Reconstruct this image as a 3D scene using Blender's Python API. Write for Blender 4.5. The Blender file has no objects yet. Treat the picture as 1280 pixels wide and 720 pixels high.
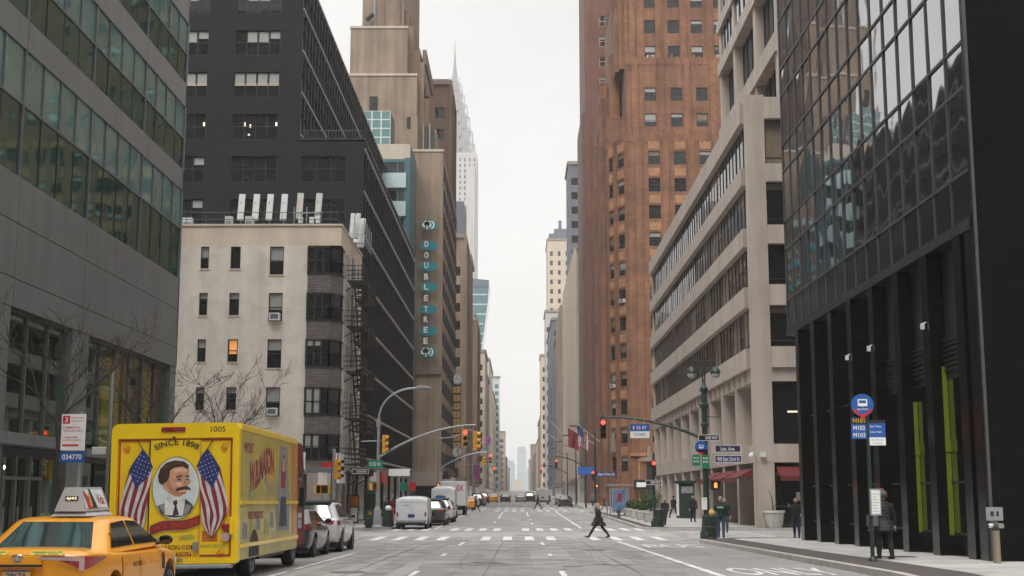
import bpy, bmesh, math, random
from mathutils import Vector, Matrix
random.seed(11)
SC = bpy.context.scene
COL = SC.collection
R = math.radians
# ---------------------------------------------------------------- ground profile of the avenue (metres), camera
CAMZ = 2.07
def zg(y):
    if y < 18: return .24
    if y < 28: return .24 + .009*(y-18)
    if y < 60: return .0103*(60-y)
    if y < 82: return 0.
    return .0048*(y-82)
def zpx(py, Y):                      # height that stands at picture row py (1280x720 picture) at distance Y
    t = math.atan((360-py)/1658.) + math.atan(258/1658.)
    return CAMZ + Y*math.tan(t)

# ---------------------------------------------------------------- object helpers
def thing(name, label, cat, loc=(0,0,0), rz=0, group=None):
    o = bpy.data.objects.new(name, None); COL.objects.link(o)
    o.location = loc; o.rotation_euler = (0,0,rz); o.empty_display_size = .3
    tag(o, label, cat, group); return o
def tag(o, label, cat, group=None):
    o['label'] = label; o['category'] = cat
    if group: o['group'] = group
    return o
KIDS = {}
def adopt(o, parent):
    o.parent = parent
    KIDS.setdefault(parent, []).append(o)
def dup(o, loc=None, rz=None, label=None, parent=None, group=None, swap=None):
    c = o.copy(); COL.objects.link(c)
    if parent is not None: adopt(c, parent)
    if loc is not None: c.location = loc
    if rz is not None: c.rotation_euler[2] = rz
    if label: c['label'] = label
    if group: c['group'] = group
    if swap and c.type == 'MESH':
        for i, s in enumerate(c.material_slots):
            if s.material and s.material.name in swap:
                nm = s.material.name; s.link = 'OBJECT'; s.material = swap[nm]
    for k in KIDS.get(o, []):
        dup(k, parent=c, swap=swap)
    return c

class MB:
    def __init__(s): s.v=[]; s.f=[]; s.m=[]; s.mats=[]
    def mi(s, m):
        if m not in s.mats: s.mats.append(m)
        return s.mats.index(m)
    def face(s, pts, m):
        b=len(s.v); s.v += [tuple(p) for p in pts]; s.f.append(tuple(range(b,b+len(pts)))); s.m.append(s.mi(m))
    def raw(s, vs, fs, m, mat4=None):
        b=len(s.v)
        if mat4 is not None: vs=[mat4 @ Vector(p) for p in vs]
        s.v += [tuple(p) for p in vs]; k=s.mi(m)
        for f in fs: s.f.append(tuple(i+b for i in f)); s.m.append(k)
        return s
    def box(s, x0,y0,z0,x1,y1,z1, m, mat4=None):
        vs=[(x0,y0,z0),(x1,y0,z0),(x1,y1,z0),(x0,y1,z0),(x0,y0,z1),(x1,y0,z1),(x1,y1,z1),(x0,y1,z1)]
        return s.raw(vs,[(3,2,1,0),(4,5,6,7),(0,1,5,4),(1,2,6,5),(2,3,7,6),(3,0,4,7)],m,mat4)
    def prism(s, poly, axis, a, b, m, mat4=None):
        n=len(poly)
        def P(p,t): return (t,p[0],p[1]) if axis=='x' else (p[0],t,p[1]) if axis=='y' else (p[0],p[1],t)
        vs=[P(p,a) for p in poly]+[P(p,b) for p in poly]
        fs=[(i,(i+1)%n,n+(i+1)%n,n+i) for i in range(n)]+[tuple(range(n-1,-1,-1)),tuple(range(n,2*n))]
        return s.raw(vs,fs,m,mat4)
    def tube(s, pts, r, m, seg=8, cap=True, mat4=None):
        pts=[Vector(p) for p in pts]; n=len(pts); rs=r if isinstance(r,(list,tuple)) else [r]*n
        vs=[]; up=None
        for i,p in enumerate(pts):
            t=(pts[min(i+1,n-1)]-pts[max(i-1,0)]).normalized()
            if up is None: up=Vector((0,0,1)) if abs(t.z)<.9 else Vector((1,0,0))
            a=t.cross(up).normalized(); b=a.cross(t).normalized(); up=b
            for k in range(seg):
                an=2*math.pi*k/seg; vs.append(p+(a*math.cos(an)+b*math.sin(an))*rs[i])
        fs=[]
        for i in range(n-1):
            for k in range(seg):
                k2=(k+1)%seg; fs.append((i*seg+k,i*seg+k2,(i+1)*seg+k2,(i+1)*seg+k))
        if cap: fs += [tuple(range(seg-1,-1,-1)), tuple(range((n-1)*seg,n*seg))]
        return s.raw(vs,fs,m,mat4)
    def lathe(s, prof, m, c=(0,0,0), seg=16, mat4=None, ms=None):
        vs=[]; n=len(prof)
        for (r,z) in prof:
            for k in range(seg):
                an=2*math.pi*k/seg; vs.append((c[0]+r*math.cos(an),c[1]+r*math.sin(an),c[2]+z))
        if mat4 is not None: vs=[tuple(mat4 @ Vector(p)) for p in vs]
        b=len(s.v); s.v += vs
        for i in range(n-1):
            k2m=s.mi(ms[i] if ms else m)
            for k in range(seg):
                k2=(k+1)%seg; s.f.append((b+i*seg+k,b+i*seg+k2,b+(i+1)*seg+k2,b+(i+1)*seg+k)); s.m.append(k2m)
        for ring,rev in ((0,True),(n-1,False)):
            if prof[ring][0] > 1e-4:
                idx=[b+ring*seg+k for k in range(seg)]
                s.f.append(tuple(reversed(idx)) if rev else tuple(idx)); s.m.append(s.mi((ms[min(ring,n-2)]) if ms else m))
        return s
    def ball(s, c, r, m, seg=12, rings=8, sc=(1,1,1), mat4=None):
        prof=[(max(1e-5,math.cos(a))*1.0, math.sin(a)) for a in [(-.5+i/rings)*math.pi for i in range(rings+1)]]
        M=Matrix.Translation(c) @ Matrix.Diagonal((r*sc[0],r*sc[1],r*sc[2],1))
        if mat4 is not None: M = mat4 @ M
        return s.lathe(prof, m, seg=seg, mat4=M)
    def grid(s, P, m, closed_u=False):      # P[i][j] points
        nu=len(P); nv=len(P[0]); vs=[p for row in P for p in row]; fs=[]
        for i in range(nu-1 if not closed_u else nu):
            for j in range(nv-1):
                i2=(i+1)%nu; fs.append((i*nv+j,i2*nv+j,i2*nv+j+1,i*nv+j+1))
        return s.raw(vs,fs,m)
    def merge(s, o, mat4=None):
        b=len(s.v); s.v += [tuple(mat4 @ Vector(p)) for p in o.v] if mat4 is not None else o.v
        for f,k in zip(o.f,o.m): s.f.append(tuple(i+b for i in f)); s.m.append(s.mi(o.mats[k]))
        return s
    def mesh(s, name, smooth=0, weld=False):
        me=bpy.data.meshes.new(name); me.from_pydata(s.v,[],s.f)
        for m in s.mats: me.materials.append(m)
        me.polygons.foreach_set('material_index', s.m)
        if weld or smooth:
            bm=bmesh.new(); bm.from_mesh(me); bmesh.ops.remove_doubles(bm,verts=bm.verts,dist=1e-4)
            bmesh.ops.recalc_face_normals(bm,faces=bm.faces); bm.to_mesh(me); bm.free()
        if smooth:
            me.polygons.foreach_set('use_smooth',[True]*len(me.polygons)); me.set_sharp_from_angle(angle=R(smooth))
        me.update(); return me
    def build(s, name, parent=None, loc=(0,0,0), rz=0, smooth=0, bevel=0, weld=False, kind=None, label=None):
        o=bpy.data.objects.new(name, s.mesh(name,smooth,weld or bevel>0)); COL.objects.link(o)
        o.location=loc; o.rotation_euler=(0,0,rz)
        if parent is not None: adopt(o,parent)
        if bevel:
            b=o.modifiers.new('b','BEVEL'); b.width=bevel; b.segments=2; b.limit_method='ANGLE'; b.angle_limit=R(40)
        if kind: o['kind']=kind
        if label: o['label']=label
        return o
_tc={}
def text_raw(txt, bold=0.0):
    key=(txt,bold)
    if key not in _tc:
        cu=bpy.data.curves.new('t','FONT'); cu.body=txt; cu.size=1; cu.align_x='CENTER'; cu.resolution_u=3; cu.offset=bold; cu.fill_mode='FRONT'
        ob=bpy.data.objects.new('t',cu); COL.objects.link(ob)
        dg=bpy.context.evaluated_depsgraph_get(); me=bpy.data.meshes.new_from_object(ob.evaluated_get(dg))
        vs=[v.co.copy() for v in me.vertices]; fs=[tuple(p.vertices) for p in me.polygons]
        bpy.data.objects.remove(ob); bpy.data.meshes.remove(me)
        if vs:
            x0=min(v.x for v in vs); x1=max(v.x for v in vs); y0=min(v.y for v in vs); y1=max(v.y for v in vs)
            vs=[Vector(((v.x-(x0+x1)/2)/(x1-x0),(v.y-y0)/(y1-y0),0)) for v in vs]
        _tc[key]=(vs,fs)
    return _tc[key]
def text(mb, txt, m, fn, w, h, bold=0.0):
    """lettering w wide and h tall; fn maps (x in -w/2..w/2, y in 0..h) to a point"""
    vs,fs=text_raw(txt,bold); mb.raw([fn(v.x*w,v.y*h) for v in vs],fs,m)

# ---------------------------------------------------------------- materials
def srgb(r,g,b):
    f=lambda c: c/12.92 if c<=.04045 else ((c+.055)/1.055)**2.4
    return (f(r/255),f(g/255),f(b/255))
class NT:
    def __init__(s,m): s.n=m.node_tree.nodes; s.l=m.node_tree.links
    def add(s,t,**kw):
        n=s.n.new(t)
        for k,v in kw.items():
            if k.startswith('i_'): n.inputs[k[2:].replace('_',' ')].default_value=v
            else: setattr(n,k,v)
        return n
def mat(name, col, rough=.6, metal=0, var=.12, scale=3., streak=0, bump=0, bscale=40., ior=1.5, coat=0, emit=0, brick=None, lines=None, spec=.5, speckle=0, wob=0, spots=0):
    m=bpy.data.materials.new(name); m.use_nodes=True; t=NT(m); b=t.n['Principled BSDF']
    b.inputs['Roughness'].default_value=rough; b.inputs['Metallic'].default_value=metal; b.inputs['IOR'].default_value=ior
    b.inputs['Coat Weight'].default_value=coat; b.inputs['Coat Roughness'].default_value=.04
    b.inputs['Specular IOR Level'].default_value=spec
    col=tuple(col)+(1,)
    if emit:
        b.inputs['Emission Color'].default_value=col; b.inputs['Emission Strength'].default_value=emit
    geo=t.add('ShaderNodeNewGeometry'); tc=t.add('ShaderNodeTexCoord')
    cur=None
    if brick:
        sx=t.add('ShaderNodeSeparateXYZ'); t.l.new(geo.outputs['Position'],sx.inputs[0])
        ad=t.add('ShaderNodeMath',operation='ADD'); t.l.new(sx.outputs[0],ad.inputs[0]); t.l.new(sx.outputs[1],ad.inputs[1])
        cb=t.add('ShaderNodeCombineXYZ'); t.l.new(ad.outputs[0],cb.inputs[0]); t.l.new(sx.outputs[2],cb.inputs[1])
        bw,bh,mort,c2,cm=brick
        br=t.add('ShaderNodeTexBrick'); br.inputs['Scale'].default_value=1; br.inputs['Brick Width'].default_value=bw; br.inputs['Row Height'].default_value=bh
        br.inputs['Mortar Size'].default_value=mort; br.inputs['Color1'].default_value=col; br.inputs['Color2'].default_value=tuple(c2)+(1,); br.inputs['Mortar'].default_value=tuple(cm)+(1,)
        t.l.new(cb.outputs[0],br.inputs[0]); cur=br.outputs[0]
    if var or streak or speckle or spots:
        def mul(cur,vec,sc,amt,detail=5,mp=None,ramp=None):
            no=t.add('ShaderNodeTexNoise'); no.inputs['Scale'].default_value=sc; no.inputs['Detail'].default_value=detail
            src=vec
            if mp:
                mpn=t.add('ShaderNodeMapping'); mpn.inputs['Scale'].default_value=mp; t.l.new(vec,mpn.inputs[0]); src=mpn.outputs[0]
            t.l.new(src,no.inputs[0])
            mr=t.add('ShaderNodeMapRange'); a,c=ramp or (.3,.7)
            mr.inputs[1].default_value=a; mr.inputs[2].default_value=c; mr.inputs[3].default_value=1-amt; mr.inputs[4].default_value=1+amt*(0 if ramp else 1)
            t.l.new(no.outputs[0],mr.inputs[0])
            mx=t.add('ShaderNodeMix',data_type='RGBA',blend_type='MULTIPLY'); mx.inputs[0].default_value=1
            if cur is None: mx.inputs[6].default_value=col
            else: t.l.new(cur,mx.inputs[6])
            cc=t.add('ShaderNodeCombineColor'); 
            for i in range(3): t.l.new(mr.outputs[0],cc.inputs[i])
            t.l.new(cc.outputs[0],mx.inputs[7]); return mx.outputs[2]
        pos=geo.outputs['Position']; obj=tc.outputs['Object']
        if var: cur=mul(cur,obj,scale,var)
        if streak: cur=mul(cur,pos,1.4,streak,6,(1,1,.07))
        if speckle: cur=mul(cur,obj,60.,speckle,2)
        if spots: cur=mul(cur,pos,.9,spots,4,None,(.62,.48))
    if lines:
        # straight joints on the surface: lines = (step_u, step_z, width, darkness)
        sx=t.add('ShaderNodeSeparateXYZ'); t.l.new(geo.outputs['Position'],sx.inputs[0])
        ad=t.add('ShaderNodeMath',operation='ADD'); t.l.new(sx.outputs[0],ad.inputs[0]); t.l.new(sx.outputs[1],ad.inputs[1])
        fac=None
        for outp,st in ((ad.outputs[0] if lines[0]>0 else None,lines[0]),(sx.outputs[2] if len(lines)<5 else sx.outputs[1],lines[1])):
            if outp is None or not st: continue
            if len(lines)>=5 and outp is ad.outputs[0]: outp=sx.outputs[0]
            d=t.add('ShaderNodeMath',operation='PINGPONG'); d.inputs[1].default_value=st/2; t.l.new(outp,d.inputs[0])
            c=t.add('ShaderNodeMath',operation='LESS_THAN'); c.inputs[1].default_value=lines[2]/2; t.l.new(d.outputs[0],c.inputs[0])
            if fac is None: fac=c.outputs[0]
            else:
                mxm=t.add('ShaderNodeMath',operation='MAXIMUM'); t.l.new(fac,mxm.inputs[0]); t.l.new(c.outputs[0],mxm.inputs[1]); fac=mxm.outputs[0]
        mx=t.add('ShaderNodeMix',data_type='RGBA',blend_type='MULTIPLY'); t.l.new(fac,mx.inputs[0])
        if cur is None: mx.inputs[6].default_value=col
        else: t.l.new(cur,mx.inputs[6])
        k=lines[3]; mx.inputs[7].default_value=(k,k,k,1); cur=mx.outputs[2]
    if cur is not None:
        t.l.new(cur,b.inputs['Base Color'])
    else: b.inputs['Base Color'].default_value=col
    if bump or wob:
        no=t.add('ShaderNodeTexNoise'); no.inputs['Scale'].default_value=bscale if bump else .55; no.inputs['Detail'].default_value=3 if bump else 1
        t.l.new(tc.outputs['Object'] if bump else geo.outputs['Position'],no.inputs[0])
        bp=t.add('ShaderNodeBump'); bp.inputs['Strength'].default_value=bump or 1; bp.inputs['Distance'].default_value=.02 if bump else wob
        t.l.new(no.outputs[0],bp.inputs['Height']); t.l.new(bp.outputs[0],b.inputs['Normal'])
        if coat: t.l.new(bp.outputs[0],b.inputs['Coat Normal'])
    m.diffuse_color=col
    return m
def clear_glass(name, tint, ior=1.5, rough=.02):
    m=bpy.data.materials.new(name); m.use_nodes=True; t=NT(m); t.n.remove(t.n['Principled BSDF'])
    tr=t.add('ShaderNodeBsdfTransparent'); tr.inputs[0].default_value=tuple(tint)+(1,)
    gl=t.add('ShaderNodeBsdfGlossy'); gl.inputs['Roughness'].default_value=rough
    gl.inputs[0].default_value=(.62,.82,.76,1)
    mx=t.add('ShaderNodeMixShader'); mx.inputs[0].default_value=ior; t.l.new(tr.outputs[0],mx.inputs[1]); t.l.new(gl.outputs[0],mx.inputs[2])
    t.l.new(mx.outputs[0],t.n['Material Output'].inputs[0]); return m
def coated_glass(name, base, tint, fac, var=.25):
    m=bpy.data.materials.new(name); m.use_nodes=True; t=NT(m); t.n.remove(t.n['Principled BSDF'])
    di=t.add('ShaderNodeBsdfDiffuse'); gl=t.add('ShaderNodeBsdfGlossy'); gl.inputs['Roughness'].default_value=.03; gl.inputs[0].default_value=tuple(tint)+(1,)
    geo=t.add('ShaderNodeNewGeometry'); no=t.add('ShaderNodeTexNoise'); no.inputs['Scale'].default_value=.4; no.inputs['Detail'].default_value=3; t.l.new(geo.outputs['Position'],no.inputs[0])
    mr=t.add('ShaderNodeMapRange'); mr.inputs[1].default_value=.3; mr.inputs[2].default_value=.7; mr.inputs[3].default_value=1-var; mr.inputs[4].default_value=1+var; t.l.new(no.outputs[0],mr.inputs[0])
    mc=t.add('ShaderNodeMix',data_type='RGBA',blend_type='MULTIPLY'); mc.inputs[0].default_value=1; mc.inputs[6].default_value=tuple(base)+(1,); cc=t.add('ShaderNodeCombineColor')
    for i in range(3): t.l.new(mr.outputs[0],cc.inputs[i])
    t.l.new(cc.outputs[0],mc.inputs[7]); t.l.new(mc.outputs[2],di.inputs[0])
    n2=t.add('ShaderNodeTexNoise'); n2.inputs['Scale'].default_value=.6; n2.inputs['Detail'].default_value=1; t.l.new(geo.outputs['Position'],n2.inputs[0]); bp=t.add('ShaderNodeBump'); bp.inputs['Distance'].default_value=.012; t.l.new(n2.outputs[0],bp.inputs['Height']); t.l.new(bp.outputs[0],gl.inputs['Normal'])
    mx=t.add('ShaderNodeMixShader'); mx.inputs[0].default_value=fac; t.l.new(di.outputs[0],mx.inputs[1]); t.l.new(gl.outputs[0],mx.inputs[2]); t.l.new(mx.outputs[0],t.n['Material Output'].inputs[0]); return m
M={}
def D(k,*a,**kw): M[k]=mat(k,*a,**kw)
D('asphalt',(.33,.312,.302),.9,var=.2,scale=.5,bump=.5,bscale=45,speckle=.2,spots=.3)
D('asphalt_new',(.275,.262,.254),.9,var=.14,scale=.5,bump=.5,bscale=45,speckle=.16)
D('asphalt_pale',(.36,.342,.33),.9,var=.12,scale=.6,bump=.4,bscale=45,speckle=.12)
D('stain',(.2,.19,.184),.8,var=.3,scale=8)
D('tar',(.15,.142,.137),.6,var=.2)
D('tyre_lane',(.295,.279,.27),.85,var=.14,scale=.5,bump=.5,bscale=45,speckle=.18,spots=.25)
D('crack',(.16,.15,.145),.9)
D('paint_road',(.72,.71,.69),.7,var=.28,scale=5,speckle=.2,spots=.25)
D('paint_worn',(.36,.35,.34),.8,var=.3,scale=4,speckle=.3,spots=.4)
D('kerb',(.46,.43,.40),.8,var=.15,scale=2,speckle=.1,lines=(0,2.4,.02,.5,1))
D('sidewalk',(.43,.41,.39),.85,var=.12,scale=.6,speckle=.08,spots=.18,lines=(1.5,1.5,.03,.6,1))
D('pavers',(.082,.068,.063),.85,var=.15,scale=2,speckle=.1,lines=(.3,.3,.015,.6,1))
D('earth',(.16,.15,.145),.9,var=.1)
D('beige_brick',srgb(214,204,193),.85,var=.07,scale=.5,streak=.10,brick=(.42,.2,.01,srgb(211,201,190),srgb(202,192,181)),spots=.1)
D('beige_band',srgb(204,188,170),.85,var=.06,scale=.5,streak=.10)
D('grey_brick',srgb(120,110,108),.85,var=.12,scale=2,brick=(.3,.1,.02,srgb(100,92,92),srgb(75,70,70)))
D('black_brick',(.0085,.009,.0125),.75,spec=.3,var=.12,scale=1,brick=(.5,.17,.012,(.013,.013,.016),(.009,.009,.011)),streak=.1)
D('black_metal',(.018,.018,.02),.4,var=.1)
D('floor_trim',(.30,.295,.29),.5,var=.15)
D('fin_metal',(.13,.13,.135),.45,var=.1)
D('tan_brick',srgb(142,124,106),.85,var=.16,scale=.3,streak=.26,brick=(.5,.25,.014,srgb(138,120,104),srgb(124,108,95)))
D('tan_dark',srgb(128,106,90),.85,var=.12,scale=.25,streak=.16,brick=(.5,.25,.014,srgb(120,98,82),srgb(105,88,76)))
D('orange_brick',srgb(133,93,68),.85,var=.26,scale=.35,streak=.24,brick=(.5,.25,.014,srgb(122,80,57),srgb(118,90,74)),spots=.1)
D('mullion',(.06,.06,.062),.45,var=.1)
D('amber_box',(.62,.36,.08),.5,var=.15)
D('haze_tinted_glass',(.34,.38,.43),.6,var=.1)  # far towers: distance haze is mixed into this pale colour
D('orange_pale',srgb(156,115,82),.85,var=.22,scale=1.2,streak=.1,brick=(.5,.5,.02,srgb(168,122,88),srgb(140,104,80)))
D('brown_red',srgb(116,86,76),.85,var=.1,scale=.3,streak=.12,brick=(.5,.25,.014,srgb(132,90,77),srgb(118,84,74)))
D('brown_dull',srgb(112,90,80),.85,var=.12,scale=.3,streak=.16)
D('limestone',srgb(182,170,156),.8,var=.08,scale=.3,streak=.14)
D('limestone_dark',srgb(140,128,118),.8,var=.1,scale=.3,streak=.16)
D('cream_stone',srgb(190,175,156),.8,var=.08,scale=.2,streak=.06)
D('white_stone',srgb(176,174,172),.7,var=.05,scale=.2,streak=.06)
D('steel_crown',(.27,.27,.275),.4,metal=.1,var=.05)
D('concrete',srgb(178,166,155),.85,var=.07,scale=.5,streak=.14,speckle=.05)
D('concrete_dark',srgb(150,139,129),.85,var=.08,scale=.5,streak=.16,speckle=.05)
D('metal_panel',(.186,.204,.210),.38,var=.08,scale=.6,streak=.13,metal=.25)
D('granite_black',(.004,.004,.0036),.3,spec=.1,var=.2,scale=2,speckle=.15,lines=(1.62,1.05,.02,2.6))
D('pier_black',(.0045,.0043,.004),.16,spec=.35,var=.2,scale=2,lines=(0,1.5,.02,2.5))
D('louver',(.02,.02,.02),.5)
D('green_panel',(.15,.215,.008),.5,var=.1,emit=0)
D('teal_panel',srgb(58,96,102),.4,var=.08)
D('paleblue_panel',srgb(176,194,196),.45,var=.06)
D('slate',srgb(92,98,108),.6,var=.1,streak=.1)
D('frame_dark',(.022,.021,.02),.5)
D('frame_brown',(.035,.026,.022),.5)
D('frame_grey',(.16,.16,.165),.4,metal=.3)
D('frame_white',(.6,.6,.58),.5)
D('glass_dark',(.012,.013,.014),.05,ior=1.55,spec=.7,var=0,wob=.01)
D('glass_win',(.014,.015,.016),.06,ior=1.5,spec=.6,var=.3,scale=2,wob=.012)
M['glass_mirror']=coated_glass('glass_mirror',(.008,.008,.009),(.86,.86,.88),.62)
M['glass_bay']=coated_glass('glass_bay',(.01,.01,.011),(.80,.82,.83),.62)
D('glass_spandrel',(.012,.012,.013),.12,ior=2.1,var=0,wob=.006)
M['glass_green']=coated_glass('glass_green',(.016,.042,.038),(.46,.78,.76),.34)
M['glass_pale']=coated_glass('glass_pale',(.125,.24,.235),(.55,.86,.88),.42)
D('glass_teal',(.05,.15,.16),.08,ior=1.8,var=.2,scale=.3)
D('blind',(.30,.30,.285),.7,coat=.7,var=.1)
D('blind_tan',(.17,.125,.085),.7,coat=.7,var=.15)
D('lit_office',(1.,.82,.55),.6,emit=.55,var=0)
D('lit_amber',(1.,.42,.12),.6,emit=.22,var=0)
D('yellow_wall',(.52,.37,.01),.6,var=.1)
D('interior',(.09,.085,.08),.8,var=.1)
D('lamp_warm',(1.,.75,.4),.5,emit=14,var=0)
D('steel',(.36,.37,.38),.35,metal=.6,var=.1)
D('galv',(.30,.31,.32),.5,metal=.4,var=.15)
D('iron_dark',(.028,.028,.028),.5,var=.15)
D('manhole',(.17,.16,.15),.7,var=.2)
D('roof_box',(.40,.40,.40),.45,var=.1)
D('escape_iron',(.022,.019,.018),.6,var=.2)
D('iron_brown',(.05,.042,.038),.6,var=.2)
D('green_iron',(.014,.030,.024),.45,var=.15)
D('green_paint',(.02,.10,.055),.45,var=.1)
D('white_paint',(.74,.74,.72),.5,var=.08)
D('white_plastic',(.66,.66,.65),.5,var=.08)
D('sign_white',(.78,.78,.76),.45,var=.05)
D('sign_black',(.012,.012,.012),.45)
D('sign_blue',(.018,.10,.36),.4)
D('sign_navy',(.02,.03,.12),.4)
D('sign_purple',(.045,.028,.075),.4)
D('sign_green',(.01,.19,.10),.4)
D('sign_red',(.55,.02,.025),.4)
D('sign_teal',srgb(22,128,138),.4)
D('signal_yellow',(.62,.30,.01),.4,coat=.3,var=.08)
D('lens_off',(.05,.035,.02),.3)
D('lens_red',(1.,.03,.025),.4,emit=4.5,var=0)
D('lens_hand',(1.,.16,.03),.4,emit=2.2,var=0)
D('bark',(.055,.046,.042),.9,var=.3,scale=6,bump=.6,bscale=30)
D('leaf_dark',(.028,.060,.016),.6,var=.4,scale=14)
D('leaf_mid',(.05,.095,.026),.6,var=.4,scale=14)
D('pot',(.55,.53,.49),.8,var=.12,scale=4,streak=.1)
D('awning_red',(.125,.010,.013),.7,var=.12)
D('flag_red',(.24,.018,.028),.8,var=.3,scale=5); D('flag_white',(.56,.55,.55),.8,var=.22,scale=5); D('flag_blue',(.020,.034,.15),.8,var=.3,scale=5)
D('flag_purple',(.33,.08,.28),.8)
D('taxi_paint',(.88,.36,.006),.32,coat=.45,var=.06)
D('car_grey',(.035,.034,.033),.3,metal=.5,coat=1,var=.04)
D('car_white',(.68,.68,.68),.3,coat=1,var=.03)
D('car_black',(.012,.012,.013),.25,coat=1,var=0)
D('car_silver',(.32,.33,.34),.3,metal=.5,coat=1,var=0)
D('car_red',(.16,.01,.012),.3,coat=1,var=0)
D('van_white',(.66,.67,.68),.4,coat=.5,var=.06,scale=2)
D('car_glass',(.01,.012,.012),.03,ior=1.7,spec=.9,var=0)
D('rear_glass',(.014,.022,.019),.04,ior=1.7,spec=.9,var=.2,scale=2)
D('tyre',(.014,.014,.014),.85); D('rim',(.42,.42,.43),.3,metal=.8); D('trim_black',(.014,.014,.014),.5)
D('tail_red',(.32,.008,.015),.15,coat=1,var=.1); D('tail_clear',(.50,.34,.34),.15,coat=1); D('head_lamp',(.6,.6,.6),.1,coat=1)
D('chrome',(.7,.7,.7),.12,metal=1,var=0)
D('plate_tan',(.55,.36,.12),.5); D('plate_white',(.6,.6,.55),.5)
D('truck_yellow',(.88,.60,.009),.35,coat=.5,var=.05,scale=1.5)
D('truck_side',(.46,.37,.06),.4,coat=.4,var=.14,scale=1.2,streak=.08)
D('truck_red',(.13,.007,.012),.5,spec=.25,coat=0,var=.08); D('truck_orange',(.55,.20,.02),.4,coat=.4)
D('print_red',(.42,.05,.02),.5,var=.1); D('print_maroon',(.24,.022,.03),.5,var=.1); D('print_black',(.02,.02,.018),.5)
D('print_olive',(.36,.34,.08),.5,var=.15); D('print_orange',(.68,.22,.02),.5); D('print_pale',(.62,.70,.70),.5,var=.15,scale=2); D('print_white',(.74,.72,.68),.5)
D('print_nose',(.50,.25,.15),.5)
D('print_skin',(.60,.32,.19),.5,var=.3,scale=7); D('print_skin_deep',(.46,.21,.115),.5,var=.25,scale=9); D('print_skin_light',(.74,.46,.31),.5,var=.12,scale=9); D('print_hair_light',(.13,.062,.034),.5,var=.3,scale=12); D('print_hair',(.055,.024,.014),.5,var=.2,scale=8); D('print_suit',(.028,.034,.055),.5); D('print_grey',(.25,.24,.24),.5,var=.3,scale=4); D('sticker',(.70,.62,.10),.5)
D('print_gold',(.52,.34,.06),.5)
D('skin',(.48,.28,.19),.6,var=.05); D('hair_blond',(.42,.25,.12),.7,var=.25,scale=30); D('hair_dark',(.018,.012,.009),.6); D('hair_grey',(.3,.28,.26),.7)
D('cloth_black',(.010,.010,.011),.85,var=.35,scale=9,bump=1.,bscale=11); D('cloth_coat',(.022,.03,.028),.85,var=.35,scale=9,bump=1.,bscale=11); D('cloth_green',(.012,.05,.032),.85,var=.35,scale=9,bump=1.,bscale=11)
D('cloth_jean',(.055,.08,.15),.85,var=.35,scale=9,bump=1.,bscale=11); D('cloth_red',(.16,.02,.025),.85,var=.35,scale=9,bump=1.,bscale=11); D('cloth_navy',(.02,.024,.045),.85,var=.35,scale=9,bump=1.,bscale=11); D('cloth_quilt',(.011,.011,.013),.6,var=.3,scale=9,bump=.8,bscale=12,lines=(0,.085,.018,4.))
D('cloth_grey',(.12,.12,.125),.85,var=.15); D('shoe',(.014,.012,.011),.5); D('pom',(.5,.05,.03),.9)
D('ad_blue',(.10,.16,.28),.4,var=.6,scale=2.2); D('kiosk_glass',(.03,.035,.036),.1,ior=1.6,var=0); D('rope',(.1,.1,.1),.8)
D('brass',(.28,.24,.17),.5,metal=.3)
M['glass_shop']=clear_glass('glass_shop',(.78,.88,.82),.30)
SKY_LO,SKY_HI=4.6,5.75; ZEN=3.0; SUN_E=1.5; EXPO=.78; HAZE=.0003
# ---------------------------------------------------------------- the setting: ground, roads, sidewalks, markings
def structure(name, mb): return mb.build(name, kind='structure')
YB=[-260,0,18,28,60,82,141,157,221,237,301,317,381,397,461,477,541,557,700,1000,1500,2300,4000]
mb=MB()
for a,b in zip(YB,YB[1:]):
    mb.face([(-2500,a,zg(a)-.06),(2500,a,zg(a)-.06),(2500,b,zg(b)-.06),(-2500,b,zg(b)-.06)],M['earth'])
structure('ground',mb)
mb=MB()
for a,b in zip(YB,YB[1:]):
    if a>=2300: continue
    mb.face([(-8.4,a,zg(a)),(8.2,a,zg(a)),(8.2,b,zg(b)),(-8.4,b,zg(b))],M['asphalt'])
structure('avenue_road',mb)
CROSS=[(61.5,77.5),(141,157),(221,237),(301,317),(381,397),(461,477),(541,557)]
for a,b in CROSS:
    mb=MB()
    for x0,x1 in ((-160,-8.4),(8.2,160)):
        mb.face([(x0,a-.5,zg(a)-.003),(x1,a-.5,zg(a)-.003),(x1,b+.5,zg(b)-.003),(x0,b+.5,zg(b)-.003)],M['asphalt'])
    structure('cross_street',mb)
def sheet(mb, m, pts, dz):           # a flat sheet that follows the road
    mb.face([(x,y,zg(y)+dz) for x,y in pts], m)
def strip(mb,m,x0,x1,y0,y1,dz):
    ys=[y0]+[y for y in YB if y0<y<y1]+[y1]
    for a,b in zip(ys,ys[1:]): sheet(mb,m,[(x0,a),(x1,a),(x1,b),(x0,b)],dz)
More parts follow.
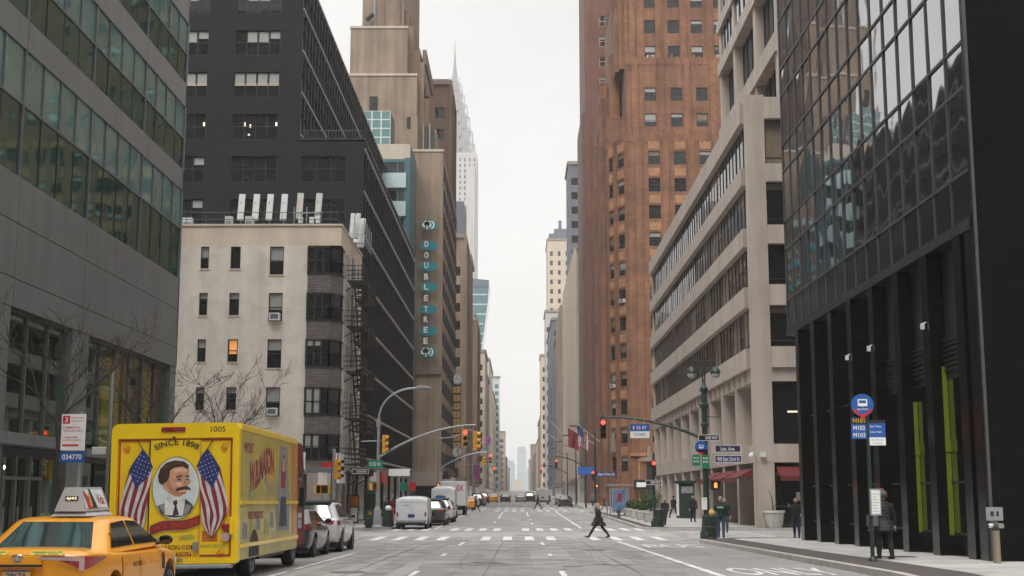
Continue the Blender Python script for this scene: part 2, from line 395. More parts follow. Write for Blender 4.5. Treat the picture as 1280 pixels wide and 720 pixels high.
# worn patches and seams of the asphalt
mb=MB()
strip(mb,M['asphalt_new'],-2.4,4.2,18,33.6,.004); strip(mb,M['asphalt_pale'],-5.2,-2.5,22,38,.004)
strip(mb,M['asphalt_new'],4.55,7.6,20,52,.004); strip(mb,M['asphalt_new'],-4.8,-.4,88,104,.004); strip(mb,M['asphalt_new'],1.2,3.6,90,118,.004)
strip(mb,M['asphalt_pale'],-8.2,8.0,66.6,74,.004); strip(mb,M['asphalt_new'],-7.4,-5.5,30,58,.004)
strip(mb,M['asphalt_pale'],-.2,2.9,39,47,.004)
for xc in (-4.6,-3.2,-1.4,.1,1.9,3.5): strip(mb,M['tyre_lane'],xc-.28,xc+.28,6,59.9,.0065)
structure('road_patches',mb)
mb=MB()
for x in (-3.85,-.62,2.75):
    y=8
    while y<58:
        x2=x+random.uniform(-.03,.03); sheet(mb,M['tar'],[(x-.02,y),(x+.02,y),(x2+.02,y+2.5),(x2-.02,y+2.5)],.0085); x=x2; y+=2.5
for y,x0,x1 in ((35.2,-5.2,4.2),(44.8,-2.3,7.5),(27,-5,1)): strip(mb,M['tar'],x0,x1,y,y+.05,.0085)
for k in range(26):
    x=random.uniform(-5,4); y=random.uniform(26,58); r=random.uniform(.06,.28); n=9
    sheet(mb,M['stain'],[(x+r*random.uniform(.6,1.1)*math.cos(2*math.pi*q/n),y+1.6*r*random.uniform(.6,1.1)*math.sin(2*math.pi*q/n)) for q in range(n)],.0095)
structure('road_seams',mb)
mb=MB()
for (x,y,dx,dy,n) in ((-1.5,26,.0,2.2,9),(2.4,34,.0,1.8,8),(-4.2,38.2,1.1,0,8),(-3,52,1.2,.15,9),(5.8,40,.02,2,6),(-2,33.7,.8,0,8),(.5,70,1.3,.2,6)):
    px,py=x,y
    for i in range(n):
        qx=px+dx+random.uniform(-.15,.15); qy=py+dy+random.uniform(-.2,.2); w=.011
        nx,ny=-(qy-py),(qx-px); l=math.hypot(nx,ny); nx*=w/l; ny*=w/l
        sheet(mb,M['crack'],[(px-nx,py-ny),(px+nx,py+ny),(qx+nx,qy+ny),(qx-nx,qy-ny)],.008); px,py=qx,qy
structure('road_cracks',mb)
for (x,y,r) in ((-.9,36.5,.38),(2.6,47,.36),(.2,69,.36),(-3.9,31,.36)):
    mb=MB(); mb.lathe([(r+.06,0),(r+.06,.012),(r,.012),(r,.006),(r*.8,.006),(r*.8,.012),(0.0001,.012)],M['manhole'],c=(x,y,zg(y)+.002),seg=20)
    o=mb.build('manhole_cover'); tag(o,'round dark iron manhole cover set in the asphalt of the avenue','manhole cover','manhole covers in the avenue')
# painted markings
mb=MB(); PW=M['paint_road']; PZ=.012
def line(x,w,y0,y1,m=None): strip(mb,m or PW,x-w/2,x+w/2,y0,y1,PZ)
line(-5.35,.13,8,31.2); line(-5.36,.13,32.6,44.4); line(-5.36,.12,49,54,M['paint_worn'])
line(4.40,.2,8,59.6)
for x in (-2.35,1.0):
    for y0 in (5,17,29.2,41.3): line(x+(.0),.13,y0,y0+2.4)
    line(x,.13,53.5,58.6)
strip(mb,M['paint_worn'],-5.3,4.2,58.9,59.25,PZ)
line(-5.0,.13,80,137); line(3.86,.16,81,139.5); line(-1.7,.13,96,99); line(-1.6,.13,108,138); line(.95,.13,92,95)
line(.9,.13,104,107); line(.85,.13,116,138); line(-4.9,.13,160,218); line(3.9,.16,160,218)
for y0 in (162,174,186,198,210): line(-1.6,.12,y0,y0+3); line(.9,.12,y0,y0+3)
for x0,y0,y1,st,w,n0,n1 in ((0,61.2,66.6,1.02,.42,-8,8),(0,77.4,82.6,.84,.42,-9,9),(0,143,148.5,.92,.42,-8,8),(0,158,163,.92,.42,-8,8)):
    for i in range(n0,n1):
        x=(i+.5)*st; y=(y0+y1)/2
        strip(mb,PW if (i*7+int(y0))%5 else M['paint_worn'],x-w/2,x+w/2,y0,y1,PZ)
# crosswalks over 52nd Street on both sides
for sx in (1,-1):
    for i in range(9):
        y=62.6+i*1.55
        xs=sorted((sx*9.0,sx*12.6)); strip(mb,PW,xs[0],xs[1],y,y+.62,.013)
    for yb in (142,):
        for i in range(9):
            y=yb+.8+i*1.6; xs=sorted((sx*8.8,sx*12.2)); strip(mb,PW,xs[0],xs[1],y,y+.62,.013)
def roadtext(t,cx,y0,y1,w,m=None):
    text(mb,t,m or PW,lambda x,y:(cx+x,y0+y,zg(y0+y)+PZ),w,y1-y0,.012)
roadtext('ONLY',6.1,29.8,33.3,2.35); roadtext('BUS',6.0,50.5,54.5,2.2); roadtext('ONLY',5.9,91,95,2.2,M['paint_worn']); roadtext('BUS',5.9,104,108.5,2.2,M['paint_worn'])
structure('road_markings',mb)
# sidewalks: a raised slab with a stone kerb and rounded corners, paving sheets on top
def block(name, xk, xf, y0, y1, rc0, rc1, band=1.3):
    s=1 if xf>xk else -1
    def outline(off):
        pts=[]; xa=xk+s*off; ya=y0+off; yb=y1-off
        def arc(cx,cy,r,a0,a1):
            for i in range(9):
                a=a0+(a1-a0)*i/8; pts.append((cx+s*r*math.cos(a),cy+r*math.sin(a)))
        if rc0: arc(xk+s*rc0,y0+rc0,rc0-off,-math.pi/2,-math.pi)
        else: pts.append((xa,y0))
        if rc1: arc(xk+s*rc1,y1-rc1,rc1-off,math.pi,math.pi/2)
        else: pts.append((xa,y1))
        pts += [(xf,yb if rc1 else y1),(xf,ya if rc0 else y0)]
        return pts
    mb=MB(); o=outline(0); n=len(o)
    brk=[y for y in (18,28,60,82) if y0<y<y1]
    def flat(pts,dz,m):
        # cut the outline at the breaks of the ground profile
        ys=[-1e9]+brk+[1e9]
        for a,b in zip(ys,ys[1:]):
            poly=pts
            for lim,keep in ((a,1),(b,-1)):
                out=[]
                for i in range(len(poly)):
                    p,q=poly[i],poly[(i+1)%len(poly)]
                    ip=(p[1]-lim)*keep>=0; iq=(q[1]-lim)*keep>=0
                    if ip: out.append(p)
                    if ip!=iq:
                        t=(lim-p[1])/(q[1]-p[1]); out.append((p[0]+t*(q[0]-p[0]),lim))
                poly=out
                if not poly: break
            if len(poly)>=3: mb.face([(x,y,zg(y)+dz) for x,y in poly],m)
    flat(o,.15,M['kerb'])
    for i in range(n):
        p,q=o[i],o[(i+1)%n]
        ys=[0]+sorted([(l-p[1])/(q[1]-p[1]) for l in brk if abs(q[1]-p[1])>1e-6 and 0<(l-p[1])/(q[1]-p[1])<1])+[1]
        for t0,t1 in zip(ys,ys[1:]):
            a=(p[0]+t0*(q[0]-p[0]),p[1]+t0*(q[1]-p[1])); b=(p[0]+t1*(q[0]-p[0]),p[1]+t1*(q[1]-p[1]))
            mb.face([(a[0],a[1],zg(a[1])-.05),(b[0],b[1],zg(b[1])-.05),(b[0],b[1],zg(b[1])+.15),(a[0],a[1],zg(a[1])+.15)],M['kerb'])
    flat(outline(.22),.155,M['pavers']); flat(outline(band+.22),.160,M['sidewalk'])
    structure(name,mb)
block('sidewalk',7.75,60,-50,60.8,0,3.2,1.25); block('sidewalk',-7.7,-60,-50,60.8,0,3.2,.5)
block('sidewalk',7.25,60,78.2,140.4,3.6,3.2,.6); block('sidewalk',-7.45,-60,78.2,140.4,3.2,3.2,.4)
for k in range(2,7):
    a=CROSS[k-1][1]+.4; b=CROSS[k][0]-.4
    block('sidewalk',7.2,60,a,b,3,3,.4); block('sidewalk',-7.4,-60,a,b,3,3,.4)
block('sidewalk',7.2,60,557.4,2200,3,0,.4); block('sidewalk',-7.4,-60,557.4,2200,3,0,.4)
mb=MB(); mb.box(9.6,36.2,0,10.7,36.9,.006,M['iron_brown']); 
o=mb.build('manhole_cover',loc=(0,0,zg(36.5)+.165)); tag(o,'flat dark utility cover set in the sidewalk by the black glass tower','utility cover')
# ---------------------------------------------------------------- facade helpers
class Fac:
    """vertical facade plane: origin, outward normal; u runs to the right as seen from outside"""
    def __init__(s,x,y,n):
        s.o=(x,y); s.n=n; s.u=(-n[1],n[0]); s.rz=math.atan2(s.u[1],s.u[0])
    def pt(s,u,z,d=0): return (s.o[0]+s.u[0]*u+s.n[0]*d, s.o[1]+s.u[1]*u+s.n[1]*d, z)
    def box(s,mb,u0,u1,z0,z1,d0,d1,m):
        p=[s.pt(u,0,d)[:2] for u,d in ((u0,d0),(u1,d0),(u1,d1),(u0,d1))]
        vs=[(x,y,z0) for x,y in p]+[(x,y,z1) for x,y in p]
        # d increases outwards -> keep faces turned out
        mb.raw(vs,[(0,1,2,3),(7,6,5,4),(1,0,4,5),(2,1,5,6),(3,2,6,7),(0,3,7,4)],m)
    def quad(s,mb,u0,u1,z0,z1,d,m): mb.face([s.pt(u0,z0,d),s.pt(u1,z0,d),s.pt(u1,z1,d),s.pt(u0,z1,d)],m)
def wall(mb,F,u0,u1,z0,z1,ops,dep,m,mr=None,d=0,hole=None):
    """wall sheet with openings (u0,z0,u1,z1) that have reveals of depth dep; hole = material of a dark back pane"""
    ops=[o for o in ops if o[2]>u0+.01 and o[0]<u1-.01 and o[3]>z0+.01 and o[1]<z1-.01]
    us=sorted({u0,u1,*[round(v,4) for o in ops for v in (o[0],o[2])]}); zs=sorted({z0,z1,*[round(v,4) for o in ops for v in (o[1],o[3])]})
    us=[u for u in us if u0<=u<=u1]; zs=[z for z in zs if z0<=z<=z1]
    O=[[any(o[0]-1e-3<=a and b<=o[2]+1e-3 and o[1]-1e-3<=c and e<=o[3]+1e-3 for o in ops) for c,e in zip(zs,zs[1:])] for a,b in zip(us,us[1:])]
    for j,(c,e) in enumerate(zip(zs,zs[1:])):
        i=0
        while i<len(us)-1:
            if O[i][j]: i+=1; continue
            k=i
            while k+1<len(us)-1 and not O[k+1][j]: k+=1
            F.quad(mb,us[i],us[k+1],c,e,d,m); i=k+1
    mr=mr or m
    for a,c,b,e in ops:
        a,b=max(a,u0),min(b,u1); c,e=max(c,z0),min(e,z1); P=lambda u,z,q:F.pt(u,z,d-q)
        mb.face([P(a,c,0),P(a,c,dep),P(a,e,dep),P(a,e,0)][::-1],mr); mb.face([P(b,c,0),P(b,e,0),P(b,e,dep),P(b,c,dep)][::-1],mr)
        mb.face([P(a,c,0),P(b,c,0),P(b,c,dep),P(a,c,dep)],mr); mb.face([P(a,e,0),P(a,e,dep),P(b,e,dep),P(b,e,0)],mr)
        if hole: F.quad(mb,a,b,c,e,d-dep,hole)
_wm={}
def win_mb(w,h,cols=1,rails=(.5,),dep=.2,ft=.05,frame='frame_dark',glass='glass_win',blind=None,bm='blind',lit=None,tilt=0,ac=0):
    """one window in its own axes: x across, z up, y inwards; fills an opening w x h"""
    mb=MB(); y=dep; fr=M[frame]
    mb.box(0,y-.05,0,ft,y+.05,h,fr); mb.box(w-ft,y-.05,0,w,y+.05,h,fr); mb.box(ft,y-.05,0,w-ft,y+.05,ft,fr); mb.box(ft,y-.05,h-ft,w-ft,y+.05,h,fr)
    mb.face([(ft,y,ft),(w-ft,y,ft),(w-ft,y,h-ft),(ft,y,h-ft)],M[glass])
    for c in range(1,cols):
        x=w*c/cols; mb.box(x-ft*.4,y-.04,ft,x+ft*.4,y+.04,h-ft,fr)
    for r in rails: mb.box(ft,y-.035,h*r-ft*.45,w-ft,y+.035,h*r+ft*.45,fr)
    if blind:
        bl=blind if isinstance(blind,(list,tuple)) else [blind]*cols
        for c,bf in enumerate(bl):
            if bf: 
                a=w*c/cols+ft*1.2; b=w*(c+1)/cols-ft*1.2
                mb.face([(a,y-.012,h-ft-(h-2*ft)*bf),(b,y-.012,h-ft-(h-2*ft)*bf),(b,y-.012,h-ft),(a,y-.012,h-ft)],M[bm])
    if lit:
        for (a,b,c,d) in lit[1]: mb.face([(a*w,y-.008,b*h),(c*w,y-.008,b*h),(c*w,y-.008,d*h),(a*w,y-.008,d*h)],M[lit[0]])
    if ac: mb.box(w*.2,y-.42,.04,w*.8,y-.03,.46,M['white_plastic']); mb.box(w*.26,y-.425,.1,w*.74,y-.42,.4,M['frame_grey'])
    return mb
def win_key(**kw):
    k=repr(sorted(kw.items()))
    if k not in _wm:
        mb=win_mb(**kw); _wm[k]=(mb,mb.mesh('window'))
    return _wm[k]
def px_of(x,y,z):
    z-=CAMZ; p=math.atan(258/1658.); d=y*math.cos(p)+z*math.sin(p); u=-y*math.sin(p)+z*math.cos(p)
    return (640+1658*x/max(d,.1)+8, 360-1658*u/max(d,.1), d)
def put_windows(root,items,limit=100,name='window'):
    """items: (key, location, rotation, size) -> the largest in view as parts of their own, the rest as one"""
    def rank(it):
        x,y,d=px_of(*it[1])
        if d<1: return -1
        vis=-20<x<1300 and -20<y<740
        return (it[3]/(d*d))*(1 if vis else .001)
    items=sorted(items,key=rank,reverse=True); made=[]
    for it in items[:limit]:
        o=bpy.data.objects.new(name,it[0][1]); COL.objects.link(o); adopt(o,root); o.location=it[1]; o.rotation_euler=it[2] if isinstance(it[2],tuple) else (0,0,it[2]); made.append(o)
    if items[limit:]:
        mb=MB()
        for it in items[limit:]:
            rot=it[2] if isinstance(it[2],tuple) else (0,0,it[2])
            from mathutils import Euler
            mb.merge(it[0][0], Matrix.Translation(it[1]) @ Euler(rot).to_matrix().to_4x4())
        mb.build(name,root,kind='stuff')
    return made
rnd=random.Random(3)
def plain(root,name,mb,**kw): return mb.build(name,root,**kw)
# every building's root stands at the world origin height of its street front; parts are modelled in street coordinates
def building(name,label): 
    return thing(name,label,'building')

# ================================================================ LEFT: glass and metal office block by the camera
b=building('office_building','grey metal panelled office block with green glass bands, left of the yellow truck')
X=-14.8; F=Fac(X,-8,(1,0,0)); Y1=57.2; U=Y1+8; TOP=50
mods=[Y1-6.27*k for k in range(11)][::-1]            # joints of the facade module
mb=MB(); mb.box(-48,-8,7.45,X-.35,Y1,TOP,M['metal_panel']); mb.box(-48,-8,0,-22.2,Y1,7.45,M['metal_panel']); mb.box(-22.2,Y1-.4,0,X-.5,Y1,7.45,M['metal_panel']); mb.box(X-.35,Y1-.16,7.5,X,Y1,TOP,M['metal_panel'])
plain(b,'wall',mb)
bands=[(7.5,11.4)]+[(15.3,16.25)]+[(19.1+3.85*k,20.15+3.85*k) for k in range(8)]
for i,(z0,z1) in enumerate(bands):
    mb=MB(); zs=[7.5,8.35,10.0,11.4] if i==0 else [z0,z1]
    for z,zz in zip(zs,zs[1:]):
        ys=[-8]+mods
        for a,c in zip(ys,ys[1:]):
            if c-a>.05: F.box(mb,a+8+.018,c+8-.018,z+.014,zz-.014,-.30,0,M['metal_panel'])
    F.box(mb,0,U-.16,z0+.01,z1-.01,-.35,-.31,M['frame_dark'])
    plain(b,'spandrel_panel',mb)
items=[]
zones=[(11.4,15.3,.57),(16.25,19.1,.50)]+[(20.15+3.85*k,22.95+3.85*k,.5) for k in range(7)]
for (z0,z1,sp) in zones:
    W=6.27; H=z1-z0
    key=('ribbon',round(H,2))
    if key not in _wm:
        mb=MB(); y=.07; fr=M['frame_grey']
        mb.box(0,.015,0,.05,y+.05,H,fr); mb.box(W-.05,.015,0,W,y+.05,H,fr)
        for i in range(4):
            a=.05+(W-.1)*i/4; c=.05+(W-.1)*(i+1)/4
            tl=rnd.uniform(-.008,.008)
            mb.face([(a,y+tl,0),(c,y-tl,0),(c,y-tl,H*sp),(a,y+tl,H*sp)],M['glass_green'])
            tl=rnd.uniform(-.006,.006)
            mb.face([(a,y+tl,H*sp),(c,y-tl,H*sp),(c,y-tl,H),(a,y+tl,H)],M['glass_pale'])
            if i: mb.box(a-.012,y-.02,0,a+.012,y+.03,H*sp,M['frame_dark']); mb.box(a-.03,y-.05,H*sp,a+.03,y+.03,H,fr)
        mb.box(.05,y-.05,H*sp-.035,W-.05,y+.03,H*sp+.035,fr)
        _wm[key]=(mb,mb.mesh('window'))
    for m0 in mods[:-1]: items.append((_wm[key],F.pt(m0+8,z0,0),F.rz,W*H))
put_windows(b,items)
# storefront
SF=.25
mb=MB()
for y0,y1 in ((36.3,38.3),(43.76,45.47),(56.3,57.2),(27,28.6),(16,17.6)): F.box(mb,y0+8,y1+8,0,7.5,-.5,-.02,M['metal_panel'])
F.box(mb,0,U-.9,7.38,7.5,-.5,-.1,M['frame_dark']); plain(b,'pier',mb)
mb=MB(); F.box(mb,0,43.76+8,3.47,3.81,-.2,.55,M['metal_panel']); plain(b,'canopy',mb)
mb=MB(); F.box(mb,45.47+8,56.3+8,3.35,3.62,-.3,.1,M['metal_panel']); plain(b,'transom_ledge',mb)
for ya,yb,n in ((28.6,36.3,4),(38.3,43.76,3),(45.47,56.3,6)):
    mb=MB()
    for zz0,zz1 in ((3.81,7.38),(.35,3.4)):
        for i in range(n):
            a=ya+(yb-ya)*i/n; c=ya+(yb-ya)*(i+1)/n
            F.quad(mb,a+8+.02,c+8-.02,zz0,zz1,-.24,M['glass_shop'])
            F.box(mb,a+8-.03,a+8+.03,zz0,zz1,-.28,-.16,M['frame_grey' if zz0>1 else 'frame_dark'])
    for z in (.35,3.4): F.box(mb,ya+8,yb+8,z-.25,z+.04,-.3,-.15,M['frame_dark'])
    plain(b,'shop_window',mb)
mb=MB()                                              # entrance doors with a lobby behind
for i in range(3):
    y=38.6+i*1.1; F.box(mb,y+8,y+8.07,.3,3.2,-.2,-.1,M['frame_grey']); F.box(mb,y+8+1.0,y+8+1.07,.3,3.2,-.2,-.1,M['frame_grey']); F.box(mb,y+8+.07,y+9,2.5,2.6,-.2,-.1,M['frame_grey'])
    F.box(mb,y+8+.12,y+8.16,.95,1.7,-.09,-.05,M['steel'])
plain(b,'door',mb)
mb=MB(); mb.box(-22,24,.25,-15.4,57,.32,M['interior']); mb.box(-22,24,7.2,-15.4,57,7.3,M['interior']); mb.box(-22.1,24,.3,-22,57,7.2,M['interior'])
mb.box(-22,44.2,.3,-15.6,44.5,7.2,M['interior'])
plain(b,'lobby',mb)
mb=MB()
for y0,y1,z0,z1 in ((45.7,47.3,.5,7.2),(49.4,51.6,3.7,7.2),(52.2,53,.6,7.2),(54.6,56,3.7,7.2)): mb.box(-15.62,y0,z0,-15.55,y1,z1,M['yellow_wall'])
plain(b,'partition',mb)
for (y,z) in ((41.2,2.9),(39.6,1.75),(38.9,1.5)):
    mb=MB(); mb.ball((-15.9,y,z),.07,M['lamp_warm'],10,6); mb.tube([(-15.9,y,z+.05),(-15.9,y,z+.5)],.012,M['frame_dark'],5); plain(b,'lamp',mb)

# ================================================================ LEFT: beige brick apartment house
b=building('apartment_house','cream brick apartment house with dark corner bay windows and fire escapes')
FY=81.; XL=-34.; XR=-11.; YB2=92.; ZR=18.6
F=Fac(XL,FY,(0,-1,0)); UX=lambda x:x-XL
BAYX=-13.05
rows=[(17.3,0),(14.38,1),(11.5,2),(8.55,3),(5.72,4)]
ops=[];items=[]
for zt,k in rows:
    for x0,x1,h in ((-19.72,-19.2,1.4),(-17.86,-17.24,1.4),(-15.42,-14.55,1.78),(-23.2,-22.3,1.78),(-26,-25.4,1.4),(-28.4,-27.5,1.78)):
        ops.append((UX(x0),zt-h,UX(x1),zt))
mb=MB(); wall(mb,F,0,UX(BAYX),0,17.35,ops,.16,M['beige_brick'])
F.quad(mb,0,UX(BAYX),17.35,ZR,0,M['beige_band']); F.quad(mb,UX(BAYX),UX(XR),17.35,ZR,0,M['beige_band'])
# side wall along the avenue
G=Fac(XR,FY,(1,0,0)); sops=[]
for zt,k in rows:
    for y0,y1 in ((2.6,3.3),(3.7,4.4),(6.4,7.3),(8.6,9.5)): sops.append((y0,zt-1.7,y1,zt))
wall(mb,G,1.9,YB2-FY,4.6,17.35,sops,.16,M['beige_brick'],hole=M['glass_win']); G.quad(mb,0,YB2-FY,17.35,ZR,0,M['beige_band'])
mb.box(XL,FY+.4,0,XR-.4,YB2,17.3,M['beige_brick']); mb.box(XL,FY+.05,ZR-.02,XR-.05,YB2,ZR,M['slate'])
mb.box(BAYX,FY+.02,0,BAYX+.02,FY+1.9,17.35,M['beige_brick']); mb.box(-11.32,FY+1.55,.2,-11.004,FY+1.9,17.35,M['beige_brick'])
plain(b,'wall',mb)
vars_=[dict(blind=None),dict(blind=.35),dict(blind=.5),dict(blind=.22)]
for zt,k in rows:
    for j,(x0,x1,h) in enumerate(((-19.72,-19.2,1.4),(-17.86,-17.24,1.4),(-15.42,-14.55,1.78),(-23.2,-22.3,1.78),(-26,-25.4,1.4),(-28.4,-27.5,1.78))):
        w=x1-x0; v=dict(rnd.choice(vars_))
        if (k,j)==(2,1): v=dict(lit=('lit_amber',[(.12,.35,.88,.95)]))
        if (k,j)==(1,2): v=dict(blind=.55)
        ft=.05
        mb=MB(); y=.14                                # window: glass with frame, sill and blind as pieces of its own
        mb.face([(ft,y,ft),(w-ft,y,ft),(w-ft,y,h-ft),(ft,y,h-ft)],M['glass_win'])
        o=mb.build('window',b,loc=F.pt(UX(x0),zt-h,0))
        m2=MB(); fr=M['frame_brown']
        m2.box(0,y-.05,0,ft,y+.03,h,fr); m2.box(w-ft,y-.05,0,w,y+.03,h,fr); m2.box(ft,y-.05,0,w-ft,y+.03,ft,fr); m2.box(ft,y-.05,h-ft,w-ft,y+.03,h,fr); m2.box(ft,y-.045,h*.5-.025,w-ft,y+.02,h*.5+.025,fr)
        m2.build('frame',o); m3=MB(); m3.box(-.06,-.05,-.07,w+.06,y-.05,0,M['beige_band']); m3.build('sill',o)
        if v.get('blind'):
            m4=MB(); m4.face([(ft,y-.01,h-ft-v['blind']*h),(w-ft,y-.01,h-ft-v['blind']*h),(w-ft,y-.01,h-ft),(ft,y-.01,h-ft)],M['blind']); m4.build('blind',o)
        if v.get('lit'):
            m4=MB(); m4.face([(.08,y-.01,.5),(w-.08,y-.01,.5),(w-.08,y-.01,h*.95),(.08,y-.01,h*.95)],M['lit_amber']); m4.build('lamp_shade',o)
        if (k,j) in ((1,2),(3,2),(4,2)):
            m5=MB(); m5.box(.12,-.34,.05,w-.12,y-.02,.5,M['white_plastic']); m5.box(.19,-.345,.12,w-.19,-.34,.43,M['frame_grey']); m5.build('air_conditioner',o,bevel=.015)
# corner bay: canted bay window storeys on grey brick aprons
poly=[(BAYX+.02,FY-.06),(-11.62,FY-.06),(-11.03,FY+.75),(-11.03,FY+1.85),(BAYX+.02,FY+1.85)]
zz=[17.35,17.3]
for i,(zt,k) in enumerate(rows):
    zb=zt-(1.74 if i<4 else 1.58); nb=rows[i+1][0] if i<4 else 4.1
    mb=MB(); 
    segs=[(poly[0],poly[1],3),(poly[1],poly[2],1),(poly[2],poly[3],1)]
    for (p,q,n) in segs:
        for c in range(n):
            a=[p[t]+(q[t]-p[t])*c/n for t in (0,1)]; e=[p[t]+(q[t]-p[t])*(c+1)/n for t in (0,1)]
            mb.face([(a[0],a[1],zb),(e[0],e[1],zb),(e[0],e[1],zt),(a[0],a[1],zt)],M['glass_win'])
    o=mb.build('bay_window',b); m2=MB()
    for (p,q,n) in segs:
        for c in range(n+1):
            a=[p[t]+(q[t]-p[t])*c/n for t in (0,1)]; m2.box(a[0]-.045,a[1]-.045,zb,a[0]+.045,a[1]+.045,zt,M['frame_dark'])
        dx,dy=q[0]-p[0],q[1]-p[1]; L=math.hypot(dx,dy); nx,ny=dy/L*.045,-dx/L*.045
        for z,hh in ((zb,.1),(zt-.1,.1),(zb+(zt-zb)*.5-.025,.05)):
            m2.raw([(p[0]+nx,p[1]+ny,z),(q[0]+nx,q[1]+ny,z),(q[0]-nx,q[1]-ny,z),(p[0]-nx,p[1]-ny,z),(p[0]+nx,p[1]+ny,z+hh),(q[0]+nx,q[1]+ny,z+hh),(q[0]-nx,q[1]-ny,z+hh),(p[0]-nx,p[1]-ny,z+hh)],[(3,2,1,0),(4,5,6,7),(0,1,5,4),(1,2,6,5),(2,3,7,6),(3,0,4,7)],M['frame_dark'])
    m2.build('frame',o)
    if i>=1:
        m4=MB(); bf={1:.0,2:.2,3:.95,4:.55}[i]
        if bf:
            for c in (0,1):
                a=poly[0][0]+(poly[1][0]-poly[0][0])*c/3+.09; e=poly[0][0]+(poly[1][0]-poly[0][0])*(c+1)/3-.06
                m4.face([(a,FY-.065,zt-.1-(zt-zb-.2)*bf),(e,FY-.065,zt-.1-(zt-zb-.2)*bf),(e,FY-.065,zt-.1),(a,FY-.065,zt-.1)],M['blind'])
            m4.build('blind',o)
    mb=MB(); mb.prism(poly,'z',nb+.002,zb-.002,M['grey_brick']); mb.build('apron',b)
# fire escapes on the avenue side
for i,(zt,k) in enumerate(rows[:5]):
    for (ya,yb_,dz) in ((2.3,5.4,-1.75),(6.0,9.8,-2.35)):
        z=zt+dz; mb=MB()
        for q in range(9): 
            x=XR+.1+q*.125; mb.box(x,FY+ya,z-.07,x+.09,FY+yb_,z,M['escape_iron'])
        for hz in (.32,.62,.95):
            mb.tube([(XR,FY+ya,z+hz),(XR+1.15,FY+ya,z+hz),(XR+1.15,FY+yb_,z+hz),(XR,FY+yb_,z+hz)],.032,M['escape_iron'],5)
        n=int((yb_-ya)/.22)
        for q in range(n+1): mb.tube([(XR+1.15,FY+ya+(yb_-ya)*q/n,z),(XR+1.15,FY+ya+(yb_-ya)*q/n,z+.9)],.018,M['escape_iron'],4)
        for q in range(6): mb.tube([(XR+.2*q,FY+ya,z),(XR+.2*q,FY+ya,z+.9)],.018,M['escape_iron'],4)
        for y in (ya+.1,yb_-.1): mb.tube([(XR,FY+y,z-.7),(XR+1.05,FY+y,z-.03)],.04,M['escape_iron'],5)
        mb.build('fire_escape',b)
    if i<4:
        mb=MB(); z0=rows[i+1][0]-2.35; z1=zt-1.75
        for s in (0,.5): mb.tube([(XR+.4+s,FY+6.6,z0),(XR+.4+s,FY+3.8,z1)],.05,M['escape_iron'],5)
        for q in range(12):
            f=(q+.5)/12; mb.box(XR+.4,FY+6.6-2.8*f-.09,z0+(z1-z0)*f-.03,XR+.95,FY+6.6-2.8*f+.09,z0+(z1-z0)*f+.01,M['escape_iron'])
        mb.build('fire_escape_stair',b)
mb=MB(); mb.box(XR,FY+5.5,4.2,XR+.12,FY+5.65,17.5,M['galv']); mb.box(XR,FY+5.2,8.6,XR+.3,FY+5.5,10.2,M['white_plastic']); mb.build('drain_pipe',b)
# roof edge, railing
mb=MB(); mb.box(XL,FY-.08,ZR,XR+.06,FY+.25,ZR+.12,M['beige_band']); mb.box(XR-.2,FY+.25,ZR,XR+.06,YB2,ZR+.12,M['beige_band']); mb.build('coping',b)
mb=MB()
for z in (.5,.95): mb.tube([(XL,FY+.4,ZR+z),(XR-.35,FY+.4,ZR+z),(XR-.35,YB2,ZR+z)],.022,M['iron_dark'],5)
x=XL
while x<XR-.3: mb.tube([(x,FY+.4,ZR),(x,FY+.4,ZR+.95)],.018,M['iron_dark'],4); x+=1.2
for q in range(9): mb.tube([(XR-.35,FY+.6+q*1.2,ZR),(XR-.35,FY+.6+q*1.2,ZR+.95)],.018,M['iron_dark'],4)
mb.build('railing',b)
# ground floor shops
mb=MB(); zs0=.1
G.box(mb,0,11,3.55,4.55,-.2,.12,M['white_paint']); G.box(mb,0,3.0,2.75,3.5,.0,.15,M['sign_white']); mb.build('shop_fascia',b)
mb=MB(); Fs=Fac(XL,FY,(0,-1,0))
for x0 in (-20.6,-18.4,-16.4,-14.4): Fs.box(mb,UX(x0),UX(x0+1.6),.5,3.3,.0,.06,M['kiosk_glass']); Fs.box(mb,UX(x0-.08),UX(x0),.2,3.4,.0,.09,M['frame_dark'])
for y0,y1 in ((.3,1.5),(2.2,4.2),(4.6,6.4),(7,9),(9.3,10.8)): G.box(mb,y0,y1,.35,3.3,-.16,-.10,M['kiosk_glass'])
mb.build('shop_window',b)
mb=MB(); Fs.box(mb,UX(-14.9),UX(-12.9),3.55,4.6,.0,.12,M['white_paint']); mb.box(-13.9,FY-.2,2.6,-13.55,FY-.1,4.2,M['sign_black']); mb.box(-12.6,FY-1.3,3.35,-11.2,FY-.1,3.6,M['slate']); mb.build('shop_sign',b)
for a_,e_,m_ in ((0,.5,'brown_dull'),(1.6,2.1,'concrete_dark'),(4.2,4.6,'concrete_dark'),(6.4,7,'brown_dull'),(9,9.3,'concrete_dark')): mb=MB(); G.box(mb,a_,e_,.1,3.5,-.3,0,M[m_]); mb.build('shop_pier',b)
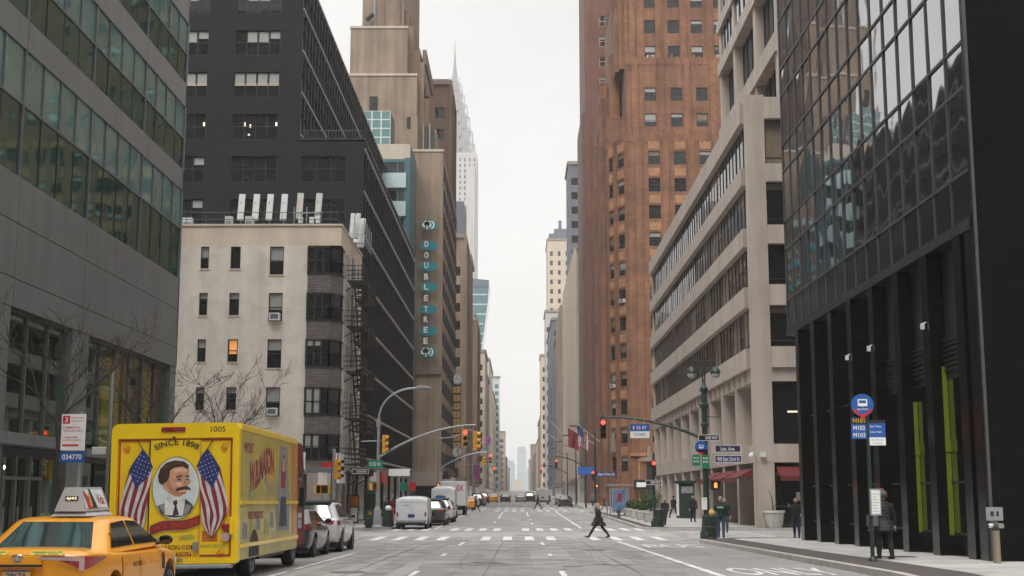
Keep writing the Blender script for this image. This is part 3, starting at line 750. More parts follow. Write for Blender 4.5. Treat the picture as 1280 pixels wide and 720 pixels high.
# rooftop antennas and plant: things of their own on the roof
def panel_antenna(x,y,zb,lab,m='white_plastic'):
    o=thing('panel_antenna',lab,'antenna',(x,y,ZR),0,'mobile phone antennas on the apartment roof')
    mb=MB(); mb.tube([(0,.2,0),(0,.2,zb-ZR+1.5)],.04,M['galv'],6); mb.build('mast',o)
    mb=MB(); mb.box(-.2,-.06,0,.2,.08,1.75,M[m]); mb.build('panel',o,loc=(0,-.02,zb-ZR),bevel=.03).rotation_euler=(R(-6),R(2),0)
    mb=MB(); mb.box(-.04,.03,.3,.04,.2,.42,M['galv']); mb.box(-.04,.03,1.1,.04,.2,1.22,M['galv']); mb.build('bracket',o,loc=(0,0,zb-ZR)); return o
for i,(x,l) in enumerate(((-17.55,'outermost white panel antenna to the left on the cream roof'),(-16.62,'second white panel antenna from the left on the cream roof'),(-15.75,'third white panel antenna from the left on the cream roof'),(-14.85,'rightmost white panel antenna of the row of four on the cream roof'))):
    panel_antenna(x,FY+1.0,19.15,l)
panel_antenna(-13.95,FY+1.6,19.35,'pale slim antenna on the left side of the roof rack','pot'); panel_antenna(-12.72,FY+1.4,19.3,'pale slim antenna near the roof corner','pot')
o=thing('antenna_rack','low galvanised steel rack with white radio boxes on the cream roof','equipment rack',(-13.4,FY+1.3,ZR))
mb=MB()
for z in (.35,1.1): mb.tube([(-.9,0,z),(1.0,0,z)],.035,M['galv'],5)
for x in (-.8,0,.9): mb.tube([(x,0,0),(x,0,1.5)],.035,M['galv'],5)
mb.build('frame',o)
for x in (-.5,.2,.6): mb=MB(); mb.box(x,-.2,.4,x+.28,.0,.8,M['white_plastic']); mb.build('radio_box',o,bevel=.02)
for (x,y,w,l) in ((-20.9,FY+1.2,.6,'white box on the cream roof beside the glass office block'),(-16.9,FY+.75,.5,'small white box low between the roof antennas'),(-18.2,FY+.8,.45,'white cabinet left of the antennas on the cream roof')):
    o=thing('equipment_box',l,'equipment box',(x,y,ZR),0,'boxes on the apartment roof'); mb=MB(); mb.box(-w/2,-.2,.12,w/2,.2,.75,M['white_plastic']); mb.box(-w/2+.05,-.205,.25,w/2-.05,-.2,.45,M['galv']); mb.build('cabinet',o,bevel=.02); mb=MB(); mb.box(-w/2,-.2,0,-w/2+.06,.2,.12,M['galv']); mb.box(w/2-.06,-.2,0,w/2,.2,.12,M['galv']); mb.build('foot',o)
o=thing('antenna_cluster','crowded cluster of white antennas overhanging the avenue side of the cream roof','antenna',(XR-.1,FY+6.5,ZR))
for k in range(5): mb=MB(); mb.box(-.15,-.25,0,.12,.2,1.7,M['white_plastic']); mb.build('panel',o,loc=(.1+.22*(k%3),-1.6+k*.75,.1+.18*(k%2)),bevel=.03).rotation_euler=(0,R(4),R(20*k))
mb=MB(); mb.tube([(-.6,-2,.4),(1.0,-2,.4),(1.0,2,.4)],.04,M['galv'],6); mb.tube([(-.6,-2,-.2),(1.0,-2,-.2),(1.0,2,-.2)],.04,M['galv'],6)
for q in range(4): mb.tube([(1.0,-2+q*1.3,-.4),(1.0,-2+q*1.3,1.3)],.03,M['galv'],5)
mb.build('frame',o)

# ================================================================ LEFT: black brick office building
b=building('black_office_building','black brick office building with a stepped top behind the cream apartment house')
Z1=27.15; YF=92.1; XT=-15.62; Z2=40.3
F=Fac(-46,YF,(0,-1,0)); U=lambda x:x+46
ops=[]; its=[]
k=0
for zt in [25.93-3.13*q for q in range(8)]+[29.05+3.14*q for q in range(4)]:
    for x0,x1,lo in ((-15.48,-12.25,True),(-20.5,-17.2,False),(-25.7,-22.4,False),(-30.9,-27.6,False),(-36,-32.8,False),(-41.2,-38,False)):
        if lo and zt>27: continue
        h=1.88; ops.append((U(x0),zt-h,U(x1),zt)); w=round(x1-x0,2)
        ch=rnd.random(); kw=dict(w=w,h=h,cols=4 if w>3.25 else 3,rails=(.52,),dep=.14,frame='frame_dark',ft=.06)
        if abs(zt-32.19)<.1 or abs(zt-35.33)<.1 or abs(zt-38.4)<.2: kw.update(blind=[.0,.45,.45,.3][:kw['cols']],bm='blind')
        if abs(zt-32.19)<.1: kw.update(lit=('lit_office',[(.02,.49,.98,.55)]),blind=[.45]*kw['cols'])
        if abs(zt-29.05)<.1: kw.update(lit=('lit_office',[(.24,.52,.28,.7),(.37,.48,.4,.62),(.93,.55,.97,.7),(.34,.18,.38,.24)]),blind=None)
        if ch<.3 and 'blind' not in kw: kw.update(blind=[0,0,0,.3][-kw['cols']:])
        its.append((win_key(**kw),F.pt(U(x0),zt-h,0),F.rz,w*h))
mb=MB(); wall(mb,F,0,U(XT),0,Z2,ops,.2,M['black_brick']); wall(mb,F,U(XT),U(-11),0,Z1,ops,.2,M['black_brick'])
mb.box(-46,YF+.3,0,XT-.3,165,Z2,M['black_brick']); mb.box(XT-.35,YF+.3,0,-11.4,138.7,Z1-.35,M['black_brick']); mb.box(XT-.3,YF,Z1-.12,-11.05,138.7,Z1-.01,M['slate'])
plain(b,'wall',mb)
put_windows(b,its)
mb=MB(); mb.box(XT,YF-.03,Z1-.02,-10.96,YF+.2,Z1+.14,M['black_metal']); mb.box(-11.25,YF+.2,Z1-.02,-10.96,138.7,Z1+.14,M['black_metal']); plain(b,'parapet',mb)
# avenue face: floor lines, fins, dark glass between them; lower wing and tower alike
def finface(xf,ya,yb,z0,z1,floors,step,names):
    G=Fac(xf,ya,(1,0,0)); L=yb-ya
    mb=MB(); G.box(mb,0,L,z0,z1,-.32,-.25,M['glass_spandrel']); mb.build(names[0],b)
    mb=MB()
    for z in floors: G.box(mb,0,L,z-.085,z+.085,-.22,.08,M['floor_trim']); 
    mb.build(names[1],b)
    mb=MB(); n=int(L/step)
    for q in range(n+1): G.box(mb,q*L/n-.05,q*L/n+.05,z0,z1,-.2,.0,M['black_metal'])
    mb.build(names[2],b)
    mb=MB()
    for z,zz in zip(floors,floors[1:]): G.box(mb,0,L,zz-1.3,zz-.12,-.25,-.13,M['black_metal'])
    mb.build('spandrel',b)
fl=[4.6+3.13*q for q in range(8)]
finface(-11.02,YF+.1,138.7,4.2,Z1-.1,fl,1.5,('glazing','floor_line','fin'))
finface(XT,YF+.1,165,Z1,Z2-.1,[Z1+.4+3.14*q for q in range(5)],1.5,('glazing','floor_line','fin'))
G=Fac(-11.02,YF+.1,(1,0,0)); mb=MB()
for q in range(8): G.box(mb,q*5.8+.4,q*5.8+5.2,.3,3.6,-.2,-.1,M['kiosk_glass']); G.box(mb,q*5.8-.35,q*5.8+.35,.1,4.15,-.3,.02,M['pier_black'])
mb.build('shop_window',b)
mb=MB(); G.box(mb,0,46,3.6,4.2,-.3,.05,M['pier_black']); G.box(mb,6,10,3.0,3.7,.05,.2,M['sign_white']); G.box(mb,14,18,3.0,3.8,.05,.2,M['sign_red']); mb.build('shop_fascia',b)
mb=MB()
for q in range(20): mb.tube([(XT+.1+q*.24,YF+.25,Z1+.1),(XT+.1+q*.24,YF+.25,Z1+.75)],.012,M['frame_grey'],4)
mb.tube([(XT,YF+.25,Z1+.75),(-11.3,YF+.25,Z1+.75),(-11.3,138,Z1+.75)],.02,M['frame_grey'],4); mb.build('railing',b)

# ================================================================ LEFT: block with teal and pale blue bands behind it
b=building('banded_building','grey block with teal and pale blue bands beside the hotel sign')
YF=150.; x0,x1=-24.,-12.55; F=Fac(x0,YF,(0,-1,0)); U=lambda x:x-x0
ops=[];its=[]
for q in range(9):
    zt=40.2-3.35*q
    for xa in (-20.6,-18.9,-17.2,-15.5,-13.9):
        ops.append((U(xa),zt-1.25,U(xa+(1.45 if xa<-14 else .68)),zt)); its.append((win_key(w=1.45 if xa<-14 else .68,h=1.25,cols=1,rails=(),dep=.1,ft=.05),F.pt(U(xa),zt-1.25,0),0,2))
mb=MB(); wall(mb,F,0,U(-13.2),0,40.6,ops,.15,M['teal_panel']); F.quad(mb,U(-13.2),U(x1),0,40.75,0,M['teal_panel']); F.quad(mb,0,U(-13.2),40.6,42.4,0,M['limestone']); F.quad(mb,U(-13.2),U(x1),40.75,42.4,0,M['limestone'])
mb.box(x0,YF+.3,0,x1,159.6,42.35,M['teal_panel']); mb.box(x0,YF+.01,42.3,x1,159.6,42.4,M['slate'])
plain(b,'wall',mb); put_windows(b,its)
for q in range(9):
    mb=MB(); z=40.2-3.35*q-1.3; F.box(mb,0,U(-13.0),z-1.75,z,0,.25,M['paleblue_panel']); mb.build('balcony_band',b)
b=building('glazed_penthouse','white framed glass penthouse on the grey block with teal bands')
F=Fac(-19.4,151.,(0,-1,0)); mb=MB(); F.box(mb,0,4.4,42.4,46.7,-5,-.06,M['slate']); mb.build('wall',b); its=[]
for i in range(4):
    for j in range(4): its.append((win_key(w=1.1,h=1.07,cols=1,rails=(),dep=.04,ft=.07,frame='frame_white',glass='glass_green'),F.pt(i*1.1,42.41+j*1.07,0),0,1))
put_windows(b,its)

# ================================================================ LEFT: the brick tower hotel with set-backs, and its blade sign
b=building('tower_hotel','tall tan brick hotel with stepped set-backs behind the black office building')
YF=160.; F=Fac(-40,YF,(0,-1,0)); U=lambda x:x+40
mb=MB()
def mass(x0,x1,y0,y1,z0,z1,m='tan_brick'): mb.box(x0,y0,z0,x1,y1,z1,M[m])
mass(-21.2,-9.3,YF,196,0,44.1)
mass(-21.2,-12.7,YF+.4,196,44.1,54.0); mass(-21.2,-14.0,YF+.9,192,54.0,60.4); mass(-19.9,-14.6,YF+2.2,188,60.4,92); mass(-21.2,-20.2,YF+4,190,54,57)
# stepped buttresses towards the avenue
mass(-14.0,-13.3,YF+3.0,188,54.0,zpx(32,163),'tan_dark'); mass(-14.6,-14.0,YF+3.2,186,60.4,zpx(12,163),'tan_dark'); mass(-12.7,-12.0,YF+3.1,186,44.1,zpx(77,163)); mass(-13.3,-12.5,YF+3.05,180,50,zpx(77,163)+1.6,'tan_dark'); mass(-12.0,-11.4,YF+3.3,196,44.1,zpx(122,163),'tan_dark'); mass(-11.4,-10.4,YF+3.6,180,44.1,zpx(160,163)); mass(-13.4,-12.55,YF+.2,YF+2,44.1,zpx(144,160)); mass(-12.3,-11.8,YF+4,178,zpx(80,164),zpx(62,164),'tan_dark'); mass(-11.9,-11.5,YF+4,180,zpx(120,164),zpx(104,164),'tan_dark')
mass(-17.6,-17.0,YF+2,YF+2.3,60.4,92,'tan_dark'); mass(-15.6,-15.0,YF+1.8,YF+2.3,60.4,92,'tan_dark')
plain(b,'wall',mb)
mb=MB()
for z,xr in ((54.0,-12.75),(60.4,-14.05)): F.box(mb,U(-21.2)-.1,U(xr)+.1,z,z+.3,-1.2,.1,M['limestone']) if False else F.box(mb,-21.3+40,U(xr)+.1,z,z+.3,-1.2,-.3 if z<55 else -.8,M['limestone']); mb.build('cornice',b); mb=MB()
F.box(mb,U(-14),U(-9.2),44.1,44.4,-.6,.1,M['limestone']); mb.build('cornice',b); mb=MB(); F.box(mb,U(-12.7),U(-9.2),16.4,16.9,-.1,.35,M['tan_dark']); mb.build('cornice',b)
mb=MB()
for x in (-11.9,-11.1): F.box(mb,U(x),U(x)+.5,45.2,48.2,-2.99,-2.93,M['glass_dark']); F.box(mb,U(x)-.15,U(x)-.02,45,48.6,-2.98,-2.8,M['limestone'])
mb.build('arched_window',b)
its=[]
for (xa,z,w,h,d) in ((-18.6,49.2,1.0,2.1,-.36),(-18.6,46.9,1.0,1.3,-.36),(-14.4,41.9,.9,1.7,.04),(-13.9,47.3,.6,1.3,-.36)): its.append((win_key(w=w,h=h,cols=1,rails=(.5,),dep=0,ft=.06,frame='frame_dark'),F.pt(U(xa),z,d+.06),0,w*h))
G=Fac(-9.3,YF,(1,0,0))
for q in range(13):
    for y in (1.6,4,7.5,9.9,13.4,15.8,19.3,21.7,25.2,27.6,31,33.4): its.append((win_key(w=1.1,h=1.75,cols=1,rails=(.5,),dep=0,ft=.07,frame='frame_dark'),G.pt(y,5.4+q*2.95,.05),G.rz,2))
put_windows(b,its)
mb=MB(); mb.tube([(-19.3,YF+1.6,61.8),(-18.4,YF+1.2,62.4)],.3,M['iron_dark'],8); mb.tube([(-19,YF+1.8,60.6),(-18.9,YF+1.5,62)],.1,M['galv'],6); mb.tube([(-18.3,YF+1.9,60.6),(-18.3,YF+1.9,66)],.12,M['galv'],6); mb.build('roof_plant',b)
mb=MB(); F.box(mb,U(-12.6),U(-9.1),3.1,4.7,0,3.2,M['concrete_dark']); mb.build('entrance_canopy',b)
mb=MB()
for x in (-12.4,-9.3): F.box(mb,U(x),U(x)+.2,.4,3.1,2.7,2.9,M['iron_dark'])
F.box(mb,U(-12.3),U(-9.6),.4,3.0,.02,.1,M['kiosk_glass']); mb.build('entrance',b)
mb=MB(); G.box(mb,0,36,.4,4.4,.02,.08,M['kiosk_glass']); G.box(mb,6,12,4.0,4.9,.0,.6,M['sign_black']); mb.build('shop_window',b)
# hotel blade sign
s=thing('hotel_blade_sign','vertical teal and white hotel blade sign DOUBLETREE on the tan brick tower','sign',(-11.1,159.2,18))
mb=MB(); mb.tube([(0,.1,0),(0,.1,17.6)],.09,M['frame_grey'],6)
for z in (1,6,11,16): mb.tube([(0,.1,z),(0,.85,z)],.05,M['frame_grey'],5)
mb.build('mast',s)
def disc(mb,cx,cz,rx,rz_,y0,y1,m,seg=28):
    pts=[(cx+rx*math.cos(2*math.pi*i/seg),cz+rz_*math.sin(2*math.pi*i/seg)) for i in range(seg)]; mb.prism(pts,'y',y0,y1,m)
zt=35.33; ab=[zpx(y,158) for y in (279,305,331,357,385,412,439)]
for i,z in enumerate(ab):
    mb=MB(); disc(mb,.18,z-18,1.08,.58,-.12,.1,M['sign_teal']); mb.build('oval_plate',s)
    if i in (0,6):
        mb=MB()                                   # emblem: a white tree and a crescent
        for (dx,dz,r) in ((-.05,.12,.36),(-.36,.0,.28),(.22,.0,.28),(-.2,.3,.24),(.12,.3,.22)): disc(mb,dx,z-18+dz,r,r,-.2,-.125,M['sign_white'],14)
        mb.box(-.12,-.21,z-18-.55,.02,-.126,z-18-.1,M['sign_white'])
        P=[(.45+.42*math.cos(a),z-18+.5*math.sin(a)) for a in [R(-80+16*k) for k in range(12)]]+[(.35+.34*math.cos(a),z-18+.42*math.sin(a)) for a in [R(96-16*k) for k in range(12)]]
        mb.prism(P,'y',-.2,-.125,M['sign_white']); mb.build('emblem',s)
zl=[zpx(y,158) for y in (303,317,330,344,357,371,385,398,411,425)]
for ch,z in zip('DOUBLETREE',zl):
    mb=MB(); text(mb,ch,M['sign_white'],lambda x,y,z=z:(x-.08,-.22,z-18-.36+y),.52,.74,.035); mb.build('letter',s)
# ================================================================ RIGHT: black glass tower
b=building('glass_tower','black mirrored glass tower on black stone pillars along the right sidewalk')
X=11.7; YN=33.4; YE=57.4; F=Fac(X,YE,(-1,0,0))        # u = YE - y
ZB=9.15; TOP=58
mb=MB(); mb.box(X+.62,YN+.3,0,40,YE-.02,TOP,M['pier_black'])
mb.box(X+.0,YN,0.2,40,YN+.3,TOP,M['granite_black']); mb.box(X+.62,YE-.02,0,40,YE,TOP,M['pier_black']); plain(b,'wall',mb)
mb=MB(); F.box(mb,0,YE-YN-.31,ZB-.28,ZB,-.6,.04,M['black_metal']); plain(b,'soffit',mb)
rows=[(ZB,1.3,'glass_spandrel')]
z=ZB+1.3
while z<TOP-3: rows.append((z,2.25,'glass_mirror')); rows.append((z+2.25,1.22,'glass_mirror')); z+=3.47
N=16; W=(YE-YN-.3)/N; its=[]; loc=[]
for (z,h,g) in rows:
    key=('pane',h,g)
    if key not in _wm:
        mb=MB(); mb.face([(.03,0,.03),(W-.03,0,.03),(W-.03,0,h-.03),(.03,0,h-.03)],M[g]); _wm[key]=(mb,mb.mesh('window'))
    for i in range(N):
        t=.0042
        its.append((_wm[key],F.pt(i*W,z,-.06),(rnd.gauss(0,t),0,F.rz+rnd.gauss(0,t)),W*h))
put_windows(b,its)
mb=MB()
for i in range(N+1): F.box(mb,i*W-.028,i*W+.028,ZB,TOP,-.12,-.01,M['mullion'])
plain(b,'mullion',mb)
mb=MB(); 
for (z,h,g) in rows: F.box(mb,0,N*W,z-.04,z+.04,-.12,-.013,M['mullion'])
plain(b,'transom',mb)
mb=MB(); F.box(mb,0,N*W,ZB,TOP,-.62,-.13,M['pier_black']); plain(b,'backing',mb)
far_edges=[35.2+2.943*k for k in range(8)]
for k,y in enumerate(far_edges):
    mb=MB(); mb.box(X,y-.6,0.1,X+.46,y,ZB-.28,M['pier_black']); plain(b,'pillar',mb)
mb=MB(); mb.box(X,YN+.301,0.1,X+.46,YN+.85,ZB-.28,M['pier_black']); mb.box(X-.012,YN-.012,.2,X+.06,YN+.06,TOP,M['mullion']); plain(b,'pillar',mb)
for k,y in list(enumerate(far_edges))+[(8,YE)]:
    y0=far_edges[k-1] if k else YN+.85; y1=(y-.6) if k<8 else YE-.1
    mb=MB()
    mb.face([(X+.44,y0,.75),(X+.44,y1,.75),(X+.44,y1,5.3),(X+.44,y0,5.3)][::-1],M['glass_bay']); mb.box(X+.40,y0,.2,X+.6,y1,.75,M['pier_black'])
    for z in (1.0,2.4,5.3): mb.box(X+.40,y0,z-.03,X+.45,y1,z+.03,M['frame_dark'])
    mb.face([(X+.44,y0,5.3),(X+.44,y1,5.3),(X+.44,y1,ZB-.28),(X+.44,y0,ZB-.28)][::-1],M['glass_bay' if k>3 else 'louver'])
    if k in (0,1,2,3):
        for q in range(7): mb.box(X+.36,y0,5.5+q*.14,X+.44,y1,5.56+q*.14,M['louver'])
    plain(b,'shop_window',mb)
for (k,d0,zt) in ((2,.31,4.85),(1,.29,5.65),(0,.38,5.6)):
    y=far_edges[k]-.6; mb=MB(); mb.box(X+d0,y-.03,.95,X+.43,y-.002,zt,M['green_panel']); mb.box(X+d0-.015,y-.07,3.25,X+.435,y-.031,3.6,M['green_panel']); plain(b,'light_panel',mb)
for (k) in (3,4,1):
    y=far_edges[k]-.3; mb=MB(); mb.box(X-.16,y-.04,6.75,X-.05,y+.04,6.92,M['white_plastic']); mb.tube([(X-.1,y,6.9),(X+.01,y,6.95)],.03,M['galv'],5); plain(b,'security_camera',mb)

# ================================================================ RIGHT: ribbed concrete office building
b=building('concrete_office_building','beige concrete office building with ribbon windows and red shop awnings at the corner')
X=14.05; YA=79.; YE=138.; F=Fac(X,YE,(-1,0,0)); L=YE-YA; N_=Fac(X,YA,(0,-1,0))
sp=[(24.85,26.2),(20.9,22.0),(17.05,18.2),(13.3,14.55),(9.55,10.8)]
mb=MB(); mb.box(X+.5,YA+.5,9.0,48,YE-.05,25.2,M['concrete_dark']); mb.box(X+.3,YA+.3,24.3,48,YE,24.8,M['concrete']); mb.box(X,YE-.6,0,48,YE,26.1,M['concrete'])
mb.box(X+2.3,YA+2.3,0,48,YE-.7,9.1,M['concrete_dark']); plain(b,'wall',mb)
mb=MB(); mb.box(X-.02,YA-.02,0.1,X+1.05,YA+1.05,26.4,M['concrete']); plain(b,'corner_pier',mb)
for i,(z0,z1) in enumerate(sp):
    mb=MB(); n=42
    for q in range(n):
        a=(L-1.05)*q/n; F.box(mb,a+.012,a+(L-1.05)/n-.012,z0,z1,-.45,.28,M['concrete'])
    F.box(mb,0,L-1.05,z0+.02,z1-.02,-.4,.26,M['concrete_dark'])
    N_.box(mb,1.05,34,z0,z1,-.45,.24,M['concrete'])
    plain(b,'spandrel',mb)
its=[];W=(L-1.05)/42
wk=[win_key(w=round(W*3,3),h=2.8,cols=3,rails=(),dep=.2,ft=.07,frame='frame_brown',glass='glass_win',blind=bl,bm='blind_tan') for bl in (None,[.3,.3,0],[0,.5,.5])]
for (z0,z1),(c0,c1) in zip(sp[1:],sp[:-1]):
    h=c0-z1
    for q in range(14):
        its.append((win_key(w=round(W*3,3),h=round(h,2),cols=3,rails=(),dep=.16,ft=.07,frame='frame_brown',glass='glass_win',blind=rnd.choice([None,None,[.3,.3,0],[0,.9,.9],[.4,0,0]]),bm='blind_tan'),F.pt(q*3*W,z1,0),F.rz,3*W*h))
    for q in range(8):
        w=3.2; its.append((win_key(w=w,h=round(h,2),cols=2,rails=(.16,),dep=.25,ft=.08,frame='frame_dark',glass='glass_dark',blind=[1.,1.] if (z1>21 and q==0) else rnd.choice([None,[.15,.15]]),bm='blind_tan'),N_.pt(1.05+q*3.6,z1,0),N_.rz,w*h))
put_windows(b,its)
mb=MB()
for q in range(8): N_.box(mb,1.05+q*3.6+3.2,1.05+q*3.6+3.6,9.55,24.85,-.4,.02,M['concrete'])
plain(b,'pier',mb)
# arcade: tall fins, middle band, ground floor columns
mb=MB(); F.box(mb,0,L-1.05,8.75,9.52,-2.2,-.02,M['concrete']); 
n=27
for q in range(n): a=(L-1.05)*q/n; F.box(mb,a,a+.16,8.76,9.5,-.02,.16,M['concrete'])
N_.box(mb,1.05,34,8.75,9.52,-2.2,-.02,M['concrete']); plain(b,'arcade_beam',mb)
fy=[85.8,91.7,97.4,103.2,109,114.8,120.5,126.3,132]
for y in fy:
    mb=MB(); mb.box(X-.02,y-.25,5.05,X+1.7,y+.3,8.75,M['concrete']); plain(b,'fin',mb)
    mb=MB(); mb.box(X-.0,y-.35,0.1,X+1.2,y+.35,3.93,M['concrete']); plain(b,'column',mb)
mb=MB(); F.box(mb,0,L-.0,3.94,5.02,-2.2,.04,M['concrete']); N_.box(mb,.0,34,3.94,5.02,-2.2,.04,M['concrete']); plain(b,'belt_course',mb)
mb=MB(); F.box(mb,0,L-1.05,5.1,8.7,-2.25,-2.1,M['glass_dark']); F.box(mb,0,L-1.05,.2,3.9,-1.6,-1.45,M['glass_dark']); plain(b,'glazing',mb)
mb=MB(); N_.box(mb,1.05,34,5.1,8.7,-.5,-.4,M['glass_dark']);
for q in range(9): N_.box(mb,1.05+q*3.6+1.7,1.05+q*3.6+1.8,5.1,8.7,-.4,-.3,M['frame_dark']); N_.box(mb,1.05+q*3.6+3.2,1.05+q*3.6+3.6,.1,8.75,-.4,.02,M['concrete'])
N_.box(mb,1.05,34,.2,3.9,-.7,-.6,M['glass_shop'] if False else M['glass_dark']); N_.box(mb,1.05,34,1.3,1.42,-.6,-.5,M['frame_brown']); N_.quad(mb,2.4,3.1,1.7,2.2,-.59,M['sign_white']); N_.quad(mb,3.5,3.9,1.2,1.6,-.59,M['blind'])
N_.quad(mb,2,2.9,6.9,7.0,-.39,M['lit_office']); N_.quad(mb,5.2,6.4,7.3,7.4,-.39,M['lit_office']); plain(b,'shop_window',mb)
def awning(F,u0,u1,z,lab=None,txt=None):
    mb=MB(); P=F.pt
    a,bq,c,d=P(u0,z,-.1),P(u1,z,-.1),P(u1,z-.55,1.0),P(u0,z-.55,1.0)
    mb.face([d,c,bq,a],M['awning_red']); mb.face([P(u0,z-.85,1.0),P(u1,z-.85,1.0),c,d],M['awning_red']); mb.face([a,P(u0,z-.55,-.1),d],M['awning_red']); mb.face([bq,c,P(u1,z-.55,-.1)],M['awning_red'])
    mb.face([P(u0,z-.56,-.1),P(u1,z-.56,-.1),P(u1,z-.56,1.0),P(u0,z-.56,1.0)],M['awning_red'])
    return mb.build('awning',b)
awning(F,YE-85.3,YE-80.3,3.62); awning(F,YE-91.2,YE-86.3,3.62); awning(F,YE-97,YE-92.2,3.62); awning(N_,1.2,6.2,3.7); awning(N_,7,12,3.7)
mb=MB(); mb.tube([(X-.05,YA-.1,4.4),(X-.35,YA-.5,4.5)],.05,M['white_plastic'],6); mb.ball((X-.38,YA-.55,4.32),.16,M['white_plastic'],10,6); mb.box(X+.2,YA-.4,4.25,X+.5,YA-.1,4.55,M['white_plastic']); plain(b,'security_camera',mb)
# upper storeys set back
X2=17.; Y0=83.; Y1=107.; Fu=Fac(X2,Y1,(-1,0,0)); Lu=Y1-Y0
mb=MB(); mb.box(X2+.6,Y0+.6,25.2,46,Y1-.1,56,M['concrete_dark']); mb.box(X2,Y1-.5,25.2,46,Y1,56,M['concrete']); mb.box(X2,Y0,25.2,46,Y0+.5,56,M['concrete']); plain(b,'tower_wall',mb)
cols=[0,6.8,15.6,Lu-.8]
for z0,z1 in ((30.6,31.9),(36.5,37.6),(40.2,41.2),(44,45),(47.8,48.8),(51.6,52.6),(55,56)):
    mb=MB(); Fu.box(mb,0,Lu,z0,z1,-.5,.3,M['concrete']); plain(b,'tower_spandrel',mb)
for c in cols: mb=MB(); Fu.box(mb,c,c+.85,25.2,56,-.5,.12,M['concrete']); plain(b,'tower_column',mb)
for z0,z1,g,d in ((25.2,30.6,'glass_dark',-.5),(31.9,36.5,'louver',-.55),(37.6,40.2,'glass_mirror',.0),(41.2,44,'glass_mirror',.0),(45,47.8,'glass_mirror',0),(48.8,51.6,'glass_mirror',0),(52.6,55,'glass_mirror',0)):
    for c,e in zip(cols,cols[1:]):
        mb=MB(); Fu.quad(mb,c+.86,e-.01,z0+.01,z1-.01,d,M[g]); 
        for q in range(1,4): Fu.box(mb,c+.86+(e-c-.86)*q/4-.04,c+.86+(e-c-.86)*q/4+.04,z0,z1,d,d+.08,M['frame_dark'])
        plain(b,'window',mb)

# ================================================================ RIGHT: orange brick art deco hotel
b=building('deco_brick_tower','orange brick stepped tower with a rounded corner behind the concrete office building')
YF=160.; XC=13.6; XL=11.35; F=Fac(XC,YF,(0,-1,0)); G=Fac(XL,200,(-1,0,0))
zr=[44.15-3.42*k for k in range(13)]
wx=[16.1,19.3,22.45,25.6,28.8,32]
ops=[];its=[];wv=[None,.25,.45,.6,.0,.3]
def wk(w,h): return win_key(w=w,h=h,cols=1,rails=(.5,),dep=.16,ft=.07,frame='frame_dark',glass='glass_win',blind=rnd.choice(wv),bm=rnd.choice(['blind','blind','blind_tan']),ac=rnd.random()<.1)
for z in zr[:12]:
    for x in wx: ops.append((x-XC,z-1.72,x-XC+1.48,z)); its.append((wk(1.48,1.72),F.pt(x-XC,z-1.72),0,2.5))
mb=MB(); wall(mb,F,0,26,0,46.1,ops,.2,M['orange_brick'])
# chamfered corner
cx0,cy0,cx1,cy1=XL,164.6,XC,YF; cl=math.hypot(cx1-cx0,cy1-cy0); nx,ny=-(cy0-cy1)/cl,-(cx1-cx0)/cl
Fc=Fac(cx0,cy0,(nx,ny)) if True else None
ops=[]
for z in zr[:12]:
    for u,w in ((.35,1.2),(2.55,1.75)): ops.append((u,z-1.72,u+w,z)); its.append((wk(w,1.72),Fc.pt(u,z-1.72),Fc.rz,2.5))
wall(mb,Fc,0,cl,0,46.2,ops,.2,M['orange_brick'])
ops=[]
for z in zr[:12]:
    for q in range(10): ops.append((1+q*3.4,z-1.7,2.4+q*3.4,z))
wall(mb,G,0,35.4,0,46,ops,.25,M['orange_brick'],hole=M['glass_win'])
mb.prism([(XL+.3,164.8),(XC+.2,YF+.3),(40,YF+.3),(40,200),(XL+.3,200)],'z',0,45.5,M['orange_brick'])
# upper masses
Y2=163.5; F2=Fac(13.9,Y2,(0,-1,0)); ops=[]
for z in (53.4,50.0,46.6):
    for x in (16.1,19.45,22.7,26,29): ops.append((x-13.9,z-1.75,x-13.9+1.5,z)); its.append((wk(1.5,1.75),F2.pt(x-13.9,z-1.75),0,2.4))
wall(mb,F2,0,24,45,57.4,ops,.2,M['orange_brick']); mb.box(13.9,Y2+.3,45,40,196,57.4,M['orange_brick'])
Y3=166.5; F3=Fac(13.9,Y3,(0,-1,0)); ops=[]
for q in range(10):
    z=58.2+3.5*q
    for x in (16.5,19.55,22.6,25.6,28.6): ops.append((x-13.9,z,x-13.9+1.55,z+1.8)); its.append((wk(1.55,1.8),F3.pt(x-13.9,z),0,2.4))
wall(mb,F3,0,24,57,93,ops,.2,M['orange_brick']); mb.box(13.9,Y3+.3,57,40,192,93,M['orange_brick'])
WM=mb
put_windows(b,its)
for (x0,x1,y0,y1,z0,z1) in ((11.35,13.9,166,182,45.5,50.0),(10.75,11.5,170,176,0,49.5),(10.7,11.4,182,186,0,50.5),(11.5,13.9,178,196,45.5,56.2),(12.4,13.6,172,176,45.5,60.5),(12.8,14.2,168.2,172,57,66),(13.2,14.6,166.9,169,57,74),(11.8,12.8,184,192,50,60.3),(13.0,13.9,176,190,56,70)):
    mb=MB(); mb.box(x0,y0,z0,x1,y1,z1,M['orange_brick']); mb.box(x0-.04,y0-.04,z1,x1+.04,y1+.04,z1+.2,M['orange_brick']); plain(b,'buttress',mb)
mb=MB()
for x in (14.6,17.95,21.1,24.3,27.4): F.box(mb,x-XC-.1,x-XC+.7,0,45.6,-.05,.22,M['orange_brick'])
for x in (14.5,17.9,21.2,24.5): F2.box(mb,x-13.9,x-13.9+.8,45,57.1,-.05,.2,M['orange_brick']); F3.box(mb,x-13.9,x-13.9+.8,57,93,-.05,.2,M['orange_brick'])
Fc.box(mb,1.75,2.3,0,45.8,-.05,.2,M['orange_brick']); Fc.box(mb,4.55,5.0,0,46.6,-.05,.25,M['orange_brick']); WM.merge(mb)
mb=MB()
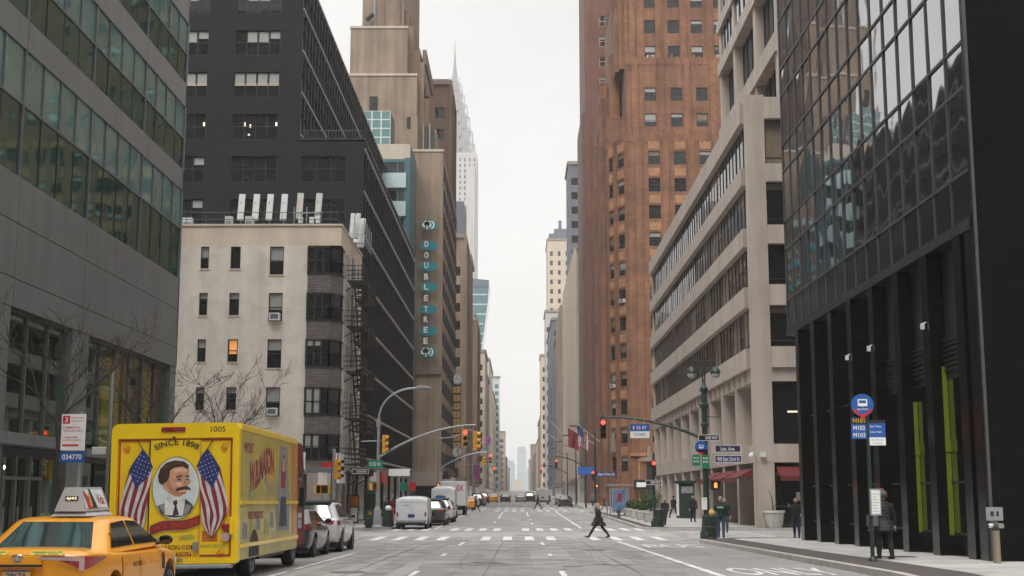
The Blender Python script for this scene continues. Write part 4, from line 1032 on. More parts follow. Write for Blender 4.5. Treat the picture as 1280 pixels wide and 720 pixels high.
for z in zr[:12]:
    for x in wx: F.box(mb,x-XC+.05,x-XC+1.43,z+.25,z+1.25,-.02,.05,M['orange_pale'])
    for u,w in ((.35,1.2),(2.55,1.75)): Fc.box(mb,u+.1,u+w-.1,z+.25,z+1.25,-.02,.05,M['orange_pale'])
for q in range(37): F.box(mb,q*.7,q*.7+.36,45.3,46.25+.22*(q%4==0),-.15,.08,M['orange_brick'])
for q in range(34): F2.box(mb,q*.7,q*.7+.36,56.4,57.5+.25*(q%4==0),-.15,.08,M['orange_brick'])
WM.merge(mb); plain(b,'wall',WM)
mb=MB(); F.box(mb,-.2,26,6.6,7.0,-.1,.3,M['orange_pale']); F.box(mb,.9,3.1,.2,5.9,.0,.10,M['louver']); F.box(mb,.7,.9,.2,6.2,0,.3,M['orange_pale']); F.box(mb,3.1,3.3,.2,6.2,0,.3,M['orange_pale']); F.box(mb,.7,3.3,5.9,6.3,0,.32,M['orange_pale']); plain(b,'entrance',mb)
mb=MB(); Fc.box(mb,.75,1.45,7.2,8.8,.1,.4,M['limestone_dark']); Fc.box(mb,.85,1.35,8.8,9.5,.1,.35,M['limestone_dark']); plain(b,'carving',mb); mb=MB(); F.box(mb,1.3,2.7,6.0,6.5,.33,.5,M['limestone_dark']); F.box(mb,1.8,2.2,6.5,7.8,.02,.35,M['limestone_dark']); plain(b,'carving',mb)
mb=MB(); G.box(mb,1,34,.4,4.0,.02,.06,M['kiosk_glass']); F.box(mb,4.5,24,.5,4.4,.02,.06,M['kiosk_glass']); plain(b,'shop_window',mb)
b=building('brown_brick_tower','tall brownish red brick tower rising behind the orange stepped tower')
YF=203.; F=Fac(10.55,YF,(0,-1,0)); ops=[];its=[]
for q in range(16):
    z=77.7-3.36*q
    for x,w in ((12.9,2.0),(20,2),(26,2)): ops.append((x-10.55,z-1.75,x-10.55+w,z)); its.append((win_key(w=w,h=1.75,cols=2,rails=(.5,),dep=.14,ft=.07,frame='frame_white',glass='glass_mirror',blind=[.3*(q%2),.2]),F.pt(x-10.55,z-1.75),0,3))
mb=MB(); wall(mb,F,0,25,0,98,ops,.2,M['brown_red']); mb.box(10.56,YF+.3,0,35,220,98,M['brown_dull']); mb.box(10.1,204,0,10.55,220,62,M['brown_dull']); plain(b,'wall',mb); put_windows(b,its)
mb=MB(); F.box(mb,0,.9,0,98,-.05,.12,M['brown_red']); F.box(mb,1.5,1.9,0,98,-.05,.1,M['brown_red']); mb.box(10.0,203.5,0.3,10.1,219,4.5,M['kiosk_glass']); plain(b,'pilaster',mb)
# ================================================================ FAR buildings down both sides of the avenue
def farblock(name,label,side,xf,y0,y1,ztop,m,bay=3.2,fl=3.4,ww=.5,wh=.5,z0=5,x1=None,hole='glass_win',pil=None,crown=None,front=True,mb_extra=None,dep=.22,cap='limestone_dark'):
    """a street block front: wall with window openings on the avenue face and on the face turned to us"""
    b=building(name,label); s=1 if side=='r' else -1
    mb=MB(); X1=x1 if x1 is not None else s*(abs(xf)+18)
    G=Fac(xf,y1 if s>0 else y0,(-s,0)); L=y1-y0; zg0=zg(y0)-.2
    ops=[]; n=max(1,int(L/bay)); k=int((ztop-z0-1.5)/fl)
    for i in range(n):
        for j in range(k):
            u=(i+.5)*L/n; z=z0+j*fl; ops.append((u-ww*bay/2,z,u+ww*bay/2,z+wh*fl))
    wall(mb,G,0,L,zg0,ztop,ops,dep,M[m],hole=M[hole])
    if front:
        Fx=Fac(min(xf,X1),y0,(0,-1,0)); W=abs(X1-xf); ops=[]; n=max(1,int(W/bay))
        for i in range(n):
            for j in range(k):
                u=(i+.5)*W/n; z=z0+j*fl; ops.append((u-ww*bay/2,z,u+ww*bay/2,z+wh*fl))
        wall(mb,Fx,0,W,zg0,ztop,ops,dep,M[m],hole=M[hole])
    xa,xb=sorted((xf+s*dep*1.3,X1)); mb.box(xa,y0+dep*1.3,zg0,xb,y1,ztop-.02,M[m])
    mb.build('wall',b)
    mb=MB(); G.box(mb,0,L,z0-.9,z0-.5,-.1,.25,M[cap]); mb.build('string_course',b)
    mb=MB(); G.box(mb,0,L,ztop-.1,ztop+.7,-.5,.35,M[cap]); mb.build('cornice',b)
    if front: mb=MB(); Fac(min(xf,X1),y0,(0,-1,0)).box(mb,0,abs(X1-xf),ztop-.1,ztop+.7,-.5,.35,M[cap]); mb.build('cornice',b)
    if pil:
        mb=MB(); n=int(L/pil)
        for i in range(n+1): G.box(mb,i*L/n-.35,i*L/n+.35,z0,ztop-.1,-.1,.45,M[m])
        mb.build('pilaster',b)
    mb=MB(); G.box(mb,.5,L-.5,zg(y0)+.3,z0-1.2,-.05,.06,M['kiosk_glass']); mb.build('shop_window',b)
    if mb_extra: mb_extra(b)
    return b
def crown(b,name,boxes,m,extra=None):
    mb=MB()
    for bx in boxes: mb.box(*bx,M[m])
    mb.build(name,b)
T=zpx
# left
b=farblock('brick_tower','tan brick tower with a flat top just past the stepped hotel','l',-10.6,198,212,T(105,198),'tan_dark',bay=2.9,pil=5.8)
b=farblock('brown_office_block','brown brick block with pale window surrounds beyond the stepped hotel','l',-9.75,237.5,268,T(300,240),'tan_brick',bay=3,fl=3.3,pil=6)
b=farblock('grey_roofed_block','brown block with a slate grey stepped roof down the left side','l',-9.9,268.5,286,T(322,269),'tan_dark',bay=3)
crown(b,'roof_house',[(-22,270,T(322,269),-11.3,284,T(258,275))],'slate')
b=farblock('dark_office_block','dark brown office block on the left after the slate roofed block','l',-10.3,317.5,345,T(400,318),'brown_dull',bay=3,pil=6)
b=farblock('stone_office_block','tan stone office block on the left with a pale crown','l',-11.6,352.5,381,T(395,353),'tan_brick',bay=3.2)
b=farblock('limestone_block','pale limestone block halfway down the left side','l',-10,397.5,428,T(440,398),'limestone',bay=3)
b=farblock('low_brick_block','lower reddish brick block far down the left side','l',-10.2,428.5,461,T(470,429),'brown_red',bay=3)
b=farblock('pale_block','pale stone block beside the teal glass tower down the left side','l',-10.5,477.5,541,T(450,478),'limestone',bay=3.2)
b=farblock('far_stone_block','far cream stone block on the left before the hazy end of the avenue','l',-10.8,557.5,640,T(490,558),'cream_stone',bay=3.4)
b=farblock('distant_block','distant greyish block on the left where the avenue fades','l',-11,645,760,T(530,646),'limestone',bay=4)
b=farblock('distant_brick_block','most distant tan block on the left of the avenue','l',-11.2,765,900,T(560,766),'tan_brick',bay=4)
# slanted teal glass tower
b=building('teal_glass_tower','teal glass tower with a slanted flaring top beyond the brown blocks')
Yt=520.; xa=-20.; z0,z1=0,T(352,Yt)
mb=MB(); P=[(-21,0),(-13.4,0),(-14.6,T(440,Yt)),(-12.0,T(375,Yt)),(-11.6,T(350,Yt)),(-21.5,T(347,Yt))]; mb.prism(P,'y',Yt,Yt+22,M['glass_teal']); mb.build('glazing',b)
mb=MB()
for j in range(24):
    z=6+j*3.9
    if z<z1-1: mb.box(-20.8,Yt-.15,z,-12.4 if z>T(400,Yt) else -13.8,Yt-.02,z+.5,M['paleblue_panel'])
mb.build('floor_line',b); mb=MB(); mb.box(-21.4,Yt-.3,z1-2,-11.7,Yt+22.3,z1,M['slate']); mb.build('roof_edge',b)
farg=farblock('green_glass_tower','pale green glass apartment tower far down the left side','l',-9.0,640.3,644.5,T(472,641),'paleblue_panel',bay=2.4,fl=3.4,ww=.7,wh=.6,x1=-15,hole='glass_teal')
# the white art deco skyscraper with the needle
b=building('spire_skyscraper','pale art deco skyscraper with tiered arched steel crown and needle spire')
Ys=860.; cx=-42.6; Zc=zpx
mb=MB(); W0=9.6
def shaft(hw,za,zb,mbx,ww=.52,n=7):
    Fq=Fac(cx-hw,Ys-hw,(0,-1,0)); ops=[]; k=int((zb-za)/3.8)
    for i in range(n):
        for j in range(k): ops.append((2*hw*(i+.5)/n-.55,za+.8+j*3.8,2*hw*(i+.5)/n+.55,za+2.9+j*3.8))
    wall(mbx,Fq,0,2*hw,za,zb,ops,.4,M['white_stone'],hole=M['slate'])
    Gq=Fac(cx+hw,Ys-hw,(1,0,0)); wall(mbx,Gq,0,2*hw,za,zb,ops,.4,M['white_stone'],hole=M['slate'])
    mbx.box(cx-hw,Ys-hw+.45,za,cx+hw-.45,Ys+hw,zb,M['white_stone'])
shaft(15.5,0,T(198,Ys),mb,n=10); shaft(12.6,T(198,Ys),T(190,Ys)+1,mb,n=8)
mb.box(cx+9,Ys-17,0,cx+14.4,Ys+5,T(215,Ys),M['white_stone']); mb.box(cx-16,Ys-17.5,0,cx+12.4,Ys+10,T(258,Ys),M['white_stone']); plain(b,'shaft',mb)
mb=MB()
for q in range(8): mb.box(cx-10.0+q*2.8,Ys-17.7,0,cx-9.4+q*2.8,Ys-17.5,T(261,Ys),M['white_stone']); mb.box(cx-12.2+q*2.8,Ys-17.56,0,cx-10.4+q*2.8,Ys-17.49,T(264,Ys),M['slate'])
plain(b,'pilaster',mb)
# crown: stacked arches, each tier narrower
hs=[(14.2,T(214,Ys),T(180,Ys)),(12.6,T(198,Ys),T(164,Ys)),(10.6,T(178,Ys),T(146,Ys)),(8.8,T(162,Ys),T(131,Ys)),(7.0,T(147,Ys),T(118,Ys)),(5.3,T(133,Ys),T(106,Ys)),(3.7,T(120,Ys),T(97,Ys))]
for i,(hw,za,zb) in enumerate(hs):
    mb=MB(); arch=[(cx-hw,za),(cx+hw,za)]+[(cx+hw*math.cos(math.pi*k/12),za+(zb-za)*math.sin(math.pi*k/12)) for k in range(13)]
    mb.prism(arch,'y',Ys-hw*.98,Ys+hw*.98,M['steel_crown']); arch2=[(y-cx+Ys,z) for y,z in arch]; mb.prism(arch2,'x',cx-hw*.98,cx+hw*.98,M['steel_crown'])
    for k in range(1,6):                       # triangular windows in the arch
        a=math.pi*k/6; r0,r1=.62,.86; da=.13
        for face in (0,1):
            tri=[(hw*r1*math.cos(a),(zb-za)*r1*math.sin(a)),(hw*r0*math.cos(a-da),(zb-za)*r0*math.sin(a-da)),(hw*r0*math.cos(a+da),(zb-za)*r0*math.sin(a+da))]
            if face==0: mb.face([(cx+t[0],Ys-hw*.98-.15,za+t[1]) for t in tri],M['slate'])
            else: mb.face([(cx+hw*.98+.15,Ys+t[0],za+t[1]) for t in tri],M['slate'])
    plain(b,'crown_tier',mb)
mb=MB(); mb.lathe([(2.6,T(110,Ys)),(1.9,T(98,Ys)),(1.0,T(84,Ys)),(.45,T(68,Ys)),(.12,T(50,Ys)),(.01,T(48,Ys))],M['steel_crown'],c=(cx,Ys,0),seg=8); plain(b,'spire',mb)
# right
b=farblock('dark_slab_tower','dark slab tower between the brown tower and the open sky','r',11.7,300.5,316,T(206,301),'slate',bay=2.6,ww=.6,hole='glass_dark',x1=40)
b=farblock('limestone_hotel','tall pale limestone block with vertical ribs on the right after the brown tower','r',10.5,237.5,300,T(312,238),'limestone',bay=3,pil=3.2,fl=3.5)
b=farblock('ribbed_stone_block','greyish stone block with set-back top down the right side','r',10.45,317.5,352,T(385,318),'limestone_dark',bay=3,pil=6)
b=farblock('brown_stone_block','brown stone block down the right side of the avenue','r',10.4,352.5,381,T(420,353),'tan_dark',bay=3)
b=farblock('grey_metal_block','grey metal and glass block down the right side','r',10.2,397.5,461,T(400,398),'slate',bay=2.6,ww=.65)
b=farblock('white_banded_tower','white tower with dark window bands down the right side','r',9.9,477.5,500,T(390,478),'white_stone',bay=3.4,ww=.8,wh=.4,fl=4.6,hole='glass_dark',x1=24)
b=farblock('cream_skyscraper','cream stone skyscraper with dark crown and pinnacles down the right side','r',12.9,575,605,T(300,575),'cream_stone',bay=3.2,fl=4.2,ww=.38,x1=30)
zt=T(304,575); crown(b,'crown',[(13.6,577,zt,29,603,T(292,577)),(16,580,T(292,577),26,600,T(286,580)),(18.2,588,T(286,580),19.6,590,T(274,585))],'slate')
b=farblock('tan_tower','tan tower with a ragged top far down the right side','r',9.4,557.5,580,T(445,558),'cream_stone',bay=3,fl=4,x1=22)
b=farblock('stepped_far_block','stepped tan block far down the right side','r',10.3,605,700,T(520,606),'tan_brick',bay=4)
b=farblock('far_pale_block','pale far block on the right where the avenue fades','r',10.8,705,820,T(548,706),'limestone',bay=4)
b=farblock('far_brick_block','most distant brick block on the right of the avenue','r',11,825,980,T(565,826),'brown_red',bay=4)
for (s_,x_,y0_,y1_,t_,m_,l_) in (('l',-9.2,905,960,540,'limestone','slim pale tower past the last left blocks, fading'),('l',-8.6,965,1050,572,'brown_red','reddish block past the slim pale tower on the left, fading'),('r',9.6,985,1060,556,'tan_brick','tan fading block past the brick block on the right'),('r',8.8,1065,1160,575,'limestone','lowest fading pale block at the right end of the avenue'),('l',-7.6,1055,1200,585,'cream_stone','last fading cream block at the left end of the avenue')):
    farblock('fading_block',l_,s_,x_,y0_,y1_,T(t_,y0_),m_,bay=4.5,fl=4)
# the hazy end of the avenue
def slab(name,label,x0,x1,y,d,zt,m,n=8):
    b=building(name,label); mb=MB(); mb.box(x0,y,0,x1,y+d,zt,M[m]); mb.build('wall',b); mb=MB()
    for i in range(n): mb.box(x0+(x1-x0)*(i+.25)/n,y-.4,8,x0+(x1-x0)*(i+.75)/n,y-.02,zt-5,M['paleblue_panel'])
    mb.build('glazing',b); mb=MB(); mb.box(x0+1,y+1,zt,x1-1,y+d-1,zt+4,M[m]); mb.build('roof_plant',b)
slab('hazy_tower','grey blue tower standing alone in the haze at the end of the avenue',-1.5,10,1700,30,T(562,1700),'haze_tinted_glass')
slab('hazy_low_tower','hazy lower tower left of the lone grey blue tower',-14,-4,1500,30,T(580,1500),'haze_tinted_glass',6)
slab('hazy_stub_tower','hazy squat tower right of the lone grey blue tower',10,16,1600,30,T(588,1600),'haze_tinted_glass',4)
slab('hazy_end_block','low pale block closing the far end of the avenue',-6,5,1400,30,T(604,1400),'limestone',6)

# the avenue goes on behind the camera: unseen blocks added for canyon shade and reflections
farblock('unseen_brick_block','unseen tan brick block added on the left of the avenue behind the photographer','l',-12.5,-120,-30,48,'tan_brick',bay=3.2,front=False)
farblock('unseen_brick_block','unseen brown brick block added on the right of the avenue behind the photographer','r',11.5,-120,-14,52,'brown_dull',bay=3.2,front=False)
slab('unseen_closing_block','unseen dark stone block added to close the avenue behind the photographer',-60,60,-190,40,40,'tan_dark',20)
# ================================================================ VEHICLES (modelled pointing along +y, rear at y=0, x to the right, wheels on z=0)
def cr(p0,p1,p2,p3,t):
    return tuple(.5*((2*b)+(c-a)*t+(2*a-5*b+4*c-d)*t*t+(3*b-a-3*c+d)*t**3) for a,b,c,d in zip(p0,p1,p2,p3))
def dense(pts,k,keep_first=True):
    out=[]; n=len(pts)
    for i in range(n-1):
        a=pts[max(i-1,0)]; d=pts[min(i+2,n-1)]
        for j in range(k): out.append(cr(a,pts[i],pts[i+1],d,j/k))
    out.append(tuple(pts[-1])); return out
class Body:
    """lofted lower body: stations (y, z_bottom, z_shoulder, z_deck, half width, rear/front lean)"""
    def __init__(s,st,ks=4,kr=3):
        s.st=dense(st,ks); s.kr=kr
        s.rings=[dense(s.sec(q),kr) for q in s.st]
    def sec(s,q):
        y,zb,zs,zt,hw,ln=q; zm=zb+.5*(zs-zb)
        P=[(0,zb),(.82*hw,zb),(.95*hw,zb+.10),(.995*hw,zm-.05),(hw,zm+.12),(.985*hw,zs-.06),(.93*hw,zs),(.62*hw,zs+(zt-zs)*.85),(0,zt)]
        return [(x,y+ln*(z-.6),z) for x,z in P]
    def mesh(s,mb,m):
        full=[r+[(-x,y,z) for x,y,z in r[::-1]][1:-1] for r in s.rings]; n=len(full[0])
        vs=[p for r in full for p in r]; fs=[]
        for i in range(len(full)-1):
            for j in range(n): fs.append((i*n+j,i*n+(j+1)%n,(i+1)*n+(j+1)%n,(i+1)*n+j))
        fs.append(tuple(range(n-1,-1,-1))); b=(len(full)-1)*n; fs.append(tuple(range(b,b+n)))
        mb.raw(vs,fs,m)
    def side_x(s,y,z):
        """outer half width of the flank at (y,z)"""
        best=None
        for r0,r1 in zip(s.rings,s.rings[1:]):
            ya=sum(p[1] for p in r0)/len(r0); yb=sum(p[1] for p in r1)/len(r1)
            if ya<=y<=yb or best is None:
                t=min(max((y-ya)/max(yb-ya,1e-6),0),1); ring=[tuple(a+(b-a)*t for a,b in zip(p,q)) for p,q in zip(r0,r1)]; best=ring
                if ya<=y<=yb: break
        x=0
        for p,q in zip(best,best[1:]):
            if min(p[2],q[2])<=z<=max(p[2],q[2]) and abs(q[2]-p[2])>1e-6:
                t=(z-p[2])/(q[2]-p[2]); x=max(x,p[0]+(q[0]-p[0])*t)
        return x
    def patch(s,mb,m,y0,y1,z0,z1,off=.006,ny=6,nz=5,sides=(1,-1),fn=None):
        for sg in sides:
            G=[]
            for i in range(ny+1):
                row=[]
                for j in range(nz+1):
                    y=y0+(y1-y0)*i/ny; z=z0+(z1-z0)*j/nz
                    if fn: y,z=fn(y,z)
                    row.append((sg*(s.side_x(y,z)+off),y,z))
                G.append(row)
            mb.grid(G,m)
GR=.26
def greenhouse(mb,m,pr):
    """cabin: pr = dict(yb0,yb1 belt; yr0,yr1 roof; wb, wr half widths; zb, zr)"""
    rings=[]; H=pr['zr']-pr['zb']
    def ring(t,z,ins,insy):
        y0=pr['yb0']+(pr['yr0']-pr['yb0'])*t+insy; y1=pr['yb1']+(pr['yr1']-pr['yb1'])*t-insy
        w=pr['wb']+(pr['wr']-pr['wb'])*t-ins; r=min(GR,w*.8); pts=[]
        for cx,cy,a0 in ((w-r,y1-r,0),(-(w-r),y1-r,90),(-(w-r),y0+r,180),(w-r,y0+r,270)):
            for k in range(8): a=R(a0+90*k/7); pts.append((cx+r*math.cos(a),cy+r*math.sin(a),z))
        return pts
    for t,ins,iy in ((0,0,0),(.3,0,0),(.6,0,0),(.82,0,0),(.91,.008,.02),(.955,.028,.06),(.985,.065,.13),(1.003,.13,.25),(1.018,.25,.42),(1.026,.42,.6)):
        rings.append(ring(min(t,1),pr['zb']+H*t,ins,iy))
    k=len(rings[0]); vs=[p for r in rings for p in r]; fs=[]
    for i in range(len(rings)-1):
        for j in range(k): fs.append((i*k+j,i*k+(j+1)%k,(i+1)*k+(j+1)%k,(i+1)*k+j))
    fs.append(tuple(range((len(rings)-1)*k,len(rings)*k))); fs.append(tuple(range(k-1,-1,-1))); mb.raw(vs,fs,m)
def gh_side(pr,y,z,off=.008):
    t=(z-pr['zb'])/(pr['zr']-pr['zb']); return pr['wb']+(pr['wr']-pr['wb'])*t+off
def gh_pane(mb,m,pr,front,t0=.08,t1=.88,inset=.17,off=.008):
    a,b=('yb1','yr1') if front else ('yb0','yr0'); s=1 if front else -1; P=[]; n=16
    for i in range(n+1):
        row=[]
        for j in range(6):
            t=t0+(t1-t0)*j/5; w=pr['wb']+(pr['wr']-pr['wb'])*t; wi=w-inset; x=-wi+2*wi*i/n
            e=max(0,abs(x)-(w-GR)); rec=GR-math.sqrt(max(0,GR*GR-e*e))
            row.append((x,pr[a]+(pr[b]-pr[a])*t+s*(off-rec),pr['zb']+(pr['zr']-pr['zb'])*t))
        P.append(row)
    mb.grid(P,m)
def wheel(root,x,y,r,w=.21,rim='rim',spokes=10):
    mb=MB(); Mx=Matrix.Rotation(R(90),4,'Y')
    o=bpy.data.objects.new('wheel',None); COL.objects.link(o); adopt(o,root); o.location=(x,y,r)
    key=('wheel',r,w,rim,spokes)
    if key not in _wm:
        mb=MB(); mb.lathe([(r*.68,-w/2),(r*.94,-w/2),(r,-w/2+.03),(r,w/2-.03),(r*.94,w/2),(r*.68,w/2)],M['tyre'],seg=24,mat4=Mx); ty=mb.mesh('tyre',40)
        m2=MB(); m2.lathe([(.0001,-w/2+.05),(r*.66,-w/2+.05)],M['trim_black'],seg=20,mat4=Mx); m2.lathe([(r*.62,w/2-.005),(r*.70,w/2+.004),(r*.70,-w/2-.004),(r*.62,-w/2+.005)],M[rim],seg=24,mat4=Mx)
        for sg in (1,-1):
            m2.lathe([(.0001,sg*(w/2-.02)),(r*.16,sg*(w/2-.025)),(r*.16,sg*(w/2-.06))],M[rim],seg=12,mat4=Mx)
            m2.lathe([(.0001,sg*(w/2-.10)),(r*.66,sg*(w/2-.10))],M['trim_black'],seg=20,mat4=Mx)
            for q in range(spokes):
                a=2*math.pi*q/spokes; ca,sa=math.cos(a),math.sin(a); p0=(sg*(w/2-.035),ca*r*.12,sa*r*.12); p1=(sg*(w/2-.015),ca*r*.64,sa*r*.64); m2.tube([p0,p1],[.03*r/.33,.022*r/.33],M[rim],5)
        _wm[key]=(ty,m2.mesh('rim',40))
    for nm,me in zip(('tyre','rim'),_wm[key]): c=bpy.data.objects.new(nm,me); COL.objects.link(c); adopt(c,o)
def cut_arches(o,ys,r,W):
    """cut wheel arches out of the body"""
    cm=MB()
    for y in ys:
        for sg in (1,-1):
            x0,x1=sorted((sg*(W-.26),sg*(W+.2))); cm.lathe([(r,x0),(r,x1)],M['trim_black'],seg=28,mat4=Matrix.Translation((0,y,r*.93)) @ Matrix.Rotation(R(90),4,'Y'))
    c=cm.build('cutter',weld=True); md=o.modifiers.new('b','BOOLEAN'); md.operation='DIFFERENCE'; md.object=c; md.solver='EXACT'
    dg=bpy.context.evaluated_depsgraph_get(); me=bpy.data.meshes.new_from_object(o.evaluated_get(dg)); o.modifiers.clear(); o.data=me
    me.polygons.foreach_set('use_smooth',[True]*len(me.polygons)); me.set_sharp_from_angle(angle=R(32)); bpy.data.objects.remove(c)
SEDAN=dict(L=4.8,W=.91,st=[(.0,.42,.95,1.0,.70,-.10),(.05,.32,1.0,1.06,.80,-.08),(.22,.26,1.02,1.08,.87,-.05),(.7,.24,.99,1.07,.905,0),(1.3,.22,.96,1.03,.915,0),(2.4,.21,.93,1.0,.915,0),(3.3,.21,.92,1.0,.91,0),(3.9,.22,.88,.98,.90,.0),(4.4,.24,.80,.90,.84,.05),(4.68,.28,.70,.78,.72,.08),(4.78,.36,.6,.66,.6,.1)],
  gh=dict(yb0=.66,yb1=3.72,yr0=1.42,yr1=2.72,wb=.84,wr=.62,zb=.97,zr=1.44),wheels=(.98,3.78),r=.335,
  dlo=[[(1.06,1.04),(1.46,1.36),(2.08,1.385),(2.08,1.04)],[(2.15,1.04),(2.15,1.385),(2.62,1.36),(3.36,1.03)]])
SUV=dict(L=4.9,W=.97,st=[(.0,.48,.90,.95,.78,-.10),(.05,.38,1.06,1.12,.88,-.08),(.25,.32,1.10,1.16,.94,-.05),(.9,.30,1.10,1.16,.968,0),(2.2,.28,1.06,1.12,.97,0),(3.2,.28,1.04,1.12,.965,0),(4.0,.29,1.02,1.11,.95,0),(4.5,.32,.94,1.03,.88,.04),(4.8,.36,.82,.9,.74,.06),(4.88,.45,.7,.75,.62,.06)],
  gh=dict(yb0=.30,yb1=3.75,yr0=.62,yr1=2.75,wb=.89,wr=.66,zb=1.09,zr=1.66),wheels=(1.0,3.92),r=.375,
  dlo=[[(.72,1.17),(.86,1.55),(1.25,1.58),(1.25,1.16)],[(1.30,1.16),(1.30,1.58),(2.18,1.60),(2.18,1.15)],[(2.26,1.15),(2.26,1.60),(2.72,1.56),(3.42,1.14)]])
def make_car(name,label,cat,spec,paint,group=None,detail=True,tail='tail_red'):
    root=thing(name,label,cat,(0,0,0),0,group)
    B=Body(spec['st']); gh=spec['gh']; mb=MB(); B.mesh(mb,M[paint]); o=mb.build('body',root,smooth=32); cut_arches(o,spec['wheels'],spec['r']+.055,spec['W'])
    mb=MB(); greenhouse(mb,M[paint],gh); mb.build('cabin',root,smooth=50)
    for i,D_ in enumerate(spec['dlo']):
        for sg in (1,-1):
            mb=MB(); mb.face([(sg*gh_side(gh,y,z),y,z) for y,z in (D_ if sg<0 else D_[::-1])],M['car_glass']); mb.build('side_window',root)
    mb=MB(); gh_pane(mb,M['rear_glass'],gh,False); mb.build('rear_window',root,smooth=60)
    mb=MB(); gh_pane(mb,M['car_glass'],gh,True); mb.build('windshield',root,smooth=60)
    for y in spec['wheels']:
        for sg in (1,-1): wheel(root,sg*(spec['W']-.115),y,spec['r'])
    mb=MB(); mb.box(-spec['W']*.86,.2,.14,spec['W']*.86,spec['L']-.25,.32,M['trim_black']); mb.build('underbody',root)
    # doors: thin skins over the flank with a gap around them
    ys=[D_[0][0] for D_ in spec['dlo']]+[spec['dlo'][-1][3][0]]
    yd=(1.28,2.12,3.16) if spec is SEDAN else (1.34,2.22,3.2)
    for a,b_ in zip(yd,yd[1:]):
        for sg in (1,-1):
            d=MB(); B.patch(d,M[paint],a+.012,b_-.012,.36 if spec is SEDAN else .45,gh['zb']-.055,.009,sides=(sg,)); o=d.build('door',root,smooth=60)
            h=MB(); B.patch(h,M[paint],a+.10,a+.30,gh['zb']-.20,gh['zb']-.165,.035,3,1,sides=(sg,)); h.build('handle',o)
    g=MB()
    for y in yd: B.patch(g,M['trim_black'],y-.006,y+.006,.34,gh['zb']-.05,.0045,1,6)
    g.build('door_gap',root)
    # lamps, plate, mirror, bumper line
    zt=.92 if spec is SEDAN else 1.0
    for sg in (1,-1):
        mb=MB(); w=spec['W']
        def rp(x,z): # a point on the rear
            return None
        B.patch(mb,M[tail],.06,.36 if spec is SEDAN else .42,zt-.09,zt+.05,.012,5,3,(sg,))
        xi=.38 if spec is SEDAN else .48
        G=[]
        for i in range(6):
            x=xi+(w*.86-xi)*i/5; yy=-.02+(.07 if i==5 else .02 if i==4 else 0)
            G.append([(sg*x,yy-(.16*(z-.6)) if spec is SEDAN else yy-.08*(z-.6),z) for z in (zt-.10+.05*(1-i/5),zt-.02,zt+.05)])
        mb.grid(G,M[tail]); mb.build('tail_light',root,smooth=40)
        mb=MB(); B.patch(mb,M['head_lamp'],spec['L']-.75,spec['L']-.22,.66 if spec is SEDAN else .82,.76 if spec is SEDAN else .92,.012,5,3,(sg,)); mb.build('headlight',root,smooth=40)
        mb=MB(); mb.ball((sg*(gh['wb']+.14),spec['dlo'][-1][3][0]-.16,gh['zb']+.09),.1,M[paint if paint!='taxi_paint' else 'trim_black'],10,6,(1.05,.7,.75)); mb.tube([(sg*(gh['wb']-.02),spec['dlo'][-1][3][0]-.12,gh['zb']+.03),(sg*(gh['wb']+.12),spec['dlo'][-1][3][0]-.16,gh['zb']+.06)],.025,M['trim_black'],5); mb.box(sg*(gh['wb']+.14)-.075,spec['dlo'][-1][3][0]-.236,gh['zb']+.035,sg*(gh['wb']+.14)+.075,spec['dlo'][-1][3][0]-.226,gh['zb']+.145,M['car_glass']); mb.build('side_mirror',root,smooth=40)
    mb=MB(); z=.72 if spec is SEDAN else .8; mb.box(-.17,-.045,z-.08,.17,-.03,z+.08,M['plate_tan']); mb.box(-.13,-.05,z-.03,.13,-.045,z+.03,M['sign_navy']); mb.build('licence_plate',root).rotation_euler=(R(-4),0,0)
    return root,B
def put(o,x,y,rz=0,roll=0,dz=0):
    sl=math.atan2(zg(y+4)-zg(y),4); o.location=(x,y,zg(y)+.004+dz); o.rotation_euler=(sl,roll,rz)
# ---------------------------------------------------------------- the taxi in front
tx,B=make_car('taxi','yellow taxi with a white rooftop advertising box in the lower left corner','taxi',SEDAN,'taxi_paint')
put(tx,-6.42,17.4,0,0,.055); tx.scale=(1.03,1.03,1.0)
for o in [k for k in KIDS[tx] if k.name.startswith('tail_light') or k.name.startswith('licence')]:
    KIDS[tx].remove(o); bpy.data.objects.remove(o)
PT=[(.27,-.045),(.45,-.042),(.60,-.036),(.69,-.030),(.745,-.004),(.79,.030),(.835,.11),(.865,.22),(.885,.36),(.898,.52)]
for sg in (1,-1):                       # large lamps: a clear bar over a red wedge wrapping the corner
    def lamp(nm,m,par,i0,i1,zl,zh,off):
        mb=MB(); G=[]; n=i1-i0
        for k,i in enumerate(range(i0,i1+1)):
            x,y=PT[i]; t=k/n; j=min(max(i,1),len(PT)-2); tx_,ty_=PT[j+1][0]-PT[j-1][0],PT[j+1][1]-PT[j-1][1]; l=math.hypot(tx_,ty_); nx,ny=ty_/l,-tx_/l
            a,b_=zl(t),zh(t); G.append([(sg*(x+nx*off),y+ny*off-.10*(z-.6)*(1-min(1,y/.3) if y>0 else 1),z) for z in (a,a+(b_-a)*.33,a+(b_-a)*.66,b_)])
        mb.grid(G,M[m]); return mb.build(nm,par,smooth=50)
    o=lamp('tail_light','tail_red',tx,1,9,lambda t:.955-.25*t**.75 if t<.5 else .806+(t-.5)*.26,lambda t:.985-.045*max(0,t-.5)*2*.5,.022)
    lamp('reversing_lamp','tail_clear',o,0,5,lambda t:.945-.028*t,lambda t:.98-.004*t,.03); lamp('indicator','tail_clear',o,4,5,lambda t:.80,lambda t:.94,.03)
mb=MB(); mb.box(-.30,-.10,.84,.30,-.075,.99,M['taxi_paint']); mb.box(-.32,-.115,.855,.32,-.1,.885,M['trim_black']); mb.build('trunk_garnish',tx,bevel=.01)
